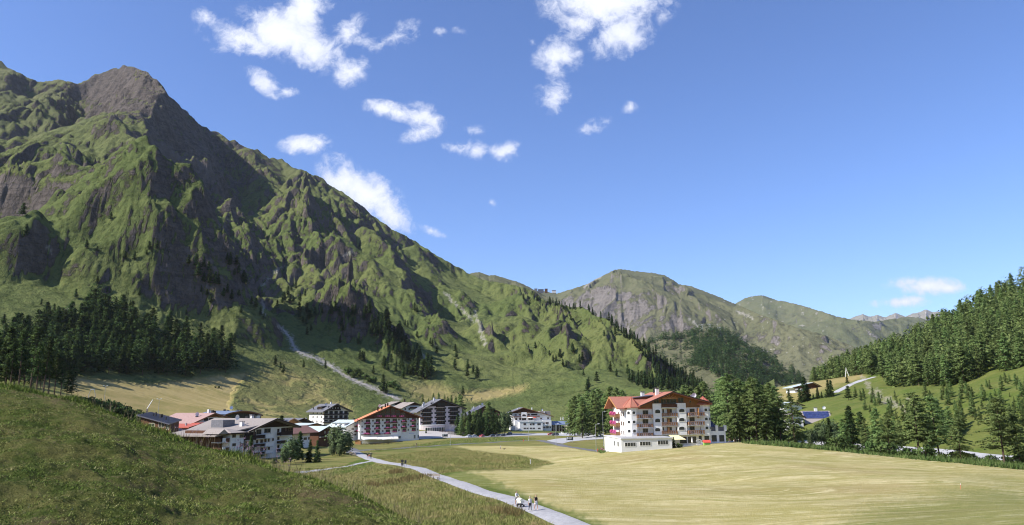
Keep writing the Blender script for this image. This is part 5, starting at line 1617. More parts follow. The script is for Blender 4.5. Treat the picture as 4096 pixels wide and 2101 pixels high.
for (xa, xb, yt) in ((765, 840, 385), (850, 925, 365), (945, 1015, 365), (1030, 1100, 395)):
    h.wpx(xa, yt, xb, 432, mull=2, y=-.10)
for xx in (935, 757, 1113):
    x_ = h.P(xx, 600)[0]; h.box('wall_rib', M_WHITE, x_ - .25, x_ + .25, -.5, -.004, 2.5, h.P(xx, 548)[1])
# ground floor: shop front and awnings
for (xa, xb, yt, yb) in ((1076, 1115, 850, 898), (1340, 1376, 835, 900), (1408, 1438, 830, 890)):
    h.wpx(xa, yt, xb, yb, mull=2, fm=M_WFRAME)
for (xa, xb, yt, yb) in ((1118, 1210, 848, 910), (1242, 1334, 838, 902)):
    a, z0 = h.P(xa, yb); b, z1 = h.P(xb, yt)
    h.box('shop_sign', M_CANV, a, b, -.08, -.004, z0, z1)
a, z0 = h.P(1260, 812); b, z1 = h.P(1352, 798)
h.box('blue_sign', plain_mat('sign_blue', (.42, .48, .75), (.5, .56, .8), 2), a, b, -.08, -.004, z0, z1)
for (xa, xb) in ((412, 690), (695, 1056)):
    a, z0 = h.P(xa, 860); b = h.P(xb, 850)[0]; z1 = h.P(xa, 908, 4.5)[1]
    MB().slab([(a, -4.5, z1), (b, -4.5, z1), (b, -.05, z0), (a, -.05, z0)], .08).build('awning', M_AWN, h.root)
    MB().box(a, b, -4.56, -4.51, z1 - .5, z1).build('awning_valance', M_AWN, h.root)
h.bpx(420, 810, 935, 832, depth=.9, mat=M_BWOOD)
for xc in (505, 685, 860):
    xx, zz = h.P(xc, 810, 1.1); flowers(h.root, xx - 1.3, xx + 1.3, -1.15, zz)
for i in range(3):
    z0 = 4.5 + 2.9 * i
    o = MB().box(-1.1, -.003, 1.5, 6, z0 - .15, z0).build('side_balcony', M_BWOOD, h.root)
    f = flowers(o, 0, 2.6, 0, 0); f.location = (-1.2, 3, z0 + .5); f.rotation_euler = (0, 0, math.pi / 2)
for (px_, py_, yy) in ((712, 345, 3), (782, 335, 5), (845, 285, 6), (885, 275, 9)):
    x_, z_ = h.P(px_, py_, -yy); h.chimney(x_, yy, z_ - 2.0, z_, .8, M_DWOOD, False)
x_, z_ = h.P(745, 325, -2); h.dish(x_, 2, z_, .9)
OHOTEL = h

# --- pink and white apartment block with grey roof
h = House('apartment_block', 'pink and white apartment block with grey gable roof and curved arcade in front', K4, (1450, 478), (2195, 487), 775, 15, 'apartment block')
h.gabled((1450, 412), (1822, 215), (2195, 355), M_PINKW, M_GROOF, over=(2.6, 2.4), th=.5, gable=M_DWOOD, gy=330)
for (xa, xb) in ((1500, 1655), (1745, 1896), (1985, 2122)):
    for j in range(4):
        yb = 437 + 76 * j - (xa - 1500) * .045
        h.bpx(xa, yb - 30, xb, yb, depth=1.4, mat=M_DWOOD)
        for q in (.12, .45, .72):
            x_ = xa + (xb - xa) * q
            h.wpx(x_, yb - 66, x_ + 40, yb - 18, mull=2, fm=M_FRAME)
        MB().box(h.P(xa, yb)[0], h.P(xb, yb)[0], -.025, -.004, h.P(xa, yb - 16)[1], h.P(xa, yb - 68)[1]).build('balcony_back', M_BWOOD, h.root)
for (xa) in (1465, 1635, 1708, 1872, 1948, 2108):
    for j in range(4):
        yb = 400 + 76 * j - (xa - 1500) * .05
        h.wpx(xa, yb - 30, xa + 42, yb, mull=2, fm=M_DWOOD)
for (xa, xb) in ((1640, 1700), (1760, 1830), (1840, 1895), (1930, 1990)):
    h.wpx(xa, 265, xb, 318, mull=2, fm=M_DWOOD, y=-.10)
h.bpx(1745, 318, 1890, 345, depth=1.3, mat=M_DWOOD)
# curved arcade
a, b = h.P(1450, 700, 5)[0], h.P(1945, 700, 5)[0]; zt = h.P(1700, 668, 5)[1]
n = 14; arc = [(a + (b - a) * i / n, -5.2 * math.sin(math.pi * i / n) ** .6 - .3) for i in range(n + 1)]
MB().poly([(x, y, -7.0) for x, y in arc] + [(x, y, zt) for x, y in arc], [(i, i + 1, n + 2 + i, n + 1 + i) for i in range(n)] + [tuple(range(n + 1, 2 * n + 2))]).build('arcade_wall', M_PINKW, h.root)
MB().poly([(x, y - .25, zt) for x, y in arc] + [(x, y - .25, zt + .4) for x, y in arc], [(i, i + 1, n + 2 + i, n + 1 + i) for i in range(n)] + [tuple(range(n + 1, 2 * n + 2)), tuple(range(n, -1, -1))]).build('arcade_parapet', M_WHITE, h.root)
for i in range(3, n - 1):
    m_ = (np.array(arc[i]) + np.array(arc[i + 1])) / 2; d = np.array(arc[i + 1]) - np.array(arc[i])
    h.window(0, 1.75, 0, 2.4, kind='arch', at=(m_[0], m_[1] - .02, .15), rot=math.atan2(d[1], d[0]), mull=1, fm=M_WFRAME)
for (px_, py_, yy) in ((1705, 180, 7), (1520, 262, 6), (1505, 290, 4)):
    x_, z_ = h.P(px_, py_, -yy); h.chimney(x_, yy, z_ - 1.8, z_, .9)
for xx in (1590, 1620):
    x_ = h.P(xx, 300)[0]; z_ = h.roof_z(x_) + .55
    MB().box(x_ - .6, x_ + .5, 5, 6.2, z_ - .3, z_ + .12).build('roof_light', M_GLASS, h.root)

# --- dark-balconied hotel at the foot of the slope
h = House('hotel', 'white hotel with long dark wooden balconies and grey roof at the slope foot', K3, (1735, 470), (2178, 479), 665, 18, 'hotel')
h.gabled((1735, 412), (1942, 300), (2178, 408), M_WHITE, M_GROOF, over=(2.0, 2.4), th=.5, gable=M_DWOOD, gy=350)
for j, (yb, xa, xb) in enumerate(((414, 1805, 2040), (495, 1740, 2178), (570, 1740, 2175), (632, 1740, 2170))):
    yb -= 6
    h.bpx(xa, yb - 36, xb, yb, depth=1.5, mat=M_DWOOD)
    for q in range(5):
        x_ = xa + (xb - xa) * (q + .12) / 5
        h.wpx(x_, yb - 78, x_ + (xb - xa) * .14, yb - 28, mull=3, fm=M_DWOOD)
for yy, z_ in ((3, 0), (8, 0), (13, 0)):
    for j in range(4):
        h.window(0, 1.2, 0, 1.3, at=(-.006, yy, 1.5 + 2.7 * j), rot=-math.pi / 2, fm=M_DWOOD)
zz = h.roof_z(2.5)
d_ = MB().box(.8, 3.6, 5, 9, zz - .8, zz + 1.5).build('dormer', M_DWOOD, h.root)
MB().slab([(.3, 4.5, zz + 1.5), (4.6, 4.5, zz + 1.9), (4.6, 9.5, zz + 1.9), (.3, 9.5, zz + 1.5)], .2).build('dormer_roof', M_GROOF, d_)
for (px_, py_, yy) in ((1790, 280, 9), (1870, 262, 8), (2000, 290, 6)):
    x_, z_ = h.P(px_, py_, -yy); h.chimney(x_, yy, z_ - 1.8, z_, .9)
x_, z_ = h.P(1770, 300, -5); h.dish(x_, 5, z_, .7)

# --- brown-roofed apartment house nearest the knoll
h = House('apartment_house', 'white and dark wood apartment house with beige stone roof nearest the grassy knoll', K3, (345, 234), (1212, 248), 1215, 24, 'apartment house')
h.gabled((345, 775), (820, 568), (1212, 690), M_WHITE, M_BROOF, over=(1.4, 2.4), th=.45, gable=M_DWOOD, gy=700)
rt = h.root
for (xa, xb, yt, yb, m_) in ((340, 545, 840, 935, M_DWOOD), (545, 718, 830, 900, M_DWOOD), (718, 858, 815, 892, M_WHITE), (980, 1190, 770, 845, M_DWOOD), (520, 715, 985, 1048, M_DWOOD), (715, 855, 960, 1040, M_WHITE), (978, 1062, 928, 988, M_DWOOD), (600, 712, 1128, 1170, M_DWOOD), (715, 850, 1100, 1160, M_WHITE), (975, 1040, 1070, 1130, M_DWOOD), (345, 400, 1010, 1080, M_DWOOD)):
    h.bpx(xa, yt, xb, yb, depth=1.5 if m_ is M_DWOOD else 1.9, mat=m_)
for (xa, xb, yt, yb) in ((498, 528, 740, 850), (548, 640, 735, 830), (690, 810, 720, 800), (545, 582, 920, 985), (620, 665, 910, 975), (692, 730, 905, 965), (755, 785, 895, 955), (830, 860, 885, 940), (620, 665, 1060, 1120), (690, 725, 1055, 1110), (755, 790, 1045, 1100), (360, 388, 945, 1010)):
    h.wpx(xa, yt, xb, yb, mull=2)
for (yt, yb) in ((728, 785), (870, 925), (1012, 1068)):
    h.wpx(918, yt, 958, yb, mull=2, fm=M_BWOOD)
for (xa, xb) in ((1055, 1082), (1115, 1190)):
    h.wpx(xa, 712, xb, 768, mull=2)
a, z0 = h.P(985, 845); b, z1 = h.P(1200, 700)
MB().box(a, b, -.05, -.003, z0, z1).build('wood_cladding', M_DWOOD, rt)
a, z0 = h.P(350, 930); b, z1 = h.P(545, 780)
MB().box(a, b, -.05, -.003, z0, z1).build('wood_cladding', M_DWOOD, rt)
a, z0 = h.P(742, 815); z1 = h.P(742, 705)[1]
MB().box(a - .12, a + .12, -1.7, -1.45, z0, z1).build('balcony_post', M_WHITE, rt)
# bay on the left with its own hipped roof
a0, zb = h.P(105, 800, 3.0); b0 = h.P(335, 800, 3.0)[0]
MB().box(a0, b0, -3.0, 5.0, -7.0, zb).build('left_bay', M_WHITE, rt)
zt = h.P(225, 722, 0)[1]
er = MB().poly([(a0 - .5, -3.6, zb), (b0 + .6, -3.6, zb), (b0 + .6, 6, zb), (a0 - .5, 6, zb), ((a0 + b0) / 2 - .6, 1, zt), ((a0 + b0) / 2 + .6, 1, zt)], [(0, 1, 5, 4), (1, 2, 5), (2, 3, 4, 5), (3, 0, 4), (3, 2, 1, 0)]).build('bay_roof', M_BROOF, rt)
MB().box(a0 - .6, b0 + .7, -3.7, 6.1, zb - .45, zb - .004).build('eaves_board', M_DWOOD, rt)
for (xa, xb) in ((125, 190), (255, 330)):
    for (yt, yb) in ((825, 885), (982, 1035), (1138, 1185)):
        h.wpx(xa, yt, xb, yb, mull=2, y=-3.0)
for (yt, yb) in ((885, 970), (1045, 1120)):
    q = h.P(-128, yb, 1.5); q2 = h.P(100, yt, 1.5)
    o = MB().box(q[0], a0 - .02, -2.6, 1, q[1] - .15, q[1]).build('corner_balcony', M_GREYW, rt)
    m1 = q[0] + (a0 - q[0]) * .55
    MB().box(q[0] + .6, m1, -2.72, -2.62, q[1], q2[1] + .1).build('white_parapet', M_WHITE, o)
    MB().box(m1 + .02, a0 - .05, -2.68, -2.6, q[1], q2[1]).box(q[0], q[0] + .1, -2.6, 1, q[1], q2[1]).build('railing', M_BWOOD, o)
    MB().box(q[0] + 1.2, a0 - .02, .2, .4, q[1], q[1] + 2.3).build('wood_cladding', M_BWOOD, rt)
qa, qz = h.P(-232, 1200, .5)
MB().box(qa + 2.6, a0 - .01, .4, 14, -7.0, h.P(0, 700, -4)[1] - .8).build('left_wing', M_BWOOD, rt)
zv = h.P(-215, 850, 1.0)[1]
xr0 = h.g[0] - .4
MB().slab([(qa - .6, -2.0, zv), (xr0 + 5, -1.0, h.roof_z(4.6) + .35), (xr0 + 5, 20, h.roof_z(4.6) + .35), (qa - .6, 20, zv)], .35).build('wing_roof', M_BROOF, rt)
gx0, gz0 = h.P(-10, 735, 2.5)
MB().prism([(gx0 - 2.1, gz0 - 1.3), (gx0 + 1.6, gz0 - 1.3), (gx0 - .1, gz0)], -2.6, 4).build('small_gable', M_BROOF, rt)
for (px_, py_, yy, m_) in ((302, 612, 4, None), (398, 525, 12, M_BLACK), (475, 495, 14, None)):
    x_, z_ = h.P(px_, py_, -yy); h.chimney(x_, yy, z_ - 3.0, z_, 1.0, m_)
x_, z_ = h.P(210, 530, -7); h.dish(x_, 7, z_, .8)
x_, z_ = h.P(85, 600, -9)
MB().box(x_ - 2.6, x_ + 2.0, 9, 14, z_ - 3, z_ + .5).build('roof_house', M_GROOF, rt)

# --- orange, grey and dark chalets in the middle of the village
h = House('chalet', 'small chalet with orange wooden gable and white ground floor in the village', K3, (1110, 330), (1445, 338), 775, 11, 'chalet')
h.gabled((1110, 588), (1180, 552), (1445, 690), M_WHITE, M_GROOF, over=(1.0, 1.2), th=.3, gable=M_OWOOD, gy=668, fascia=M_OWOOD)
h.wpx(1235, 680, 1262, 715); h.wpx(1370, 730, 1385, 765); h.bpx(1265, 700, 1335, 728, depth=1.0, mat=M_BLACK)
h = House('chalet', 'low chalet with dark gable and grey sheet roof behind the orange gabled one', K3, (1240, 392), (1532, 398), 660, 14, 'chalet')
h.gabled((1240, 600), (1372, 548), (1532, 612), M_DWOOD, M_GROOF, over=(1.0, 1.2), th=.3)
x_, z_ = h.P(1428, 540, -4); h.chimney(x_, 4, z_ - 1.5, z_, .6)
h = House('house', 'house with pale grey metal roof and carved orange balcony below the dark balconied hotel', K3, (1450, 318), (1700, 322), 800, 10, 'house')
h.gabled((1450, 668), (1580, 640), (1700, 668), M_WHITE, M_PALER, over=(2.2, 1.6), th=.3, gable=M_OWOOD, gy=690)
h.bpx(1452, 700, 1585, 745, depth=1.1, mat=M_OWOOD, gaps=True); h.wpx(1500, 745, 1560, 790)
h = House('chalet', 'dark timber chalet with pale and rusty sheet roof and two white windows', K3, (1645, 298), (1888, 303), 920, 10, 'chalet')
h.gabled((1645, 775), (1792, 692), (1888, 735), M_BWOOD, M_PALER, over=(1.2, 1.3), th=.25)
for (xa, xb) in ((1745, 1772), (1812, 1840)):
    h.wpx(xa, 765, xb, 808, mull=2, fm=M_WFRAME)
h.bpx(1690, 830, 1880, 870, depth=1.0, mat=M_DWOOD)
h = House('house', 'white house under a long brown red roof behind the garden trees', K3, (1325, 282), (1520, 286), 940, 12, 'house')
MB().box(0, h.W, 0, 9, -7.0, h.P(1400, 800)[1]).build('wall', M_WHITE, h.root)
p = [h.P(1215, 730, -4), h.P(1690, 862, .8), h.P(1560, 780, -4), h.P(1330, 800, .8)]
zq = h.P(1400, 802)[1]
for (y0_, z0_, y1_, z1_) in ((-1.4, zq + .1, 4.5, zq + 2.6), (10.4, zq + .1, 4.5, zq + 2.6)):
    q = [(-7.0, y0_, z0_), (h.W + 3.5, y0_, z0_), (h.W + 3.5, y1_, z1_), (-7.0, y1_, z1_)]
    MB().slab(q if y0_ < 0 else [q[1], q[0], q[3], q[2]], .3).build('roof', M_RROOF, h.root)
h.wpx(1385, 875, 1440, 925); h.wpx(1462, 870, 1490, 920)
a, b = h.P(1345, 815)[0], h.P(1450, 815)[0]
h.box('painted_sign', M_CREAM, a, b, -.06, -.004, h.P(1345, 862)[1], h.P(1345, 822)[1])

# --- white house with pale green roof next to the orange hotel
h = House('house', 'white house with pale green roof and dormers tucked left of the orange roofed hotel', K4, (140, 424), (560, 436), 872, 15, 'house')
h.gabled((140, 690), (350, 580), (560, 690), M_WHITE, M_PALER, over=(1.3, 1.4), th=.35)
for (xa, xb, yt, yb) in ((248, 266, 715, 748), (270, 286, 715, 748), (280, 302, 815, 845), (308, 330, 813, 845), (330, 368, 660, 690), (330, 368, 745, 775)):
    h.wpx(xa, yt, xb, yb, fm=M_BWOOD)
h.bpx(318, 668, 385, 700, depth=1.0, mat=M_BWOOD); h.bpx(318, 752, 385, 785, depth=1.0, mat=M_BWOOD)
for yy in (2.5, 6.5, 10.5):
    zz = h.roof_z(2.0)
    d_ = MB().box(.2, 4, yy - 1, yy + 1, zz - 1.4, zz + 1.2).build('dormer', M_WHITE, h.root)
    MB().prism([(-.3, zz + 1.1), (5, zz + 1.1), (5, zz + 1.35), (-.3, zz + 1.35)], yy - 1.4, yy + 1.4).build('dormer_roof', M_PALER, d_)
x_, z_ = h.P(290, 540, -6); h.chimney(x_, 6, z_ - 2, z_, .9, M_DWOOD, False)

# --- beige-roofed houses behind
h = House('house', 'beige roofed white house peeping out behind the orange roofed hotel', K4, (1155, 545), (1445, 552), 520, 16, 'house')
h.gabled((1155, 355), (1345, 268), (1445, 312), M_WHITE, M_BROOF, over=(1.6, 1.4), th=.4, gable=M_BWOOD, gy=318)
for xa in (1180, 1250):
    h.wpx(xa, 362, xa + 28, 396)
h.bpx(1290, 340, 1400, 375, depth=1.2, mat=M_BWOOD)
x_, z_ = h.P(1180, 205, -9); h.chimney(x_, 9, z_ - 2, z_, .9, M_DWOOD, False)
h = House('house', 'wide beige roof with dormer rising behind the orange roofed hotel', K4, (900, 575), (1150, 580), 500, 14, 'house')
h.gabled((900, 320), (1085, 255), (1150, 285), M_WHITE, M_BROOF, over=(1.6, 1.2), th=.4, gable=M_DWOOD, gy=300)
h.wpx(1010, 290, 1070, 312)

# --- grey roofed house behind the parking trees
h = House('house', 'house with slate grey roof half hidden by the trees at the car park', K5, (330, 505), (880, 512), 640, 14, 'house')
h.gabled((330, 470), (600, 318), (880, 440), M_BWOOD, M_DARKR, over=(3.0, 1.4), th=.4)
h.bpx(700, 470, 880, 500, depth=1.2, mat=M_DWOOD, flower=True)
for (px_, py_, yy) in ((385, 345, 6), (412, 325, 7), (520, 305, 6)):
    x_, z_ = h.P(px_, py_, -yy); h.chimney(x_, yy, z_ - 1.6, z_, .6)
x_, z_ = h.P(553, 285, -5); h.dish(x_, 5, z_, .8)

# --- white terraced hotel in the valley floor
h = House('hotel', 'white terraced hotel with brown gable and sun deck parasols beyond the car park', K5, (1070, 525), (1728, 530), 735, 16, 'hotel')
h.gabled((1070, 425), (1252, 352), (1728, 492), M_WHITE, M_GROOF, over=(1.6, 2.0), th=.4, gable=M_BWOOD, gy=440, fascia=M_WOOD)
a, b, zt = h.P(1195, 600, 6)[0], h.P(1590, 600, 6)[0], h.P(1300, 592, 6)[1]
h.box('terrace_block', M_WHITE, a, b, -6, -.01, -7.0, zt)
h.box('terrace_parapet', M_WHITE, a - .2, b + .2, -6.25, -6.0, zt - .1, zt + .9)
a2, b2, zt2 = h.P(1592, 600, 4)[0], h.P(1742, 600, 4)[0], h.P(1650, 562, 4)[1]
h.box('side_block', M_WHITE, a2, b2, -4, -.01, -7.0, zt2)
h.box('left_block', M_WHITE, h.P(1110, 600, 2)[0], a - .02, -2, -.01, -7.0, h.P(1110, 572, 2)[1])
for (xa, xb) in ((1265, 1302), (1315, 1350), (1370, 1406), (1418, 1456), (1508, 1552)):
    h.wpx(xa, 688, xb, 712, y=-6, fm=M_FRAME)
for (xa, xb) in ((1262, 1305), (1370, 1400), (1415, 1450), (1500, 1556)):
    h.wpx(xa, 612, xb, 645, y=-6, fm=M_FRAME)
for (xa, xb, yt, yb) in ((1600, 1624, 600, 622), (1640, 1692, 595, 625), (1600, 1640, 670, 702), (1650, 1695, 668, 700), (1710, 1732, 668, 698)):
    h.wpx(xa, yt, xb, yb, y=-4, fm=M_FRAME)
h.bpx(1655, 628, 1705, 655, depth=5.2, mat=M_WHITE)
for (xa, xb, yt, yb) in ((1120, 1155, 525, 560), (1190, 1225, 520, 562), (1550, 1578, 520, 545), (1670, 1698, 512, 540), (1235, 1305, 525, 565), (1345, 1420, 520, 565), (1110, 1145, 460, 482), (1180, 1215, 458, 480), (1335, 1370, 455, 480), (1390, 1500, 450, 478)):
    h.wpx(xa, yt, xb, yb, mull=3)
h.bpx(1095, 488, 1222, 515, depth=1.5, mat=M_BALC, gaps=True); h.bpx(1325, 482, 1538, 512, depth=1.5, mat=M_BALC, gaps=True)
a, z0 = h.P(1228, 520, 1.6); b, z1 = h.P(1318, 424, 1.6)
h.box('gable_bay', M_WHITE, a, b, -1.6, -.01, z0, z1)
h.wpx(1240, 460, 1305, 490, kind='arch', y=-1.6, mull=1)
h.bpx(1170, 420, 1222, 436, depth=1.2, mat=M_BALC); h.bpx(1322, 416, 1380, 436, depth=1.2, mat=M_BALC)
a, z0 = h.P(1350, 590, 6.3); b, z1 = h.P(1450, 566, 6.3)
h.box('name_board', M_WHITE, a, b, -6.4, -6.26, z0 + .05, z1 + .3)
x_, z_ = h.P(1582, 385, -5); h.dish(x_, 5, z_, .7)
for (px_, py_, yy) in ((1160, 352, 3), (1405, 345, 6), (1620, 405, 8)):
    x_, z_ = h.P(px_, py_, -yy); h.chimney(x_, yy, z_ - 1.5, z_, .7, M_CHIM, False)
xs, zs = h.P(1540, 400, -8)
MB().box(xs, xs + 8, 8, 16, zs - 5, zs - .4).build('rear_roof', M_BROOF, h.root)
TH = h
h = House('restaurant', 'low restaurant with blue solar roof joined to the white terraced hotel', K5, (1742, 528), (2090, 533), 722, 10, 'restaurant')
zt = h.P(1760, 640)[1]
MB().box(0, h.W, 1.2, 10, -7.0, zt).build('wall', M_BWOOD, h.root)
q0, q1 = (-.2, -.6, zt + .1), (h.W + .5, -.6, zt + .1)
zr = h.P(1800, 578, -6)[1]
MB().slab([q0, q1, (h.W + .5, 6, zr), (-.2, 6, zr)], .35).build('roof', M_BLUER, h.root)
for i in range(9):
    x_ = h.W * i / 8.0
    MB().box(x_ - .2, x_ + .2, .2, .6, -2, zt).build('wall_pillar', M_CREAM, h.root)
for i in range(8):
    h.window(h.W * (i + .12) / 8, h.W * (i + .88) / 8, .3, zt - .3, y=1.2, fm=M_BWOOD)
h = House('house', 'small cream gabled house at the right end of the low restaurant', K5, (2085, 520), (2395, 526), 742, 10, 'house')
h.gabled((2085, 662), (2275, 608), (2395, 652), M_CREAM, M_BROOF, over=(1.6, 1.8), th=.3)
h.wpx(2335, 685, 2362, 712); h.wpx(2230, 690, 2290, 735, mull=3)
x_, z_ = h.P(2228, 572, -4); h.box('ridge_vent', M_WHITE, x_ - 1.5, x_ + 1.5, 3, 5, z_ - 1.2, z_)
x_, z_ = h.P(2090, 618, -2); h.chimney(x_, 2, z_ - 1.5, z_, .9)

# --- houses at the left edge, below the knoll
def strip_roof(h_, q, n, th, mat, name='roof_panel'):
    """a metal roof laid in long panels with standing seams between them"""
    q = [np.array(p, float) for p in q]
    for i in range(n):
        a, b = i / n, (i + 1) / n
        g = .06 / max(1.0, np.linalg.norm(q[1] - q[0])) * 1.0
        A, B_ = q[0] + (q[1] - q[0]) * (a + g), q[0] + (q[1] - q[0]) * (b - g)
        D_, C_ = q[3] + (q[2] - q[3]) * (a + g), q[3] + (q[2] - q[3]) * (b - g)
        MB().slab([A, B_, C_, D_], th).build(name, mat, h_.root)
        e = (0, 0, .13)
        MB().slab([B_ + e, B_ + (q[1] - q[0]) * g * 2 + e, C_ + (q[2] - q[3]) * g * 2 + e, C_ + e], th).build('roof_seam', mat, h_.root)


h = House('house', 'brown timber house with anthracite seamed metal roof right behind the knoll edge', K1, (215, 258), (825, 245), 760, 18, 'house')
zl, zr = h.P(210, 480)[1], h.P(825, 640)[1]
zb1 = h.loc(at_range(*K1(450, 428), 276)); zb2 = h.loc(at_range(*K1(1005, 566), 262))
MB().poly([(.6, .6, -3), (h.W - .6, .6, -3), (zb2[0] - .6, zb2[1] - .6, -3), (zb1[0] + .6, zb1[1] - .6, -3), (.6, .6, zl - .4), (h.W - .6, .6, zr - .4), (zb2[0] - .6, zb2[1] - .6, zb2[2] - .4), (zb1[0] + .6, zb1[1] - .6, zb1[2] - .4)],
          [(3, 2, 1, 0), (4, 5, 6, 7), (0, 1, 5, 4), (1, 2, 6, 5), (2, 3, 7, 6), (3, 0, 4, 7)]).build('wall', M_BWOOD, h.root)
strip_roof(h, [(-.5, -.5, zl), (h.W + .5, -.6, zr), zb2, zb1], 22, .3, M_DARKR)
for (xa, xb, yt, yb) in ((420, 530, 625, 690), (590, 700, 600, 700), (720, 780, 660, 740)):
    h.wpx(xa, yt, xb, yb, y=.6, mull=2, fm=M_CREAM)
for (px_, py_, yy, hh) in ((548, 430, 6, 1.7), (505, 465, 5, .8), (325, 445, 4, .8), (722, 520, 4, .8)):
    x_, z_ = h.P(px_, py_, -yy); h.chimney(x_, yy, z_ - hh - .5, z_, .3, M_BLACK, False)
x_, z_ = h.P(640, 470, -6); h.chimney(x_, 6, z_ - 1, z_, .8, M_BLACK, False)
h = House('house', 'house with long rose coloured sheet roof and white balcony in the left of the village', K1, (1190, 285), (1840, 294), 800, 20, 'house')
h.gabled((1190, 618), (1540, 462), (1840, 548), M_WHITE, M_ROSE, over=(1.6, 1.6), th=.3, gable=M_WOOD, gy=520, fascia=M_WOOD)
for (xa, xb) in ((1388, 1465), (1480, 1560), (1605, 1680)):
    h.wpx(xa, 535, xb, 588, mull=2, fm=M_DWOOD)
h.bpx(1455, 585, 1612, 655, depth=1.4, mat=M_WHITE)
for xa in (1478, 1550):
    h.wpx(xa, 655, xa + 42, 690, mull=1)
for (px_, py_, yy, m_) in ((1545, 400, 9, M_BLACK), (1575, 412, 10, M_DWOOD), (1480, 385, 12, None), (1270, 500, 4, M_BLACK)):
    x_, z_ = h.P(px_, py_, -yy); h.chimney(x_, yy, z_ - 1.6, z_, .8, m_, False)
x_, z_ = h.P(1265, 475, -4); h.dish(x_, 4, z_, .8)
h = House('house', 'dark house with bright red sheet roof below the rose roofed house', K1, (1095, 270), (1620, 277), 1010, 13, 'house')
h.gabled((1095, 705), (1280, 655), (1620, 728), M_DWOOD, M_RED, over=(1.0, 1.5), th=.3, fascia=M_BWOOD)
h.bpx(1310, 770, 1600, 830, depth=1.3, mat=M_DWOOD); h.bpx(1330, 880, 1590, 945, depth=1.3, mat=M_BLACK)
for (xa, xb, yt, yb) in ((1350, 1420, 720, 770), (1480, 1560, 725, 775), (1270, 1390, 830, 885), (1470, 1540, 830, 885)):
    h.wpx(xa, yt, xb, yb, mull=2)
a, b = h.P(1390, 900)[0], h.P(1455, 900)[0]; h.box('white_wall', M_WHITE, a, b, -.06, -.004, -1, h.P(1390, 835)[1])
x_, z_ = h.P(1078, 625, -3); h.chimney(x_, 3, z_ - 1, z_, .5, M_STEEL, False)
pa, pb = h.P(1275, 640, -5), h.P(1450, 590, -5)
MB().box(pa[0], pb[0], 4, 8, pa[1] - 2, pa[1] + .3).build('roof_step', M_RED, h.root)
h = House('annexe', 'low annexe with dark seamed metal roof between red roof and knoll', K1, (920, 262), (1230, 258), 1000, 7, 'annexe')
zl, zr = h.P(918, 762)[1], h.P(1225, 850)[1]
c1_, c2_ = h.loc(at_range(*K1(905, 690), 276)), h.loc(at_range(*K1(1325, 772), 270))
MB().box(.5, h.W - .4, .5, 6, -3, zr - .3).build('wall', M_BWOOD, h.root)
strip_roof(h, [(-.3, -.4, zl), (h.W + .2, -.4, zr), c2_, c1_], 13, .28, M_DARKR)
h.box('white_pier', M_WHITE, h.W - 2.3, h.W - .3, .1, .49, -3, zr - .5)
x_, z_ = h.P(1122, 735, -3); h.chimney(x_, 3, z_ - 1.2, z_, .7, M_BLACK, False)
# barrel roof
h = House('sports_hall', 'hall with blue grey barrel roof and arched glass front', K1, (1730, 330), (2405, 338), 640, 22, 'hall')
xa, za = h.P(1735, 490); xb, zb_ = h.P(2400, 500); xm, zm_ = h.P(2010, 428)
n = 16
arc = [(xa + (xb - xa) * i / n, za + (zb_ - za) * i / n + (zm_ - (za + zb_) / 2) * (1 - (2 * i / n - 1) ** 2)) for i in range(n + 1)]
MB().prism([(xa, -3), (xb, -3)] + arc[::-1], 0, 22).build('wall', M_BWOOD, h.root)
ov = [(x, z + .02) for x, z in arc]
MB().poly([(x, -1.5, z) for x, z in ov] + [(x, 22.5, z) for x, z in ov] + [(x, -1.5, z + .4) for x, z in ov] + [(x, 22.5, z + .4) for x, z in ov],
          [f for i in range(n) for f in ((i, i + 1, n + 2 + i, n + 1 + i), (2 * n + 2 + i, 3 * n + 3 + i, 3 * n + 4 + i, 2 * n + 3 + i), (i, 2 * n + 2 + i, 2 * n + 3 + i, i + 1))]).build('roof', M_BLUER, h.root)
MB().poly([(x, -1.56, z - .15) for x, z in ov] + [(x, -1.56, z + .32) for x, z in ov] + [(x, -1.51, z - .15) for x, z in ov] + [(x, -1.51, z + .32) for x, z in ov], [f for i in range(n) for f in ((i, i + 1, n + 2 + i, n + 1 + i), (2 * n + 2 + i, 3 * n + 3 + i, 3 * n + 4 + i, 2 * n + 3 + i), (n + 1 + i, n + 2 + i, 3 * n + 4 + i, 3 * n + 3 + i))]).build('arch_beam', M_WOOD, h.root)
for i in range(10):
    x0_ = h.P(1800, 500)[0] + i * (h.P(2190, 500)[0] - h.P(1800, 500)[0]) / 10
    z1 = np.interp(x0_ + .6, [p[0] for p in arc], [p[1] for p in arc]) - .7
    h.window(x0_, x0_ + 1.25, h.P(1900, 545)[1], float(z1), mull=1, fm=M_BLACK, y=-.004)
for (px_, py_) in ((1755, 385), (1815, 395), (1985, 390), (2045, 398)):
    x_, z_ = h.P(px_, py_, -12); h.chimney(x_, 12, z_ - 1.5, z_, .8, M_BLACK, False)
x_, z_ = h.P(1870, 360, -8); h.dish(x_, 8, z_, .8)
x_ = h.P(2260, 500)[0]; h.chimney(x_ + 1.5, -1.0, -2, h.P(2240, 500)[1], 1.6, M_CHIM)

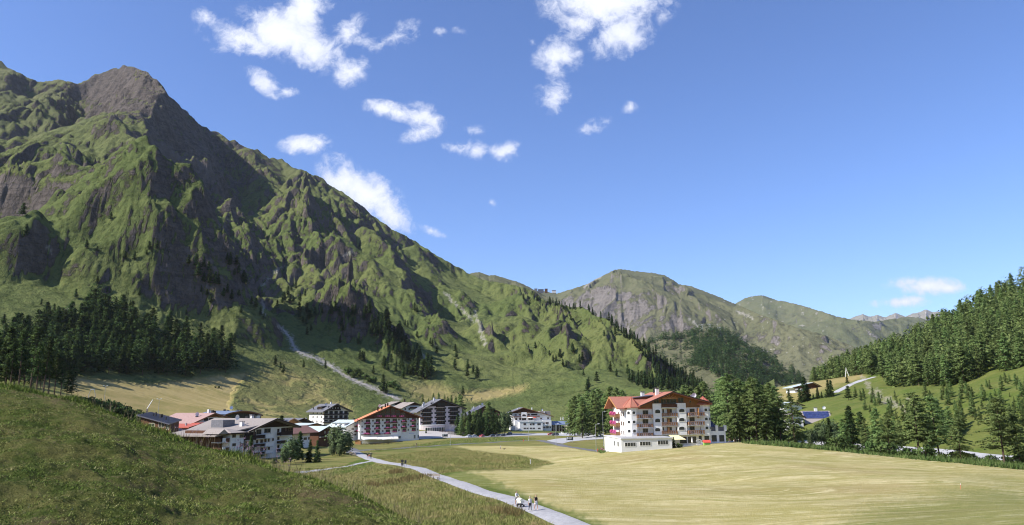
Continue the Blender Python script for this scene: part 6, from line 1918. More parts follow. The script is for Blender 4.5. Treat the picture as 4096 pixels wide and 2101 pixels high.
# --- houses among the larches on the right
h = House('house', 'house with blue solar panels on its roof among the trees right of the hotel', K7, (1085, 328), (1350, 330), 900, 10, 'house')
ze = h.P(1085, 800)[1]; zr = h.P(1010, 640, -6.5)[1]
MB().box(0, h.W, 0, 10, -3, ze).build('wall', M_CREAM, h.root)
ra, rb = h.P(1000, 640, -6)[0], h.P(1340, 640, -6)[0]
q = [(-.8, -1.4, ze), (h.W + 1.2, -1.4, ze), (rb + 1.2, 6, zr), (ra, 6, zr)]
MB().slab(q, .3).build('roof', M_BROOF, h.root)
MB().slab([(rb + 1.2, 6.01, zr), (ra, 6.01, zr), (-.8, 12, ze), (h.W + 1.2, 12, ze)][::-1], .3).build('roof', M_BROOF, h.root)
q = [np.array(p) for p in q]
for i in range(8):
    for j in range(2):
        f = lambda a, b: (q[0] * (1 - a) + q[1] * a) * (1 - b) + (q[3] * (1 - a) + q[2] * a) * b + np.array([0, 0, .16])
        a0, a1, b0, b1 = .05 + .112 * i, .05 + .112 * i + .104, .36 + .29 * j, .36 + .29 * j + .275
        MB().slab([f(a0, b0), f(a1, b0), f(a1, b1), f(a0, b1)], .1).build('solar_panel', M_SOLAR, h.root)
for xa in (1110, 1190, 1270):
    h.wpx(xa, 820, xa + 45, 870)
x_, z_ = h.P(1195, 605, -6); h.chimney(x_, 6, z_ - 1.5, z_, 1.1)
x_, z_ = h.P(1305, 600, -4); h.dish(x_, 4, z_, .7)
h = House('apartment_house', 'white apartment house glimpsed between the larches right of the red roofed hotel', K7, (260, 335), (690, 342), 1000, 12, 'apartment house')
h.gabled((260, 640), (470, 545), (690, 640), M_WHITE, M_GROOF, over=(1.2, 1.4), th=.35, gable=M_WOOD, gy=610)
for j in range(4):
    for xa in (300, 400, 540, 630):
        h.wpx(xa, 660 + 85 * j, xa + 38, 708 + 85 * j)
    h.bpx(480, 700 + 85 * j, 680, 728 + 85 * j, depth=1.3, mat=M_WHITE)
h = House('house', 'white side house with terrace railings next to the solar roofed house', K7, (820, 322), (1010, 325), 920, 9, 'house')
h.gabled((820, 715), (930, 665), (1010, 715), M_WHITE, M_BROOF, over=(1.0, 1.0), th=.3)
for j in range(2):
    h.wpx(850, 740 + 80 * j, 900, 785 + 80 * j); h.bpx(830, 790 + 75 * j, 980, 815 + 75 * j, depth=1.2, mat=M_WHITE)
h = House('house', 'white chalet with wide pale roof standing high on the meadow at the right', K7, (925, 478), (1320, 486), 440, 12, 'house')
h.gabled((925, 330), (1160, 272), (1320, 345), M_WHITE, M_PALER, over=(1.8, 1.6), th=.4, gable=M_BWOOD, gy=345)
for j in range(2):
    h.bpx(930, 345 + 40 * j, 1010, 360 + 40 * j, depth=1.3, mat=M_WHITE)
    for xa in (950, 1190, 1260):
        h.wpx(xa, 320 + 42 * j, xa + 30, 345 + 42 * j)
h.bpx(1150, 325, 1300, 345, depth=1.4, mat=M_BWOOD)
h = House('hut', 'small grey roofed hut at the edge of the yellow meadow', K7, (768, 470), (850, 472), 505, 7, 'hut')
h.gabled((768, 480), (800, 455), (850, 482), M_DWOOD, M_GROOF, over=(.8, .8), th=.25)
h = House('house', 'house with pale green sheet roof mostly hidden by larches', K7, (790, 400), (1010, 404), 640, 9, 'house')
h.gabled((790, 565), (900, 528), (1010, 565), M_WHITE, M_PALER, over=(1.2, 1.2), th=.3)

# ------------------------------------------------------------------ roads, paths and yards
def surface_mat(name, a, b_, sc_=1.6, edge=None):
    m, n, b = new_mat(name)
    P = n.n('ShaderNodeNewGeometry').outputs['Position']
    f, g = n.noise(P, sc_, 6, .75), n.noise(P, .16, 4, .6)
    c = n.mix(n.ramp(f, .32, .7), a, b_)
    c = n.mix(n.m('MULTIPLY', n.ramp(g, .45, .7), .35), c, tuple(x * .75 for x in a))
    n.put(b.inputs['Base Color'], c); b.inputs['Specular IOR Level'].default_value = .1
    bump(n, b, f, .5, .05)
    return m


M_GRAVEL = surface_mat('gravel', (.31, .30, .305), (.45, .44, .435))
M_ASPH = surface_mat('asphalt', (.135, .135, .14), (.185, .185, .19), 2.2)
M_LOT = surface_mat('car_park_gravel', (.36, .355, .36), (.47, .465, .46), .9)
M_YARD = surface_mat('paving', (.42, .39, .37), (.54, .50, .47), 1.0)
Q7 = K(275, 425, 7.36)
Q9 = K(345, 445, 25.76)
Q10 = K(495, 480, 25.76)


def resample(L, step):
    L = np.asarray(L, float); d = np.hypot(*(L[1:, :2] - L[:-1, :2]).T); c = np.concatenate([[0], np.cumsum(d)])
    t = np.arange(0, c[-1], step)
    return np.stack([np.interp(t, c, L[:, k]) for k in range(L.shape[1])], -1)


def ribbon(name, pts, width, mat, lift=.09, r0=60, wob=.12):
    P = ground([p[0] for p in pts], [p[1] for p in pts], r0)
    P = P[~np.isnan(P[:, 0])]
    L = resample(P[:, :2], 1.2)
    for _ in range(10):
        L[1:-1] = (L[:-2] + 2 * L[1:-1] + L[2:]) / 4
    t = np.gradient(L, axis=0); t /= np.linalg.norm(t, axis=1)[:, None]; nrm = np.stack([-t[:, 1], t[:, 0]], -1)
    wd = width * (1 + wob * np.stack([fbm(L[:, 0] / 4, L[:, 1] / 4 + q * 31, 3, 170) for q in (0, 1)], -1))
    V = []
    for k, s in enumerate((-.5, -.3, -.1, .1, .3, .5)):
        q = L + nrm * (s * wd[:, 0 if s < 0 else 1])[:, None]
        V.append(np.stack([q[:, 0], q[:, 1], zland(q[:, 0], q[:, 1]) + lift * (1 if abs(s) < .5 else .35)], -1))
    V = np.stack(V, 1).reshape(-1, 3)
    return link(name, mesh_np(name, V, grid_faces(len(L), 6), True, {}, [mat]), kind='structure')


def yard(name, upper, lower, mat, lift=.07, na=60, nb=14, r0=120):
    a, b = np.array(upper, float), np.array(lower, float)
    t = np.linspace(0, 1, na)
    def along(L):
        c = np.concatenate([[0], np.cumsum(np.hypot(*(L[1:] - L[:-1]).T))]); c /= c[-1]
        return np.stack([np.interp(t, c, L[:, k]) for k in (0, 1)], -1)
    A, B_ = along(a), along(b)
    PA, PB = ground(A[:, 0], A[:, 1], r0), ground(B_[:, 0], B_[:, 1], r0)
    s = np.linspace(0, 1, nb)[None, :, None]
    V = PA[:, None] * (1 - s) + PB[:, None] * s
    V[..., 2] = zland(V[..., 0], V[..., 1]) + lift
    ok = ~np.isnan(V).any((1, 2))
    V = V[ok]
    return link(name, mesh_np(name, V.reshape(-1, 3), grid_faces(len(V), nb), True, {}, [mat]), kind='structure')


ribbon('path', [Q7(*p) for p in ((2330, 790), (2190, 738), (2060, 680), (1940, 628), (1790, 570), (1600, 513), (1400, 450), (1250, 395), (1100, 338), (950, 298), (800, 277), (700, 250), (620, 215), (575, 192))], 3.1, M_GRAVEL, .09, 60, .05)
ribbon('path', [Q7(*p) for p in ((720, 262), (650, 278), (560, 298), (400, 320), (230, 343), (150, 352))], 2.0, M_GRAVEL, .08)
ribbon('road', [Q7(570, 190), K4(330, 1112), K4(450, 1108), K4(800, 1090), K4(1400, 1046), K4(1800, 1016), K5(0, 990), K5(700, 947), K5(1250, 913), K5(1480, 908), K5(1680, 935), K5(1822, 968), K5(2100, 1028), K5(2400, 1075), K5(2600, 1098)], 4.2, M_ASPH, .10, 150, .03)
ribbon('road', [Q7(580, 205), K4(235, 1085), K4(195, 1060)], 5.0, M_ASPH, .09, 150, .03)
ribbon('road', [(792, 441.4), (806, 442), (822, 443.2), (845, 445.4), (867, 447.5), (895, 449), (920, 451), (950, 453.6), (977, 456), (1024, 459.4), (1080, 464), (1120, 468)], 6.5, M_LOT, .1, 231, .04)
ribbon('road', [(834, 393), (846, 387), (854, 383), (864, 379.5), (875, 376.6)], 4.5, M_LOT, .12, 300, .05)
yard('car_park', [K5(*p) for p in ((-60, 846), (280, 840), (950, 790), (1400, 790), (1700, 786), (2100, 778), (2400, 780), (2640, 786))], [K5(*p) for p in ((-60, 868), (300, 864), (950, 846), (1400, 824), (1700, 822), (2100, 838), (2400, 852), (2640, 850))], M_LOT, .07, 90, 14)
yard('car_park', [K5(*p) for p in ((1660, 916), (1800, 885), (2100, 856), (2400, 852), (2640, 850))], [K5(*p) for p in ((1700, 930), (1930, 966), (2060, 930), (2300, 906), (2640, 884))], M_LOT, .085, 60, 14)
yard('forecourt', [K4(*p) for p in ((1445, 770), (1700, 760), (1960, 760), (2100, 765))], [K4(*p) for p in ((1060, 930), (1440, 915), (1800, 890), (2200, 862))], M_YARD, .075, 50, 14)
yard('terrace', [K6(*p) for p in ((1290, 1012), (1500, 1000), (1800, 985), (2095, 962), (2250, 920))], [K6(*p) for p in ((1290, 1040), (1600, 1025), (2000, 1003), (2200, 990), (2318, 945))], M_YARD, .09, 40, 10)
yard('forecourt', [K3(*p) for p in ((1560, 900), (1880, 880))], [K3(*p) for p in ((1640, 1040), (1880, 990))], M_YARD, .08, 20, 8)

# ------------------------------------------------------------------ trees that can be told apart, near the houses and the road
def stand(var, k, x, yt, yb, name, label, cat, r=None, group=None):
    """tree seen from its top (x, yt) to its foot (x, yb)"""
    u, v = k(x, yb); _, vt = k(x, yt)
    if r is None:
        P = ground([u], [v], 150)[0]
        if np.isnan(P[0]):
            return None
    else:
        P = at_range(u, v, r); P[2] = zland(P[0], P[1])
    rr_ = math.hypot(P[0], P[1]); top = at_range(u, vt, rr_)[2]
    return plant(name, var, P - np.array([0, 0, .1]), max(1.5, top - P[2]), label, cat, group)


L_, LB, SN, LF, SH = LARCH_V, LARCH_BARE, SPRUCE_NEAR, LEAF_V, SHRUB_V
# grove right of the red-roofed hotel
GR = [(60, 130, 985, 262), (130, 190, 990, 280), (195, 200, 1000, 262), (255, 240, 1000, 300), (320, 240, 1005, 285), (375, 175, 1005, 262), (430, 200, 1010, 300), (490, 270, 1010, 262), (560, 280, 1012, 290), (610, 250, 1015, 262), (660, 330, 1015, 258), (700, 300, 1020, 300), (740, 420, 1020, 254), (20, 180, 980, 290), (-40, 200, 970, 300), (90, 240, 990, 320), (420, 330, 1010, 250), (280, 400, 1005, 252), (550, 420, 1012, 250), (160, 430, 1000, 250)]
for i, (x, yt, yb, r) in enumerate(GR):
    stand(L_[i % 5] if i % 4 else LB[i % 3], K7, x, yt, yb, 'larch_tree', 'tall light green larch in the grove right of the red roofed hotel', 'tree', r, 'larches of the grove right of the hotel')
stand(L_[1], K7, 925, 440, 1030, 'larch_tree', 'feathery larch in front of the white side house at the grove end', 'tree', 250)
# behind the hotel
for i, (x, yt, yb, r) in enumerate([(770, 1110, 1330, 430), (810, 1080, 1330, 425), (850, 1060, 1330, 440), (880, 1085, 1330, 415), (920, 1040, 1330, 430), (960, 1030, 1330, 420), (1010, 1020, 1330, 440), (1060, 1060, 1330, 430), (1100, 1000, 1330, 425), (1150, 1010, 1330, 410), (1200, 1030, 1330, 420), (990, 1090, 1330, 395), (870, 1120, 1330, 395), (1130, 1100, 1330, 390),
                                 (1660, 1050, 1330, 300), (1700, 990, 1330, 310), (1760, 1010, 1330, 300), (1830, 1000, 1330, 290), (1880, 960, 1330, 310), (1790, 1060, 1330, 285), (1630, 1070, 1330, 330)]):
    left = x < 1300
    stand(L_[i % 5], K(475, 262.5, 8.128), x, yt, yb, 'larch_tree', 'larch in the dense row left behind the red roofed hotel' if left else 'rounded larch rising right behind the roof of the red tiled hotel', 'tree', r, 'larches behind the hotel, left row' if left else 'larches behind the hotel roof')
# along the road at the right edge of the field
for (var, x, yt, yb, r, nm, lb) in [
    (SN[0], 1310, 590, 1050, 246, 'spruce_tree', 'broad dark green conifer beside the road gap right of the solar roof'), (SN[1], 1690, 620, 1095, 238, 'spruce_tree', 'full cone shaped conifer at the field edge left of the tall larches')]:
    stand(var, K7, x + (70 if x < 1400 else 0), yt + (130 if x < 1400 else 0), yb, nm, lb, 'tree', r)
for (var, x, yt, yb, r, lb) in [
    (L_[0], 178, 900, 1192, 228, 'twin larch at the road, left one of a close pair'), (L_[2], 245, 925, 1195, 226, 'twin larch at the road, right one of a close pair'),
    (LB[0], 432, 798, 1215, 219, 'tall larch with bare reddish trunk, left of two big ones by the road'), (LB[1], 556, 820, 1195, 221, 'tall larch with bare reddish trunk, right of two big ones by the road'),
    (L_[3], 492, 1080, 1215, 218, 'small leafy larch between the two tall bare trunked ones'), (L_[4], 690, 955, 1225, 216, 'bushy larch right of the two tall bare trunked ones'),
    (LB[2], 965, 828, 1278, 203, 'lone larch with straight bare trunk near the right edge of the field'), (L_[1], 1062, 940, 1270, 205, 'larch cut by the right picture edge beside the field')]:
    stand(var, K8, x, yt, yb, 'roadside_larch', lb, 'tree', r)
for (x, yt, yb, r) in ((1410, 730, 1010, 285), (1330, 790, 1010, 290), (1270, 760, 1015, 285), (1150, 860, 1010, 280), (1480, 880, 1020, 275)):
    stand(LF[int(x) % 3], K7, x, yt, yb, 'leafy_tree', 'round broadleaf tree in front of the solar roofed house', 'tree', r, 'broadleaf trees below the solar roof')
for (x, yt, yb) in ((1380, 225, 560), (1420, 225, 565), (1345, 420, 580), (1060, 180, 560), (1110, 270, 580), (1240, 320, 600), (1290, 380, 600), (1180, 400, 610), (1000, 330, 600), (960, 480, 600)):
    stand(SN[int(x) % 3], K7, x, yt, yb, 'spruce_tree', 'dark pointed spruce among the upper houses on the right', 'tree', 425, 'spruces among the upper houses')
for (x, yt, yb, r, lb) in ((845, 350, 460, 450, 'small dark spruce on the yellow meadow left of the high chalet'), (1620, 180, 310, 470, 'lone spruce above the white upper road'), (1635, 300, 505, 390, 'rounded pine standing alone on the grass right of the spruces'), (1650, 560, 760, 300, 'loose young pine on the bank above the road'), (1790, 640, 800, 290, 'dark bushy pine on the bank below the bare scar')):
    stand(PINE_V[int(x) % 5], K7, x, yt, yb, 'pine_tree', lb, 'tree', r)
for i in range(34):
    u = 838 + i * 5.6 + random.uniform(-2, 2); r_ = random.uniform(258, 290) if i % 3 else random.uniform(206, 226)
    P = at_range(u, 440, r_); P[2] = zland(P[0], P[1])
    if i % 3:
        plant('bank_larch', random.choice(LARCH_MID), P, random.uniform(4.5, 11), 'mid sized larch growing along the valley road', 'tree', 'larches along the valley road')
    else:
        plant('roadside_shrub', SHRUB_V[i % 4], P, random.uniform(2, 4.2), 'leafy shrub at the far edge of the mown field', 'shrub', 'shrubs at the far field edge')
# the parking trees
for i, (x, yt, yb, r, kind) in enumerate([(140, 445, 800, 458, 0), (205, 440, 800, 470, 0), (270, 425, 800, 462, 0), (335, 395, 805, 458, 0), (400, 400, 800, 470, 0), (465, 380, 800, 460, 0), (525, 355, 790, 470, 0), (590, 400, 790, 462, 0), (680, 235, 765, 470, 0), (740, 350, 765, 478, 0), (800, 420, 765, 470, 0), (855, 470, 760, 480, 0), (640, 420, 780, 458, 0), (180, 540, 805, 452, 0), (300, 560, 805, 452, 0), (470, 560, 800, 452, 0)]):
    stand(LARCH_V[i % 5] if i % 3 else SN[i % 3], K5, x, yt, yb, 'larch_tree', 'dense dark larch in the clump beside the parked cars' if x != 680 else 'tallest larch of the clump beside the parked cars', 'tree', r, 'larches of the car park clump' if x != 680 else None)
stand(LF[1], K5, 940, 385, 760, 'birch_tree', 'silvery birch left of the white terraced hotel', 'tree', 470)
stand(PINE_TALL[1], K5, 1045, 375, 745, 'blue_spruce', 'thin blue spruce against the white terraced hotel front', 'tree', 478)
# garden trees by the brown-roofed house
for (var, x, yt, yb, r, nm, lb) in [
    (SN[0], 440, 835, 1215, 222, 'spruce_tree', 'slim cypress like conifer in front of the balcony house'), (LF[0], 1160, 850, 1330, 214, 'willow_tree', 'round silvery willow at the right corner of the balcony house'), (LF[2], 1040, 1050, 1330, 206, 'willow_tree', 'low spreading willow bush in front of the round willow'),
    (SN[1], 1300, 760, 1310, 226, 'spruce_tree', 'dark spruce rising behind the round willow'), (SN[2], 1480, 905, 1318, 215, 'spruce_tree', 'dark garden spruce, left of two beside the willow'), (SN[0], 1622, 920, 1315, 213, 'spruce_tree', 'dark garden spruce, right of two beside the bare shrub'),
    (LF[1], 1960, 640, 1210, 248, 'birch_tree', 'tall grey green birch in front of the pale roofed house'), (LF[0], 2100, 720, 1210, 246, 'birch_tree', 'broad birch right beside the tall grey green one'), (PINE_V[1], 980, 478, 600, 330, 'pine_tree', 'round topped pine behind the brown gable roof'),
    (LF[2], 2020, 980, 1215, 240, 'leafy_tree', 'dark low tree under the two birches'), (LF[1], 1890, 1000, 1210, 242, 'leafy_tree', 'dark low tree left below the tall birch')]:
    stand(var, K3, x, yt, yb, nm, lb, 'tree', r)
stand(SHRUB_V[0], K3, 870, 1245, 1330, 'shrub', 'bright green garden bush below the balcony house', 'shrub', 205)
stand(SHRUB_V[1], K3, 585, 1130, 1235, 'shrub', 'small upright bush beside the slim conifer', 'shrub', 222)
stand(SN[1], K4, 1560, 712, 820, 'spruce_tree', 'little spruce in front of the pink arcade', 'tree', 455)
stand(SN[2], K6, 1222, 888, 1052, 'spruce_tree', 'small dark cypress under the yellow awning', 'tree', 222)
stand(SHRUB_V[2], K6, 1315, 1000, 1046, 'shrub', 'tiny shrub right of the cypress at the terrace', 'shrub', 222)
# row of larches behind the grey and pink blocks
for i, (x, yt, yb, r) in enumerate([(1150, 105, 260, 640), (1215, 120, 260, 650), (1275, 68, 250, 655), (1330, 90, 250, 660), (1385, 115, 250, 650), (1500, 100, 285, 640), (1600, 185, 285, 630), (1690, 92, 240, 640), (1780, 82, 240, 645), (1880, 112, 270, 640), (1945, 150, 290, 630), (1995, 130, 310, 620), (2140, 105, 330, 600), (2080, 150, 320, 610), (2190, 130, 340, 590)]):
    stand(LARCH_MID[i % 5], K4, x, yt, yb, 'larch_tree', 'larch in the row behind the pink apartment block', 'tree', r, 'larches behind the pink apartment block')
for i, (x, y) in enumerate([(760, 830), (800, 850), (830, 860), (870, 880), (900, 900), (780, 870), (740, 840), (1045, 930), (1075, 945), (1110, 960), (1000, 960), (930, 905)]):
    P = ground([250 + x / 7.548], [262.5 + y / 7.548], 300)[0]
    plant('streamside_shrub', SHRUB_V[i % 4], P, random.uniform(3, 7), 'dark willow shrub along the stony stream bed above the village', 'shrub', 'shrubs along the stream bed')
for i in range(26):
    u = 72 + i * 2.9 + random.uniform(-1.5, 1.5); v = np.interp(u, [70, 95, 120, 150, 185], [399, 403, 411, 419, 424]) + random.uniform(-2, 1)
    P = at_range(u, v, 300 + random.uniform(-18, 25)); P[2] = zland(P[0], P[1])
    top = at_range(u, np.interp(u, [70, 85, 110, 125, 150], [394, 395, 400, 407, 412]) + random.uniform(-1, 4), math.hypot(P[0], P[1]))[2]
    plant('hedge_shrub', SHRUB_V[i % 4], P, max(2.5, top - P[2]), 'grey green bush in the row along the foot of the dry meadow', 'shrub', 'bushes in the row behind the knoll')
for (x, y, h) in ((1650, 10, 1.6), (1590, 5, 1.2)):
    P = ground([K1(x, y)[0]], [K1(x, y)[1]], 300)[0]
    if not np.isnan(P[0]):
        plant('meadow_shrub', SHRUB_V[1], P, h, 'small bush alone on the dry striped meadow', 'shrub', 'lone bushes on the dry meadow')
for (x, y) in ((700, 420), (760, 430), (840, 440), (900, 470), (960, 490), (690, 380)):
    u, v = K1(x, y); P = at_range(u, v, 330); P[2] = zland(P[0], P[1])
    plant('hedge_shrub', SHRUB_V[int(x) % 4], P, 3.6, 'round bush behind the anthracite roof at the edge of the village', 'shrub', 'bushes behind the anthracite roof')

# ------------------------------------------------------------------ grass and weeds: past counting
def blades(name, P, h, wd, lean, mats, per=4, label=None, spread=.1, midx=None, cat='grass'):
    n = len(P); r = np.random.default_rng(n)
    B = np.repeat(P, per, 0) + np.concatenate([r.normal(0, spread, (n * per, 2)), np.zeros((n * per, 1))], 1)
    hh = np.repeat(h, per) * (.6 + .6 * r.random(n * per))
    th = r.random(n * per) * 6.28; a = np.stack([np.cos(th), np.sin(th), th * 0], -1)
    le = r.normal(0, lean, (n * per, 2)) * hh[:, None]
    tip = B + np.stack([le[:, 0], le[:, 1], hh], -1)
    w_ = np.repeat(wd, per)[:, None] * a
    V = np.stack([B - w_, B + w_, tip], 1).reshape(-1, 3)
    V[:, 2] -= .01
    mi = None if midx is None else np.repeat(midx, per)
    return link(name, mesh_np(name, V, np.arange(len(V)).reshape(-1, 3), False, {}, mats, mi), kind='stuff', label=label, category=cat)


def grass_mat(name, a, b_, c_, sc_=.8):
    m, n, b = new_mat(name)
    P = n.n('ShaderNodeNewGeometry').outputs['Position']
    c = n.mix(n.ramp(n.noise(P, sc_, 5, .65), .36, .64), a, b_)
    c = n.mix(n.ramp(n.noise(P, sc_ * 9, 2, .6), .52, .7), c, c_)
    n.put(b.inputs['Base Color'], c); b.inputs['Specular IOR Level'].default_value = .1
    return m


G_KN = grass_mat('knoll_grass', (.105, .165, .028), (.205, .225, .060), (.37, .335, .16), .5)
G_EDGE = grass_mat('edge_grass', (.095, .150, .022), (.150, .195, .040), (.22, .215, .085), .7)
G_TALL = grass_mat('meadow_blades', (.185, .210, .060), (.29, .26, .10), (.33, .26, .13), .09)
G_WEED = grass_mat('nettles', (.050, .095, .022), (.105, .150, .042), (.17, .18, .08), .3)
G_DOCK = grass_mat('dock_stalks', (.17, .125, .055), (.22, .16, .07), (.13, .17, .05), .6)
G_STALK = grass_mat('seed_stalks', (.15, .13, .065), (.23, .20, .11), (.21, .13, .15), 3)
# knoll turf
n = 62000
a = RNG.uniform(ka[0], float(_az(470, 400)[0]), n); q = np.sqrt(RNG.uniform(.10, 1.06, n))
r_ = q * np.interp(a, ka, kr)
x, y = r_ * np.sin(a), r_ * np.cos(a)
clump = fbm(x / 1.6, y / 1.6, 3, 180)
keep = RNG.random(n) < .55 + .7 * clump
P = np.stack([x, y, zknoll(x, y)], -1)[keep]
blades('grass', P, RNG.uniform(.022, .062, len(P)) * (1 + .5 * np.clip(clump[keep], -.5, 1)), RNG.uniform(.008, .016, len(P)), .8, [G_KN], 4, 'short cropped grass growing over the knoll in the foreground', .11)
n = 9000
a = RNG.uniform(ka[0], float(_az(520, 400)[0]), n); q = 1 + RNG.normal(.012, .022, n)
r_ = q * np.interp(a, ka, kr); x, y = r_ * np.sin(a), r_ * np.cos(a)
P = np.stack([x, y, zknoll(x, y)], -1)
tall = np.clip(.6 + .8 * fbm(x / 2.2, y / 2.2, 3, 183), .3, 1.6)
blades('grass', P, RNG.uniform(.10, .34, n) * tall * (1 - .5 * smooth(a, float(_az(260, 400)[0]), float(_az(340, 400)[0]))), RNG.uniform(.010, .022, n), .38, [G_EDGE], 4, 'longer green grass along the crest of the knoll', .08)
n = 520
a = RNG.uniform(ka[0], float(_az(420, 400)[0]), n); q = 1 + RNG.normal(.03, .025, n)
r_ = q * np.interp(a, ka, kr); x, y = r_ * np.sin(a), r_ * np.cos(a)
P = np.stack([x, y, zknoll(x, y)], -1)
blades('grass', P, RNG.uniform(.45, .85, n), np.full(n, .009), .3, [G_STALK], 2, 'thin seed stalks standing over the knoll crest', .06)
us = np.concatenate([RNG.uniform(240, 268, 55), RNG.uniform(278, 294, 14), RNG.uniform(160, 235, 12)])
a = np.array([float(_az(u, 400)[0]) for u in us]); r_ = np.interp(a, ka, kr) * RNG.normal(1.035, .02, len(us))
x, y = r_ * np.sin(a), r_ * np.cos(a); z = zknoll(x, y)
st = RNG.uniform(.45, .95, len(us))
blades('wildflowers', np.stack([x, y, z + st * .86], -1), np.full(len(us), .07), np.full(len(us), .011), .35, [plain_mat('thistle_purple', (.26, .17, .23), (.36, .25, .32), 5)], 5, 'pale purple thistle heads on the knoll crest', .03, cat='flowers')
blades('wildflowers', np.stack([x, y, z], -1), st, np.full(len(us), .010), .03, [G_STALK], 1, 'thistle stems on the knoll crest', .0, cat='flowers')


def meadow_points(poly, n, r0=70, r1=330):
    lo, hi_ = np.array(poly).min(0), np.array(poly).max(0)
    c = RNG.random((n, 2)) * (hi_ - lo) + lo
    c = c[inpoly(c[:, 0], c[:, 1], poly)]
    P = ground(c[:, 0], c[:, 1], r0, r1)
    return P[~np.isnan(P[:, 0])]


T1 = [(285, 470), (366, 464), (400, 466), (440, 476), (480, 486), (520, 501), (545, 514), (585, 530), (400, 530), (340, 500), (290, 480)]
T2 = [(362, 459), (390, 455), (452, 448), (480, 452), (520, 456), (552, 463), (528, 468), (470, 470), (425, 476), (400, 465)]
T3 = [(352, 453), (420, 448), (450, 444), (540, 439), (500, 436.5), (455, 439), (380, 449)]
Pm = np.concatenate([meadow_points(T1, 36000), meadow_points(T2, 22000), meadow_points(T3, 12000, 200, 480)])
_pl = np.concatenate([ground([Q7(*p)[0] for p in L_], [Q7(*p)[1] for p in L_])[:, :2] for L_ in (((2190, 738), (2060, 680), (1940, 628), (1790, 570), (1600, 513), (1400, 450), (1250, 395), (1100, 338), (950, 298), (800, 277), (700, 250), (620, 215)),)])
Pm = Pm[line_dist(Pm[:, 0], Pm[:, 1], _pl)[0] > 2.1]
rr_ = np.hypot(Pm[:, 0], Pm[:, 1])
blades('meadow_grass', Pm, RNG.uniform(.16, .42, len(Pm)), .02 + rr_ * 2.1e-4, .5, [G_TALL], 3, 'tall uncut meadow grass either side of the path', .35)
Pw = meadow_points([(742, 441.5), (775, 441), (800, 444), (835, 447), (870, 450), (930, 456), (980, 461), (1024, 465), (1060, 470), (1060, 476), (1024, 470), (960, 463.5), (900, 458), (830, 450.5), (744, 443.5)], 30000, 150, 300)
Pw = Pw[np.hypot(Pw[:, 0], Pw[:, 1]) < 262]
blades('undergrowth', Pw, RNG.uniform(.35, 1.15, len(Pw)) * (1 + .5 * fbm(Pw[:, 0] / 6, Pw[:, 1] / 6, 3, 190)), RNG.uniform(.08, .18, len(Pw)), .35, [G_WEED], 4, 'dark nettles and weeds along the far edge of the mown field', .4, cat='weeds')
dk = [meadow_points([Q9(*p) for p in pl], m_) for pl, m_ in (([(980, 960), (1400, 880), (1700, 800), (2250, 770), (2260, 830), (1900, 900), (1400, 1000), (1000, 1040)], 800), ([(1130, 720), (1300, 660), (1500, 660), (1480, 720), (1200, 760)], 320), ([(560, 1010), (900, 1020), (880, 1080), (600, 1060)], 160))]
dk.append(meadow_points([Q7(*p) for p in ((1530, 610), (1680, 620), (1840, 640), (1800, 690), (1620, 660))], 450))
Pd = np.concatenate(dk)
blades('dock_plants', Pd, RNG.uniform(.45, .9, len(Pd)), RNG.uniform(.03, .06, len(Pd)), .2, [G_DOCK], 3, 'rusty red dock stalks in the uncut meadow', .15, cat='weeds')
Ph = meadow_points([(600, 453.5), (618, 450), (621, 444), (612, 443), (603, 446), (598, 450)], 700, 200, 300)
blades('flower_bed', Ph, RNG.uniform(.4, 1.1, len(Ph)), RNG.uniform(.06, .14, len(Ph)), .4, [G_WEED], 4, 'flower bed with green shrubs at the hotel corner', .3, cat='flower bed')
blades('flower_bed', Ph[::6] + np.array([0, 0, .5]), np.full(len(Ph[::6]), .25), np.full(len(Ph[::6]), .12), .5, [M_PINKF], 3, 'pink blossoms in the bed at the hotel corner', .3, cat='flower bed')

# ------------------------------------------------------------------ street furniture
def at_px(k, x, y, r=None, r0=80):
    u, v = k(x, y)
    if r is None:
        P = ground([u], [v], r0)[0]
        if not np.isnan(P[0]):
            return P
        r = 300
    P = at_range(u, v, r); P[2] = zland(P[0], P[1])
    return P


def top_h(k, x, y, P):
    return float(at_range(*k(x, y), math.hypot(P[0], P[1]))[2] - P[2])


def root_at(name, P, label, cat, group=None, rz=0.0):
    o = link(name, None); o.location = P; o.rotation_euler = (0, 0, rz)
    return tag(o, label, cat, group)


def street_lamp(k, x, yt, yb, label, r=None, double=False, arm=1.3):
    P = at_px(k, x, yb, r); h_ = top_h(k, x, yt, P)
    o = root_at('street_lamp', P, label, 'street lamp')
    MB().lathe([(.13, -.3), (.13, .4), (.085, .5), (.06, h_)], 8).build('pole', M_STEEL, o)
    for s in ((-1, 1) if double else (1,)):
        a_ = MB().bar((0, 0, h_ - .1), (s * arm, 0, h_ + .1), .045).build('arm', M_STEEL, o)
        MB().prism([(s * arm * .55, h_), (s * arm * 1.15, h_ + .06), (s * arm * 1.1, h_ + .24), (s * arm * .6, h_ + .2)], -.17, .17).build('lamp_head', M_DISH, a_)
    return o


street_lamp(K5, 1352, 615, 916, 'grey street lamp at the road in front of the white terraced hotel')
street_lamp(K5, 1822, 620, 984, 'grey street lamp between parked cars and car park sign')
street_lamp(K5, 2512, 630, 1104, 'tall grey street lamp next to the flower bed at the big hotel')
street_lamp(K4, 1985, 680, 1020, 'grey street lamp on the road right of the orange roofed hotel')
street_lamp(K6, 50, 480, 745, 'slim lamp post left of the pink balcony flowers', 330)
street_lamp(K1, 592, 205, 375, 'double headed floodlight mast behind the anthracite roof', 330, True, .9)
street_lamp(lambda x, y: (x / 19.57, 345 + y / 19.57), 2045, 802, 1040, 'double headed floodlight mast on the dry meadow at the left', 380, True, .9)

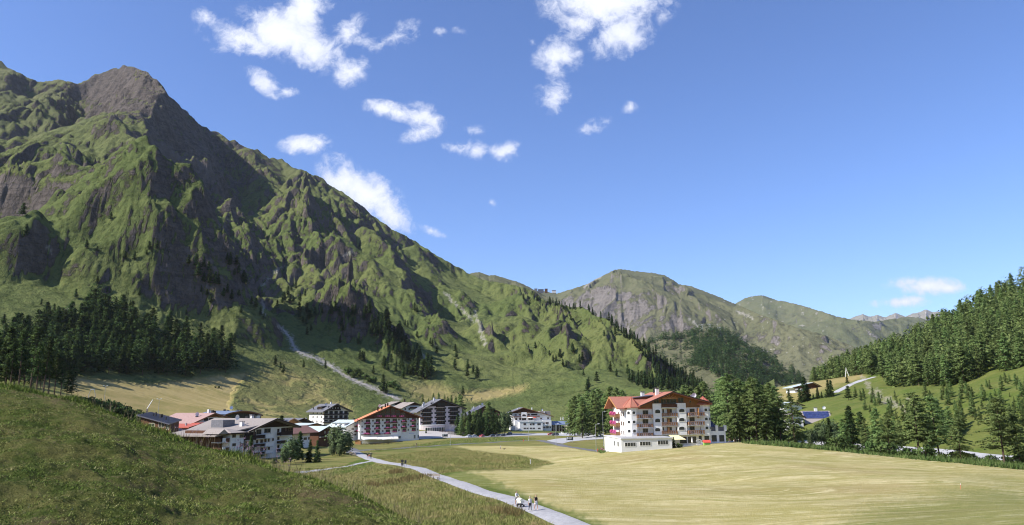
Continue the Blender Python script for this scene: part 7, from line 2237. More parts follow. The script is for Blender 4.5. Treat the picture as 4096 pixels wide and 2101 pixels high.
M_SIGN = plain_mat('dark_sign', (.012, .02, .03), (.02, .03, .04), 1, .5, .4)
M_LETTER = plain_mat('white_letters', (.78, .78, .78), (.8, .8, .8), 1, .6, .2)
M_RAIL = plain_mat('weathered_timber', (.20, .165, .13), (.30, .25, .20), 3, .9, .1)


def sign_board(k, x0, x1, yt, yb, yg, label, face, text=None, lines=0, r=None):
    P = at_px(k, (x0 + x1) / 2, yg, r); rr_ = math.hypot(P[0], P[1])
    w_ = (k(x1, yt)[0] - k(x0, yt)[0]) / FPX * rr_
    z1, z0 = top_h(k, x0, yt, P), top_h(k, x0, yb, P)
    o = root_at('sign_board', P, label, 'sign', None, -math.atan2(P[0], P[1]))
    MB().box(-w_ / 2, w_ / 2, -.06, .06, z0, z1).build('board', face, o)
    for sx in (-1, 1):
        MB().box(sx * w_ * .44 - .06, sx * w_ * .44 + .06, .061, .16, -.3, z1 - .1).build('post', M_STEEL, o)
    if text:
        c, a, b_, y0_, y1_ = z1 - z0, -w_ * .44, (z1 - z0) * .5, -.072, -.0605       # the capital P
        lo, hi_, st = z0 + c * .14, z1 - c * .14, c * .13
        MB().prism([(a, lo), (a + st, lo), (a + st, lo + c * .24), (a + b_ * .6, lo + c * .24), (a + b_ * .92, lo + c * .32), (a + b_, lo + c * .48), (a + b_ * .92, lo + c * .64), (a + b_ * .6, hi_), (a, hi_)] , y0_, y1_).build('letter', M_LETTER, o)
        MB().prism([(a + st, lo + c * .37), (a + b_ * .58, lo + c * .37), (a + b_ * .72, lo + c * .48), (a + b_ * .58, hi_ - st), (a + st, hi_ - st)], y0_ - .004, y0_ - .0005).build('letter_counter', face, o)
    for i in range(lines):
        MB().box(-w_ * .12, w_ * (.3 - .05 * i), -.07, -.0605, z1 - (z1 - z0) * (.35 + .3 * i), z1 - (z1 - z0) * (.24 + .3 * i)).build('text_line', M_LETTER, o)
    return o


sign_board(K5, 2003, 2115, 848, 905, 945, 'dark car park board with big white P on the gravel', M_SIGN, 'P', 2)
sign_board(K4, 1848, 1940, 820, 866, 905, 'dark car park board with white P beside the forecourt wall', M_SIGN, 'P', 1)
sign_board(K5, 1905, 1958, 762, 803, 828, 'small white information board right of the parked off-roader', M_CANV)
P = at_px(Q9, 1476, 565)
o = root_at('road_sign', P, 'grey round road sign on a post beside the gravel path', 'road sign')
hs = top_h(Q9, 1470, 378, P)
MB().lathe([(.04, -.3), (.04, hs)], 6).build('post', M_STEEL, o)
d_ = MB(); n = 14
d_.poly([(.34 * math.cos(2 * math.pi * i / n), y, hs - .3 + .34 * math.sin(2 * math.pi * i / n)) for y in (-.07, -.045) for i in range(n)], [tuple(range(n)), tuple(range(2 * n - 1, n - 1, -1))] + [(i + n, (i + 1) % n + n, (i + 1) % n, i) for i in range(n)])
d_.build('disc', M_BLACK, o)
for z_ in (hs - .95, hs - 1.3):
    MB().box(-.3, .3, -.065, -.045, z_, z_ + .28).build('plate', M_BLACK, o)
P2 = P + np.array([.75, -.2, 0]); P2[2] = zland(P2[0], P2[1])
o = root_at('dog_waste_bin', P2, 'dark green dog waste bin on two legs right of the round sign', 'bin')
MB().box(-.22, .22, -.18, .18, .75, 1.5).build('container', M_SIGN, o)
for sx in (-.16, .16):
    MB().box(sx - .035, sx + .035, -.03, .03, -.2, .749).build('leg', M_SIGN, o)
P = at_px(Q9, 2345, 890)
o = root_at('bench', P, 'weathered wooden bench beside the gravel path in the uncut meadow', 'bench', None, math.radians(-38))
for i in range(3):
    MB().box(-.9, .9, -.45 + .16 * i, -.32 + .16 * i, .44, .48).build('seat_slat', M_RAIL, o)
    MB().box(-.9, .9, .06 + .03 * i, .10 + .03 * i, .60 + .15 * i, .72 + .15 * i).build('back_slat', M_RAIL, o)
for sx in (-.7, .7):
    MB().box(sx - .05, sx + .05, -.42, -.34, -.2, .439).box(sx - .05, sx + .05, .02, .10, -.2, .56).build('leg', M_RAIL, o)
# wooden rail at the little bridge
A, B_ = at_px(Q9, 125, 262), at_px(Q9, 285, 300)
o = root_at('bridge_railing', A, 'low weathered railing where path and village road meet', 'railing', None, math.atan2(B_[1] - A[1], B_[0] - A[0]))
ln = float(np.hypot(*(B_ - A)[:2]))
for i in range(5):
    MB().box(ln * i / 4 - .07, ln * i / 4 + .07, -.07, .07, -.3, 1.1).build('post', M_RAIL, o)
for z_ in (.5, .95):
    MB().box(-.2, ln + .2, -.13, -.071, z_, z_ + .13).build('rail', M_RAIL, o)
# small markers
P = at_px(Q7, 1880, 288); o = root_at('marker_post', P, 'short white marker post standing in the mown field', 'post')
MB().box(-.09, .09, -.09, .09, -.2, 1.0).build('post_body', M_GREYW, o); MB().lathe([(.14, 0), (.14, .08), (.02, .16)], 8, (0, 0, 1.0)).build('post_cap', M_WHITE, o)
M_REDP = plain_mat('signal_red', (.60, .07, .05), (.68, .11, .08), 2, .6, .3)
P = at_px(K(625, 425, 6.456), 2165, 415); o = root_at('marker_stake', P, 'thin red wooden stake in the mown field at the right', 'stake')
MB().bar((0, 0, -.2), (.12, .05, .62), .02).build('stake_shaft', M_REDP, o); MB().bar((.12, .05, .62), (.15, .06, .75), .032).build('stake_tip', M_WHITE, o)
for (x, y, lb) in ((2535, 1098, 'red fire hydrant at the foot of the tall lamp'), (1262, 925, 'red fire hydrant at the village road near the lamp')):
    P = at_px(K5, x, y); o = root_at('fire_hydrant', P, lb, 'hydrant')
    MB().lathe([(.2, -.2), (.2, .1), (.15, .15), (.15, .7), (.19, .75), (.12, .92), (.03, 1.0)], 8).build('hydrant_body', M_REDP, o)
    MB().bar((-.3, 0, .6), (.3, 0, .6), .07).build('outlet', M_REDP, o)
# steel gate, barrier boom, cable pylons
kx = lambda x, y: (x / 19.57, 345 + y / 19.57)
P = at_px(kx, 1800, 985, 365); h_ = top_h(kx, 1800, 868, P); wd = 125 / 19.57 / FPX * 365
o = root_at('ski_lift_frame', P, 'grey steel portal of a drag lift on the dry meadow', 'lift frame')
for sx in (-1, 1):
    MB().bar((sx * wd / 2, 0, -.3), (sx * wd * .42, 0, h_ * .75), .14).build('leg', M_STEEL, o)
    MB().bar((sx * wd * .42, 0, h_ * .75), (sx * wd * .22, 0, h_), .12).build('shoulder', M_STEEL, o)
MB().bar((-wd * .25, 0, h_), (wd * .25, 0, h_), .14).build('cross_beam', M_STEEL, o)
P = at_px(K1, 390, 400, 318); tp = at_range(*K1(490, 215), 318)
o = root_at('barrier_boom', P, 'raised white barrier boom behind the anthracite roof', 'barrier')
MB().box(-.3, .3, -.25, .25, -1, at_range(*K1(390, 380), 318)[2] - P[2]).build('barrier_stand', M_RAIL, o)
b0 = at_range(*K1(390, 372), 318) - P
MB().bar(tuple(b0), tuple(tp - P), .14).build('boom', M_WHITE, o)
P = at_px(K7, 1615, 172, 560); h_ = top_h(K7, 1600, 70, P); wd = 50 / 13.213 / FPX * 560
o = root_at('lift_pylon', P, 'white A shaped lift pylon on the crest of the yellow meadow', 'pylon')
for sx in (-1, 1):
    MB().bar((sx * wd * .55, 0, -1), (-.15 * sx - .4, 0, h_), .19).build('leg', M_WHITE, o)
MB().bar((-wd * .33, 0, h_ * .42), (wd * .28, 0, h_ * .42), .12).build('cross_beam', M_WHITE, o)
for i, (x, yt, yb, lb) in enumerate([(622, 455, 520, 'left cable pylon on top of the far wooded hill'), (690, 470, 525, 'middle cable pylon on top of the far wooded hill'), (770, 478, 535, 'right cable pylon on top of the far wooded hill')]):
    u, v = 625 + x / 8.128, 262.5 + yb / 8.128
    P = at_range(u, v, 1940); P[2] = Z_EHILL(P[:1], P[1:2])[0] - 1; h_ = 15.0
    o = root_at('cable_pylon', P, lb, 'pylon')
    lg = MB()
    for sx in (-1, 1):
        for sy in (-1, 1):
            MB().bar((sx * 3.2, sy * 3.2, -2), (sx * 1.3, sy * 1.3, h_), .22).build('leg', M_STEEL, o)
    for q in (.3, .6):
        lg.bar((-2.6, -2.6, h_ * q), (2.2, 2.2, h_ * (q + .2)), .25).bar((2.6, -2.6, h_ * q), (-2.2, 2.2, h_ * (q + .2)), .25)
    lg.build('bracing', M_STEEL, o)
    MB().box(-7, 5, -.6, .6, h_, h_ + 1.1).build('cross_arm', M_STEEL, o)
# top station of the cable car on the skyline
u0, v0, r0_ = 540, 290.5, 2420
P = at_range(u0, v0, r0_)
o = root_at('cable_car_station', P, 'dark top station of the cable car on the skyline saddle', 'station')
for (x0_, x1_, z0, z1, m_) in ((-28, -14, -14, 9, M_GROOF), (-10, 18, -14, 5, M_DARKR), (24, 38, -14, 8, M_BWOOD), (60, 80, -16, -1, M_GREYW)):
    o.scale = (.68, .68, .62)
    b_ = MB().box(x0_, x1_, -6, 8, z0, z1).build('station_hall', m_, o)
    MB().box(x0_ - .8, x1_ + .8, -7, 9, z1 + .01, z1 + 1.1).build('flat_roof', M_GROOF, b_)
    if m_ is M_DARKR:
        for i in range(6):
            MB().box(x0_ + 2 + i * 4.3, x0_ + 5.2 + i * 4.3, -6.2, -6.003, z1 - 4.5, z1 - 1).build('window', M_GLASS, b_)
MB().bar((50, 0, -14), (50, 0, 7), .8).build('mast', M_STEEL, o)
# parasols
def parasol(P, h_, r_, mat, label, closed=False, group=None):
    o = root_at('parasol', P, label, 'parasol', group)
    MB().lathe([(.035, 0), (.035, h_)], 6).build('pole', M_STEEL, o)
    if closed:
        MB().lathe([(.05, h_ * .38), (.26, h_ * .45), (.18, h_ * .75), (.03, h_ + .1)], 8).build('canopy', mat, o)
    else:
        MB().lathe([(r_, h_ - .5), (r_, h_ - .38), (r_ * .5, h_ - .1), (.04, h_ + .12)], 8).build('canopy', mat, o)
    return o


for i, (x, yt, yb, lb) in enumerate([(490, 898, 985, 'white parasol, leftmost below the awning'), (745, 893, 985, 'white parasol in the middle, left of the close pair'), (816, 897, 985, 'white parasol in the middle, right of the close pair'), (945, 868, 965, 'white parasol, rightmost below the awning end')]):
    P = at_px(K4, x, yb, 400); parasol(P, max(2.4, top_h(K4, x, yt, P)), 1.7, M_CANV, lb)
for i, (x, y0_) in enumerate([(470, 975), (560, 985), (640, 985), (700, 980), (780, 985), (860, 975), (920, 970)]):
    P = at_px(K4, x, y0_, 401); o = root_at('garden_table', P, 'small brown table on the terrace below the cream awning', 'table', 'terrace tables', .2 * i)
    MB().box(-.6, .6, -.6, .6, .70, .75).build('table_top', M_BWOOD, o)
    for sx in (-.5, .5):
        for sy in (-.5, .5):
            MB().box(sx - .04, sx + .04, sy - .04, sy + .04, -.1, .699).build('leg', M_BWOOD, o)
    for a_ in (0, math.pi):
        c = root_at('garden_chair', P + np.array([1.0 * math.cos(a_), 1.0 * math.sin(a_), 0]), 'brown chair at a terrace table below the cream awning', 'chair', 'terrace chairs', a_ - math.pi / 2)
        MB().box(-.24, .24, -.24, .24, .42, .46).build('seat', M_DWOOD, c); MB().box(-.24, .24, .2, .24, .461, .9).build('backrest', M_DWOOD, c)
        for sx in (-.2, .2):
            for sy in (-.2, .2):
                MB().box(sx - .025, sx + .025, sy - .025, sy + .025, -.1, .419).build('leg', M_DWOOD, c)
P = at_px(K4, 365, 1010, 398); o = root_at('garden_shed', P, 'little orange wooden shed left of the terrace', 'shed')
MB().prism([(-1.5, -.3), (1.5, -.3), (1.5, 2.0), (0, 2.5), (-1.5, 2.0)], -1.2, 1.2).build('wall', M_OWOOD, o)
for sx in (-1, 1):
    q = [(sx * 1.9, -1.5, 1.92), (0, -1.5, 2.62), (0, 1.5, 2.62), (sx * 1.9, 1.5, 1.92)]
    MB().slab(q if sx < 0 else q[::-1], .1).build('roof', M_BROOF, o)
for (x, yt, yb, mat, lb, cl) in ((1382, 502, 590, M_CANV, 'wide white parasol on the sun deck of the terraced hotel', False), (1450, 507, 590, M_REDP, 'red parasol on the sun deck of the terraced hotel', False)):
    zz = TH.P(1400, 590, 3)[1]; x_ = TH.P(x, 550, 3)[0]
    w_ = TH.O + np.array([*(TH.ex * x_ - TH.ey * 3), zz + .0]); w_[2] = TH.O[2] + TH.P(1300, 592, 6)[1]
    parasol(w_, 3.2, 2.4 if mat is M_CANV else 1.5, mat, lb)
for i, (x, yt) in enumerate(((1905, 505), (1930, 500), (1948, 505), (2040, 470), (2052, 520))):
    P = at_px(K5, x, 640, 560); P[2] = at_range(*K5(x, 572), 560)[2] - 1; parasol(P, float(at_range(*K5(x, yt), 560)[2] - P[2]), 1, M_CANV, 'closed white parasol behind the blue solar roof', True, 'closed parasols behind the blue roof')
P = at_px(K6, 1524, 1018, 224); parasol(P, top_h(K6, 1524, 905, P), 1, M_CANV, 'closed beige parasol on the terrace of the red roofed hotel', True)
P = at_px(K6, 1632, 1008, 224)
o = root_at('hanging_chair', P, 'white round hanging chair on the hotel terrace', 'hanging chair')
n = 12
sh = MB()
for i in range(n // 2):
    a0, a1 = math.pi * i / (n // 2) - .3, math.pi * (i + 1) / (n // 2) - .3
    sh.slab([(math.cos(a0) * .95, -.5, 1.05 + math.sin(a0) * .9), (math.cos(a1) * .95, -.5, 1.05 + math.sin(a1) * .9), (math.cos(a1) * .75, .45, 1.05 + math.sin(a1) * .75), (math.cos(a0) * .75, .45, 1.05 + math.sin(a0) * .75)], .08)
sh.build('shell', M_DISH, o); MB().box(-.7, .7, -.35, .35, .35, .55).build('cushion', M_GREYW, o); MB().lathe([(.6, 0), (.6, .06), (.05, .1), (.05, .4)], 10).build('base', M_STEEL, o)
P = at_px(K6, 1760, 1008, 222)
o = root_at('play_house', P, 'tiny play house with red roof and green wall on the terrace', 'play house')
MB().box(-.9, .9, -.5, .5, 0, .95).build('wall', plain_mat('play_green', (.28, .5, .1), (.34, .56, .14), 2, .5), o)
for sy in (-1, 1):
    q = [(-1.1, sy * .75, .85), (1.1, sy * .75, .85), (1.1, 0, 1.5), (-1.1, 0, 1.5)]
    MB().slab(q if sy < 0 else q[::-1], .08).build('roof', M_REDP, o)
# stone walls and fences
def wall_run(k, pts, h_, th, mat, name, label, r=None, cat='wall'):
    Ps = [at_px(k, x, y, r) for x, y in pts]
    o = root_at(name, Ps[0], label, cat)
    for a, b in zip(Ps[:-1], Ps[1:]):
        d = (b - a)[:2]; l = np.hypot(*d); nx = np.array([-d[1], d[0]]) / l * th / 2
        q = [np.array([*(p[:2] + s * nx - Ps[0][:2]), p[2] + h_ - Ps[0][2]]) for p, s in ((a, -1), (b, -1), (b, 1), (a, 1))]
        MB().slab(q, h_ + .5).build('wall_section', mat, o)
    return o


wall_run(K4, [(1940, 868), (2060, 850), (2210, 838)], 1.3, .5, M_STONE, 'stone_wall', 'low grey stone wall under the car park trees', 458)
wall_run(K5, [(-20, 838), (150, 836), (330, 815)], 1.4, .5, M_STONE, 'stone_wall', 'grey stone wall left of the first parked white car', 462)
Ps = [at_px(K4, x, y, 470) for x, y in ((1800, 812), (1900, 808), (2000, 806), (2110, 805))]
o = root_at('timber_fence', Ps[0], 'brown timber rail fence above the stone wall at the forecourt', 'fence')
for a, b in zip(Ps[:-1], Ps[1:]):
    for q in (0, .5):
        p = a + (b - a) * q - Ps[0]; MB().box(p[0] - .08, p[0] + .08, p[1] - .08, p[1] + .08, p[2] - .3, p[2] + 1.2).build('post', M_BWOOD, o)
    for z_ in (.45, .95):
        MB().bar(tuple(a - Ps[0] + (0, -.12, z_)), tuple(b - Ps[0] + (0, -.12, z_)), .07).build('rail', M_BWOOD, o)

# ------------------------------------------------------------------ cars
def paint(name, c, rough=.25):
    return plain_mat(name, c, tuple(min(1, x * 1.08 + .004) for x in c), .8, rough, .6)


PAINT = dict(white=paint('white_car_paint', (.72, .73, .75)), blue=paint('blue_car_paint', (.05, .11, .30)), red=paint('red_car_paint', (.50, .02, .02)), dark=paint('dark_car_paint', (.025, .028, .035)), navy=paint('navy_car_paint', (.03, .04, .08)), grey=paint('grey_car_paint', (.16, .165, .175)), slate=paint('slate_car_paint', (.07, .09, .12)))
M_TYRE = plain_mat('tyre_rubber', (.018, .018, .018), (.03, .03, .03), 6, .9, .2)
M_LIGHT = plain_mat('headlight_glass', (.6, .62, .64), (.7, .72, .74), 3, .15, .6)
_car = {}


def car(P, yaw, colour, label, suv=False):
    hgt, ln, wd = (1.72, 4.6, 1.85) if suv else (1.46, 4.25, 1.75)
    key = (colour, suv)
    if key not in _car:
        b = .62 * hgt
        low = [(-ln / 2, .32), (-ln / 2 + .05, b * .72), (-ln / 2 + .25, b * .98), (-ln * .20, b * 1.03), (ln * .46, b * 1.05), (ln / 2 - .03, b * .8), (ln / 2, .34), (ln / 2 - .2, .2), (-ln / 2 + .2, .2)]
        body = MB(); n = len(low); prof = [(-.5, .94), (-.44, 1.0), (.44, 1.0), (.5, .94)]
        V = []
        for s, k in prof:
            V += [(x * (1 - .02 * (abs(s) > .45)), s * wd, z * k + (1 - k) * .5) for x, z in low]
        body.poly(V, [tuple(range(n - 1, -1, -1)), tuple(range(3 * n, 4 * n))] + [(j * n + i, j * n + (i + 1) % n, (j + 1) * n + (i + 1) % n, (j + 1) * n + i) for j in range(3) for i in range(n)])
        cab = [(-ln * .22, b), (-ln * .09, hgt - .07), (-ln * .02, hgt), (ln * .26, hgt - .02), (ln * .40, hgt - .14 if suv else b + .32), (ln * .455, b + .02)]
        def cabin(inset, zt, mat, nm):
            m_ = MB(); V = []
            for s in (-1, 1):
                V += [(x, s * (wd / 2 - .06 - inset - .30 * max(0, (z - b) / (hgt - b)) * .55), min(z, zt)) for x, z in cab]
            k = len(cab)
            m_.poly(V, [tuple(range(k)), tuple(range(2 * k - 1, k - 1, -1))] + [(i + k, (i + 1) % k + k, (i + 1) % k, i) for i in range(k)])
            return m_.mesh(nm, mat)
        glass = cabin(0, hgt - .06, M_GLASS, 'windows')
        rf = MB().prism([(-ln * .03, hgt - .055), (ln * .30, hgt - .06), (ln * .27, hgt + .015), (-ln * .015, hgt + .02)], -wd / 2 + .24, wd / 2 - .24)
        ty = MB(); V = []; rr_ = .36 if suv else .32; m_ = 14
        for r_, y in ((rr_ * .9, -.11), (rr_, -.08), (rr_, .08), (rr_ * .9, .11)):
            V += [(r_ * math.cos(2 * math.pi * i / m_), y, r_ * math.sin(2 * math.pi * i / m_)) for i in range(m_)]
        ty.poly(V, [tuple(range(m_)), tuple(range(4 * m_ - 1, 3 * m_ - 1, -1))] + [((j + 1) * m_ + i, (j + 1) * m_ + (i + 1) % m_, j * m_ + (i + 1) % m_, j * m_ + i) for j in range(3) for i in range(m_)])
        rim = MB(); rim.poly([(rr_ * .6 * math.cos(2 * math.pi * i / m_), y, rr_ * .6 * math.sin(2 * math.pi * i / m_)) for y in (-.125, .125) for i in range(m_)], [tuple(range(m_)), tuple(range(2 * m_ - 1, m_ - 1, -1))] + [(i + m_, (i + 1) % m_ + m_, (i + 1) % m_, i) for i in range(m_)])
        hl = MB().box(-.09, .09, -.2, .2, -.08, .08); pl = MB().box(-.02, .02, -.26, .26, -.06, .06); gr = MB().box(-.02, .02, -.5, .5, -.1, .1)
        _car[key] = (body.mesh('body', PAINT[colour]), glass, rf.mesh('roof_panel', PAINT[colour]), ty.mesh('tyre', M_TYRE), rim.mesh('rim', M_STEEL), hl.mesh('headlight', M_LIGHT), pl.mesh('number_plate', M_WHITE), gr.mesh('grille', M_BLACK))
    bo, gl, rf, ty, rim, hl, pl, gr = _car[key]
    o = root_at('parked_car', P, label, 'car', None, yaw)
    link('body', bo, o); link('windows', gl, o); link('roof_panel', rf, o)
    rr_ = .36 if suv else .32
    for x in (-ln * .31, ln * .31):
        for y in (-wd / 2 + .1, wd / 2 - .1):
            t = link('wheel', ty, o); t.location = (x, y, rr_); link('rim', rim, t)
    for y in (-wd * .33, wd * .33):
        t = link('headlight', hl, o); t.location = (-ln / 2 + .1, y, .62 * hgt * .74)
    t = link('number_plate', pl, o); t.location = (-ln / 2 - .01, 0, .45); t = link('grille', gr, o); t.location = (-ln / 2 + .012, 0, .62)


CARS = [(320, 858, 75, 'white', 'white car, leftmost in the row along the car park', False, 62), (408, 856, 85, 'white', 'white car, second from the left and right beside the blue one', False, 48), (472, 826, 65, 'blue', 'blue car under the trees between white and red cars', False, 70),
        (548, 852, 80, 'red', 'bright red car in the row below the trees', False, 66), (600, 822, 65, 'dark', 'black car in tree shade behind the bright red one', False, 60), (720, 848, 80, 'navy', 'navy car, left one of three right of the red car', False, 55),
        (812, 842, 85, 'grey', 'grey car, middle one of three right of the red car', False, 50), (898, 840, 90, 'navy', 'navy car, right one of three in the open row', False, 50), (1022, 810, 80, 'slate', 'slate grey car alone at the end of the tree shade', False, 60),
        (1728, 818, 90, 'red', 'red car half hidden behind the dark off-roader', False, 20), (1806, 826, 140, 'slate', 'dark slate off-roader parked beside the red car', True, 18)]
for (x, y, wpx_, c, lb, suv, ang) in CARS:
    P = at_px(K5, x, y); P[2] += .1
    car(P, math.radians(ang), c, lb, suv)

# ------------------------------------------------------------------ people and the dog
def skin(name, verts, edges, radii, sub=1):
    me = bpy.data.meshes.new(name); me.from_pydata(verts, edges, []); me.update()
    o = bpy.data.objects.new(name, me); COL.objects.link(o)
    m = o.modifiers.new('s', 'SKIN')
    me.skin_vertices.new(name='sv') if not me.skin_vertices else None
    for i, r in enumerate(radii):
        r = r if isinstance(r, tuple) else (r, r)
        me.skin_vertices[0].data[i].radius = r
    me.skin_vertices[0].data[0].use_root = True
    s = o.modifiers.new('u', 'SUBSURF'); s.levels = sub; s.render_levels = sub
    return o


def body(h, step, push=False, wide=1.0):
    V, E, R = [], [], []
    def add(p, r, parent=None):
        V.append((p[0] * h, p[1] * h, p[2] * h)); R.append(tuple(x * h for x in r) if isinstance(r, tuple) else r * h)
        if parent is not None:
            E.append((parent, len(V) - 1))
        return len(V) - 1
    pel = add((0, 0, .53), (.088 * wide, .062 * wide))
    wst = add((0, 0, .61), (.078 * wide, .056 * wide), pel); ch = add((0, -.005, .72), (.092 * wide, .062 * wide), wst); nb = add((0, 0, .815), (.06, .045), ch)
    nk = add((0, -.004, .855), .032, nb); ch_ = add((0, -.012, .895), (.043, .046), nk); hd = add((0, -.008, .945), (.047, .054), ch_); add((0, -.004, .985), (.034, .038), hd)
    for s in (-1, 1):
        f = s * step
        hp = add((s * .052, 0, .49), .056 * wide, pel); kn = add((s * .056, -f * .09 - .012, .285), .040, hp); an = add((s * .056, -f * .18 + .03 * abs(f), .05), .024, kn)
        hl = add((s * .056, -f * .18 + .035, .025), .024, an); add((s * .062, -f * .18 - .075, .018), (.026, .016), an)
        sh = add((s * .108, .004, .80), .043, nb)
        if push:
            el = add((s * .135, -.07, .665), .030, sh); wr = add((s * .11, -.21, .60), .021, el); d = np.array([-s * .02, -.9, -.1])
        else:
            el = add((s * .140, .02 + f * .03, .645), .030, sh); wr = add((s * .150, -.035 + f * .085, .505), .021, el); d = np.array([0, -.15 + f * .2, -.95])
        d = d / np.linalg.norm(d); side = np.array([0, 1.0, 0]) if not push else np.array([1.0, 0, 0]); w_ = np.array(V[wr]) / h
        pm = add(tuple(w_ + d * .035), (.021, .013), wr)
        for i, (o_, l) in enumerate(((-.018, .040), (-.006, .046), (.006, .043), (.018, .034))):
            k1 = add(tuple(w_ + d * .056 + side * o_), .0062, pm); k2 = add(tuple(w_ + d * (.056 + l * .6) + side * o_ + np.array([-s * .006, 0, 0])), .0055, k1); add(tuple(w_ + d * (.056 + l) + side * o_ + np.array([-s * .016, 0, 0])), .0045, k2)
        t1 = add(tuple(w_ + d * .022 - side * .024), .0068, pm); add(tuple(w_ + d * .046 - side * .036), .0055, t1)
    return V, E, R


CLOTH = dict(white=plain_mat('white_cotton', (.70, .69, .66), (.78, .77, .75), 9), black=plain_mat('black_cotton', (.014, .014, .016), (.03, .03, .032), 9), navy=plain_mat('dark_trousers', (.03, .032, .042), (.05, .053, .065), 9), grey=plain_mat('grey_cotton', (.30, .31, .33), (.40, .41, .43), 9),
             olive=plain_mat('olive_cotton', (.10, .105, .075), (.15, .155, .11), 9), red=plain_mat('red_cotton', (.42, .05, .06), (.5, .09, .1), 9), pink=plain_mat('pale_pink_cotton', (.62, .46, .42), (.7, .54, .5), 9), blue=plain_mat('blue_cotton', (.10, .14, .24), (.16, .2, .31), 9))
M_SKIN = plain_mat('skin', (.50, .30, .22), (.58, .36, .27), 6, .6, .3)
M_HAIRD = plain_mat('dark_hair', (.035, .022, .015), (.07, .045, .03), 12, .6, .3)
M_HAIRB = plain_mat('blond_hair', (.30, .20, .10), (.42, .30, .16), 12, .6, .3)
M_HAIRG = plain_mat('grey_hair', (.30, .28, .26), (.42, .40, .38), 12, .6, .3)
PEOPLE = [  # place, yaw, height, step, pushing, top, sleeve z, bottom, hem z, shoes, hair, label
    (at_px(Q10, 558, 665), math.radians(38), 1.70, .55, True, 'white', .60, 'navy', .36, 'pink', M_HAIRD, 'person in a white top and dark shorts pushing the pram', 1.0),
    (at_px(Q10, 905, 822), math.radians(25), 1.66, .45, False, 'white', .66, 'navy', .05, 'white', M_HAIRG, 'person in a loose white shirt and dark trousers on the path', 1.22),
    (at_px(Q10, 1058, 790), math.radians(28), 1.72, .8, False, 'black', .79, 'white', .37, 'pink', M_HAIRB, 'person in a black sleeveless top and white shorts on the path', .92),
    (at_px(Q9, 578, 368), math.radians(30), 1.66, .5, False, 'black', .7, 'pink', .3, 'white', M_HAIRD, 'person in dark top at the left of the small group by the junction', 1.0),
    (at_px(Q9, 620, 366), math.radians(30), 1.35, .6, False, 'red', .66, 'grey', .1, 'white', M_HAIRD, 'child in red between two adults on the path near the junction', .95),
    (at_px(Q9, 664, 362), math.radians(30), 1.86, .5, False, 'olive', .66, 'black', .06, 'black', M_HAIRG, 'tall person in olive shirt and black trousers near the junction', 1.1),
    (at_px(K4, 1388, 1046), math.radians(-60), 1.78, .9, False, 'black', .66, 'navy', .3, 'black', M_HAIRB, 'person in black walking along the village road', 1.0),
    (at_px(K5, 870, 1078), math.radians(110), 1.76, .4, False, 'grey', .66, 'navy', .3, 'white', M_HAIRG, 'person in grey shirt and dark shorts with a dog on the mown field', 1.05),
]
tmp = []
for q in PEOPLE:
    V, E, R = body(q[2], q[3], q[4], q[12])
    tmp.append(skin('person_form', V, E, R))
# dog: standing side-on, head forward
dV = [(0, 0, .42), (.22, 0, .43), (.40, 0, .45), (.52, 0, .58), (.64, 0, .62), (.76, 0, .58), (-.24, 0, .44), (-.40, 0, .55), (-.50, 0, .66)]
dE = [(0, 1), (1, 2), (2, 3), (3, 4), (4, 5), (0, 6), (6, 7), (7, 8)]
dR = [.11, .14, .12, .075, .08, .04, .10, .03, .018]
for (bx, par, pts_) in ((.34, 2, [(.34, .32, .07), (.31, .18, .035), (.33, .03, .03)]), (-.22, 6, [(-.20, .34, .085), (-.30, .20, .04), (-.24, .03, .03)])):
    for s in (-1, 1):
        pv = par
        for (x, z, r) in pts_:
            dV.append((x, s * .08, z)); dR.append(r); dE.append((pv, len(dV) - 1)); pv = len(dV) - 1
for s in (-1, 1):
    dV.append((.60, s * .06, .71)); dR.append(.022); dE.append((4, len(dV) - 1))
tmp.append(skin('dog_form', dV, dE, dR))
dg = bpy.context.evaluated_depsgraph_get()
forms = [bpy.data.meshes.new_from_object(o.evaluated_get(dg)) for o in tmp]
for o in tmp:
    bpy.data.objects.remove(o)
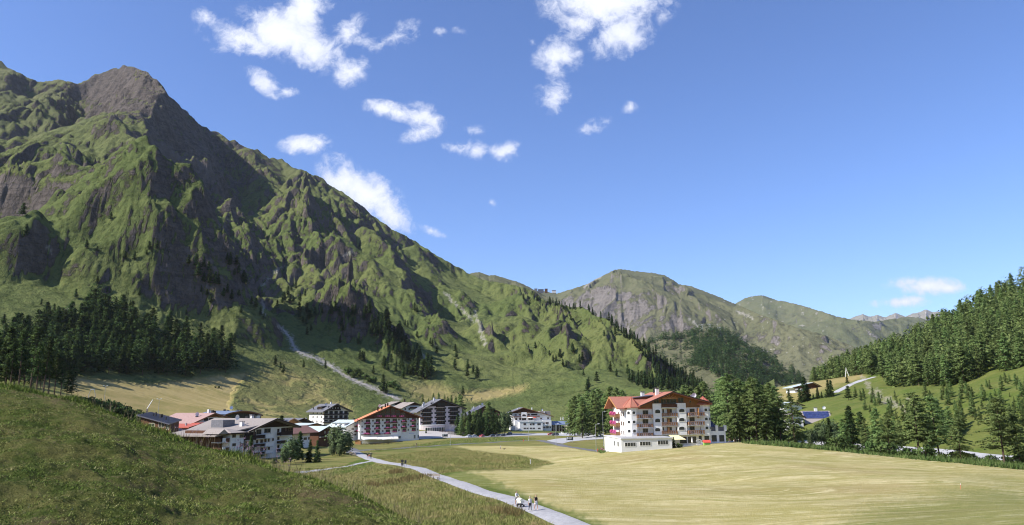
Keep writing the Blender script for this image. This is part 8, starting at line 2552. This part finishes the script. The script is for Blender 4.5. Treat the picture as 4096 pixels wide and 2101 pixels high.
for (P, yaw, h_, step, push, topc, slv, botc, hem, shoe, hairm, lb, wide), me in zip(PEOPLE, forms):
    me.name = 'person'
    me.materials.clear()
    for m_ in (M_SKIN, CLOTH[topc], CLOTH[botc], CLOTH[shoe]):
        me.materials.append(m_)
    for p in me.polygons:
        x, y, z = (c / h_ for c in p.center); ax = abs(x); p.use_smooth = True
        arm = ax > .118 * max(1, wide * .96) or (push and y < -.085 and z > .5)
        if arm:
            i = 1 if z > slv and not (push and y < -.16) else 0
        elif z > .85:
            i = 0
        elif z > (.55 if botc != 'white' else .60):
            i = 1
        elif z > hem:
            i = 2
        elif z < .05:
            i = 3
        else:
            i = 0
        p.material_index = i
    o = link('person', me); P = P.copy(); P[2] += .09 if h_ > 0 else 0
    o.location = P; o.rotation_euler = (0, 0, yaw)
    tag(o, lb, 'person')
    hv = MB(); n = 10; prof = [(.050, .915), (.058, .945), (.056, .972), (.043, .995), (.018, 1.006)]
    V = []
    for r_, z in prof:
        V += [(r_ * h_ * .92 * math.cos(2 * math.pi * i / n), (.006 + (.010 if math.sin(2 * math.pi * i / n) > -.2 else .018)) * h_ + r_ * h_ * 1.06 * math.sin(2 * math.pi * i / n), z * h_ + (.03 * h_ if math.sin(2 * math.pi * i / n) < -.5 and z < .95 else 0)) for i in range(n)]
    hv.poly(V, [(j * n + i, j * n + (i + 1) % n, (j + 1) * n + (i + 1) % n, (j + 1) * n + i) for j in range(len(prof) - 1) for i in range(n)] + [tuple(range((len(prof) - 1) * n, len(prof) * n))])
    hv.build('hair', hairm, o)
    if botc == 'white':
        MB().lathe([(.125 * h_ * .95, .40 * h_), (.105 * h_, .50 * h_), (.085 * h_, .60 * h_)], 10).build('skirt', CLOTH['white'], o)
me = forms[-1]; me.name = 'dog'; me.materials.clear(); me.materials.append(CLOTH['black'])
for p in me.polygons:
    p.use_smooth = True
o = link('dog', me); o.location = at_px(K5, 925, 1072); o.rotation_euler = (0, 0, math.radians(-10)); tag(o, 'black dog beside the person on the mown field', 'dog')
# the pram
P = at_px(Q10, 662, 712); P[2] += .09
o = root_at('pram', P, 'cream white pram with big hood pushed along the path', 'pram', None, math.radians(38)); o.scale = (.9, .9, .9)
M_PRAM = plain_mat('cream_fabric', (.74, .72, .60), (.80, .78, .67), 5)
n = 10
MB().prism([(-.28, .55), (.28, .55), (.33, .85), (-.33, .85)], -.42, .42).build('basket', M_PRAM, o)
hd = MB(); prof = []
for j in range(6):
    t = math.radians(8 + 26 * j)
    prof.append([(.335 * math.cos(math.pi * i / n), .44 - .62 * math.cos(t) * (1 if True else 0) * .75 - .22, .84 + .36 * math.sin(math.pi * i / n) * (.55 + .45 * math.sin(t))) for i in range(n + 1)])
V = [p for row in prof for p in row]
hd.poly(V, [(j * (n + 1) + i, j * (n + 1) + i + 1, (j + 1) * (n + 1) + i + 1, (j + 1) * (n + 1) + i) for j in range(5) for i in range(n)] + [tuple(range(n + 1)), tuple(range(5 * (n + 1) + n, 5 * (n + 1) - 1, -1))])
hd.build('hood', M_PRAM, o)
MB().bar((-.24, .3, .3), (-.24, .75, 1.0), .016).bar((.24, .3, .3), (.24, .75, 1.0), .016).bar((-.24, .75, 1.0), (.24, .75, 1.0), .02).build('handle', M_BLACK, o)
MB().bar((-.27, -.32, .2), (-.25, .1, .56), .018).bar((.27, -.32, .2), (.25, .1, .56), .018).bar((-.27, .34, .2), (-.25, 0, .56), .018).bar((.27, .34, .2), (.25, 0, .56), .018).build('frame', M_BLACK, o)
for sx in (-.29, .29):
    for (yy, r_) in ((-.33, .17), (.35, .2)):
        w_ = MB(); m_ = 12
        w_.poly([(sx + dx_, yy + r_ * math.cos(2 * math.pi * i / m_), r_ + r_ * math.sin(2 * math.pi * i / m_)) for dx_ in (-.025, .025) for i in range(m_)], [tuple(range(m_)), tuple(range(2 * m_ - 1, m_ - 1, -1))] + [(i + m_, (i + 1) % m_ + m_, (i + 1) % m_, i) for i in range(m_)])
        w_.build('wheel', M_TYRE, o)
MB().box(-.22, .22, -.28, .28, .24, .42).build('shopping_tray', M_BLACK, o)

# small groups: say which one it is, counted along the picture
ORD = 'first second third fourth fifth sixth seventh eighth ninth tenth eleventh twelfth thirteenth fourteenth fifteenth sixteenth seventeenth eighteenth nineteenth twentieth'.split()
ORD += ['twenty-' + w_ for w_ in ORD[:9]]
groups = {}
for o in sc.objects:
    if o.parent is None and 'group' in o:
        groups.setdefault(o['group'], []).append(o)
for g_, os_ in groups.items():
    if 1 < len(os_) <= len(ORD):
        os_.sort(key=lambda o: float(project(*o.location)[0]))
        for i, o in enumerate(os_):
            o['label'] = ' '.join(o['label'].split()[:12]) + ', ' + ORD[i] + ' from left'

# ------------------------------------------------------------------ the air of the valley
X0, X1, Y0, Y1, Z0, Z1 = -6000.0, 6000.0, -1500.0, 12800.0, -161.0, 1450.0
hz = bpy.data.materials.new('valley_air'); hz.use_nodes = True; hz.node_tree.nodes.clear()
n = NT(hz.node_tree); pv = n.n('ShaderNodeVolumePrincipled'); out = n.n('ShaderNodeOutputMaterial')
pv.inputs['Color'].default_value = (.80, .88, 1.0, 1); pv.inputs['Density'].default_value = 2.3e-5; pv.inputs['Anisotropy'].default_value = .2
hz.node_tree.links.new(pv.outputs[0], out.inputs['Volume'])
hb = MB().box(X0, X1, Y0, Y1, Z0, Z1).build('haze', hz)
hb['kind'] = 'stuff'; hb['label'] = 'thin blue summer haze filling the valley'; hb['category'] = 'haze'
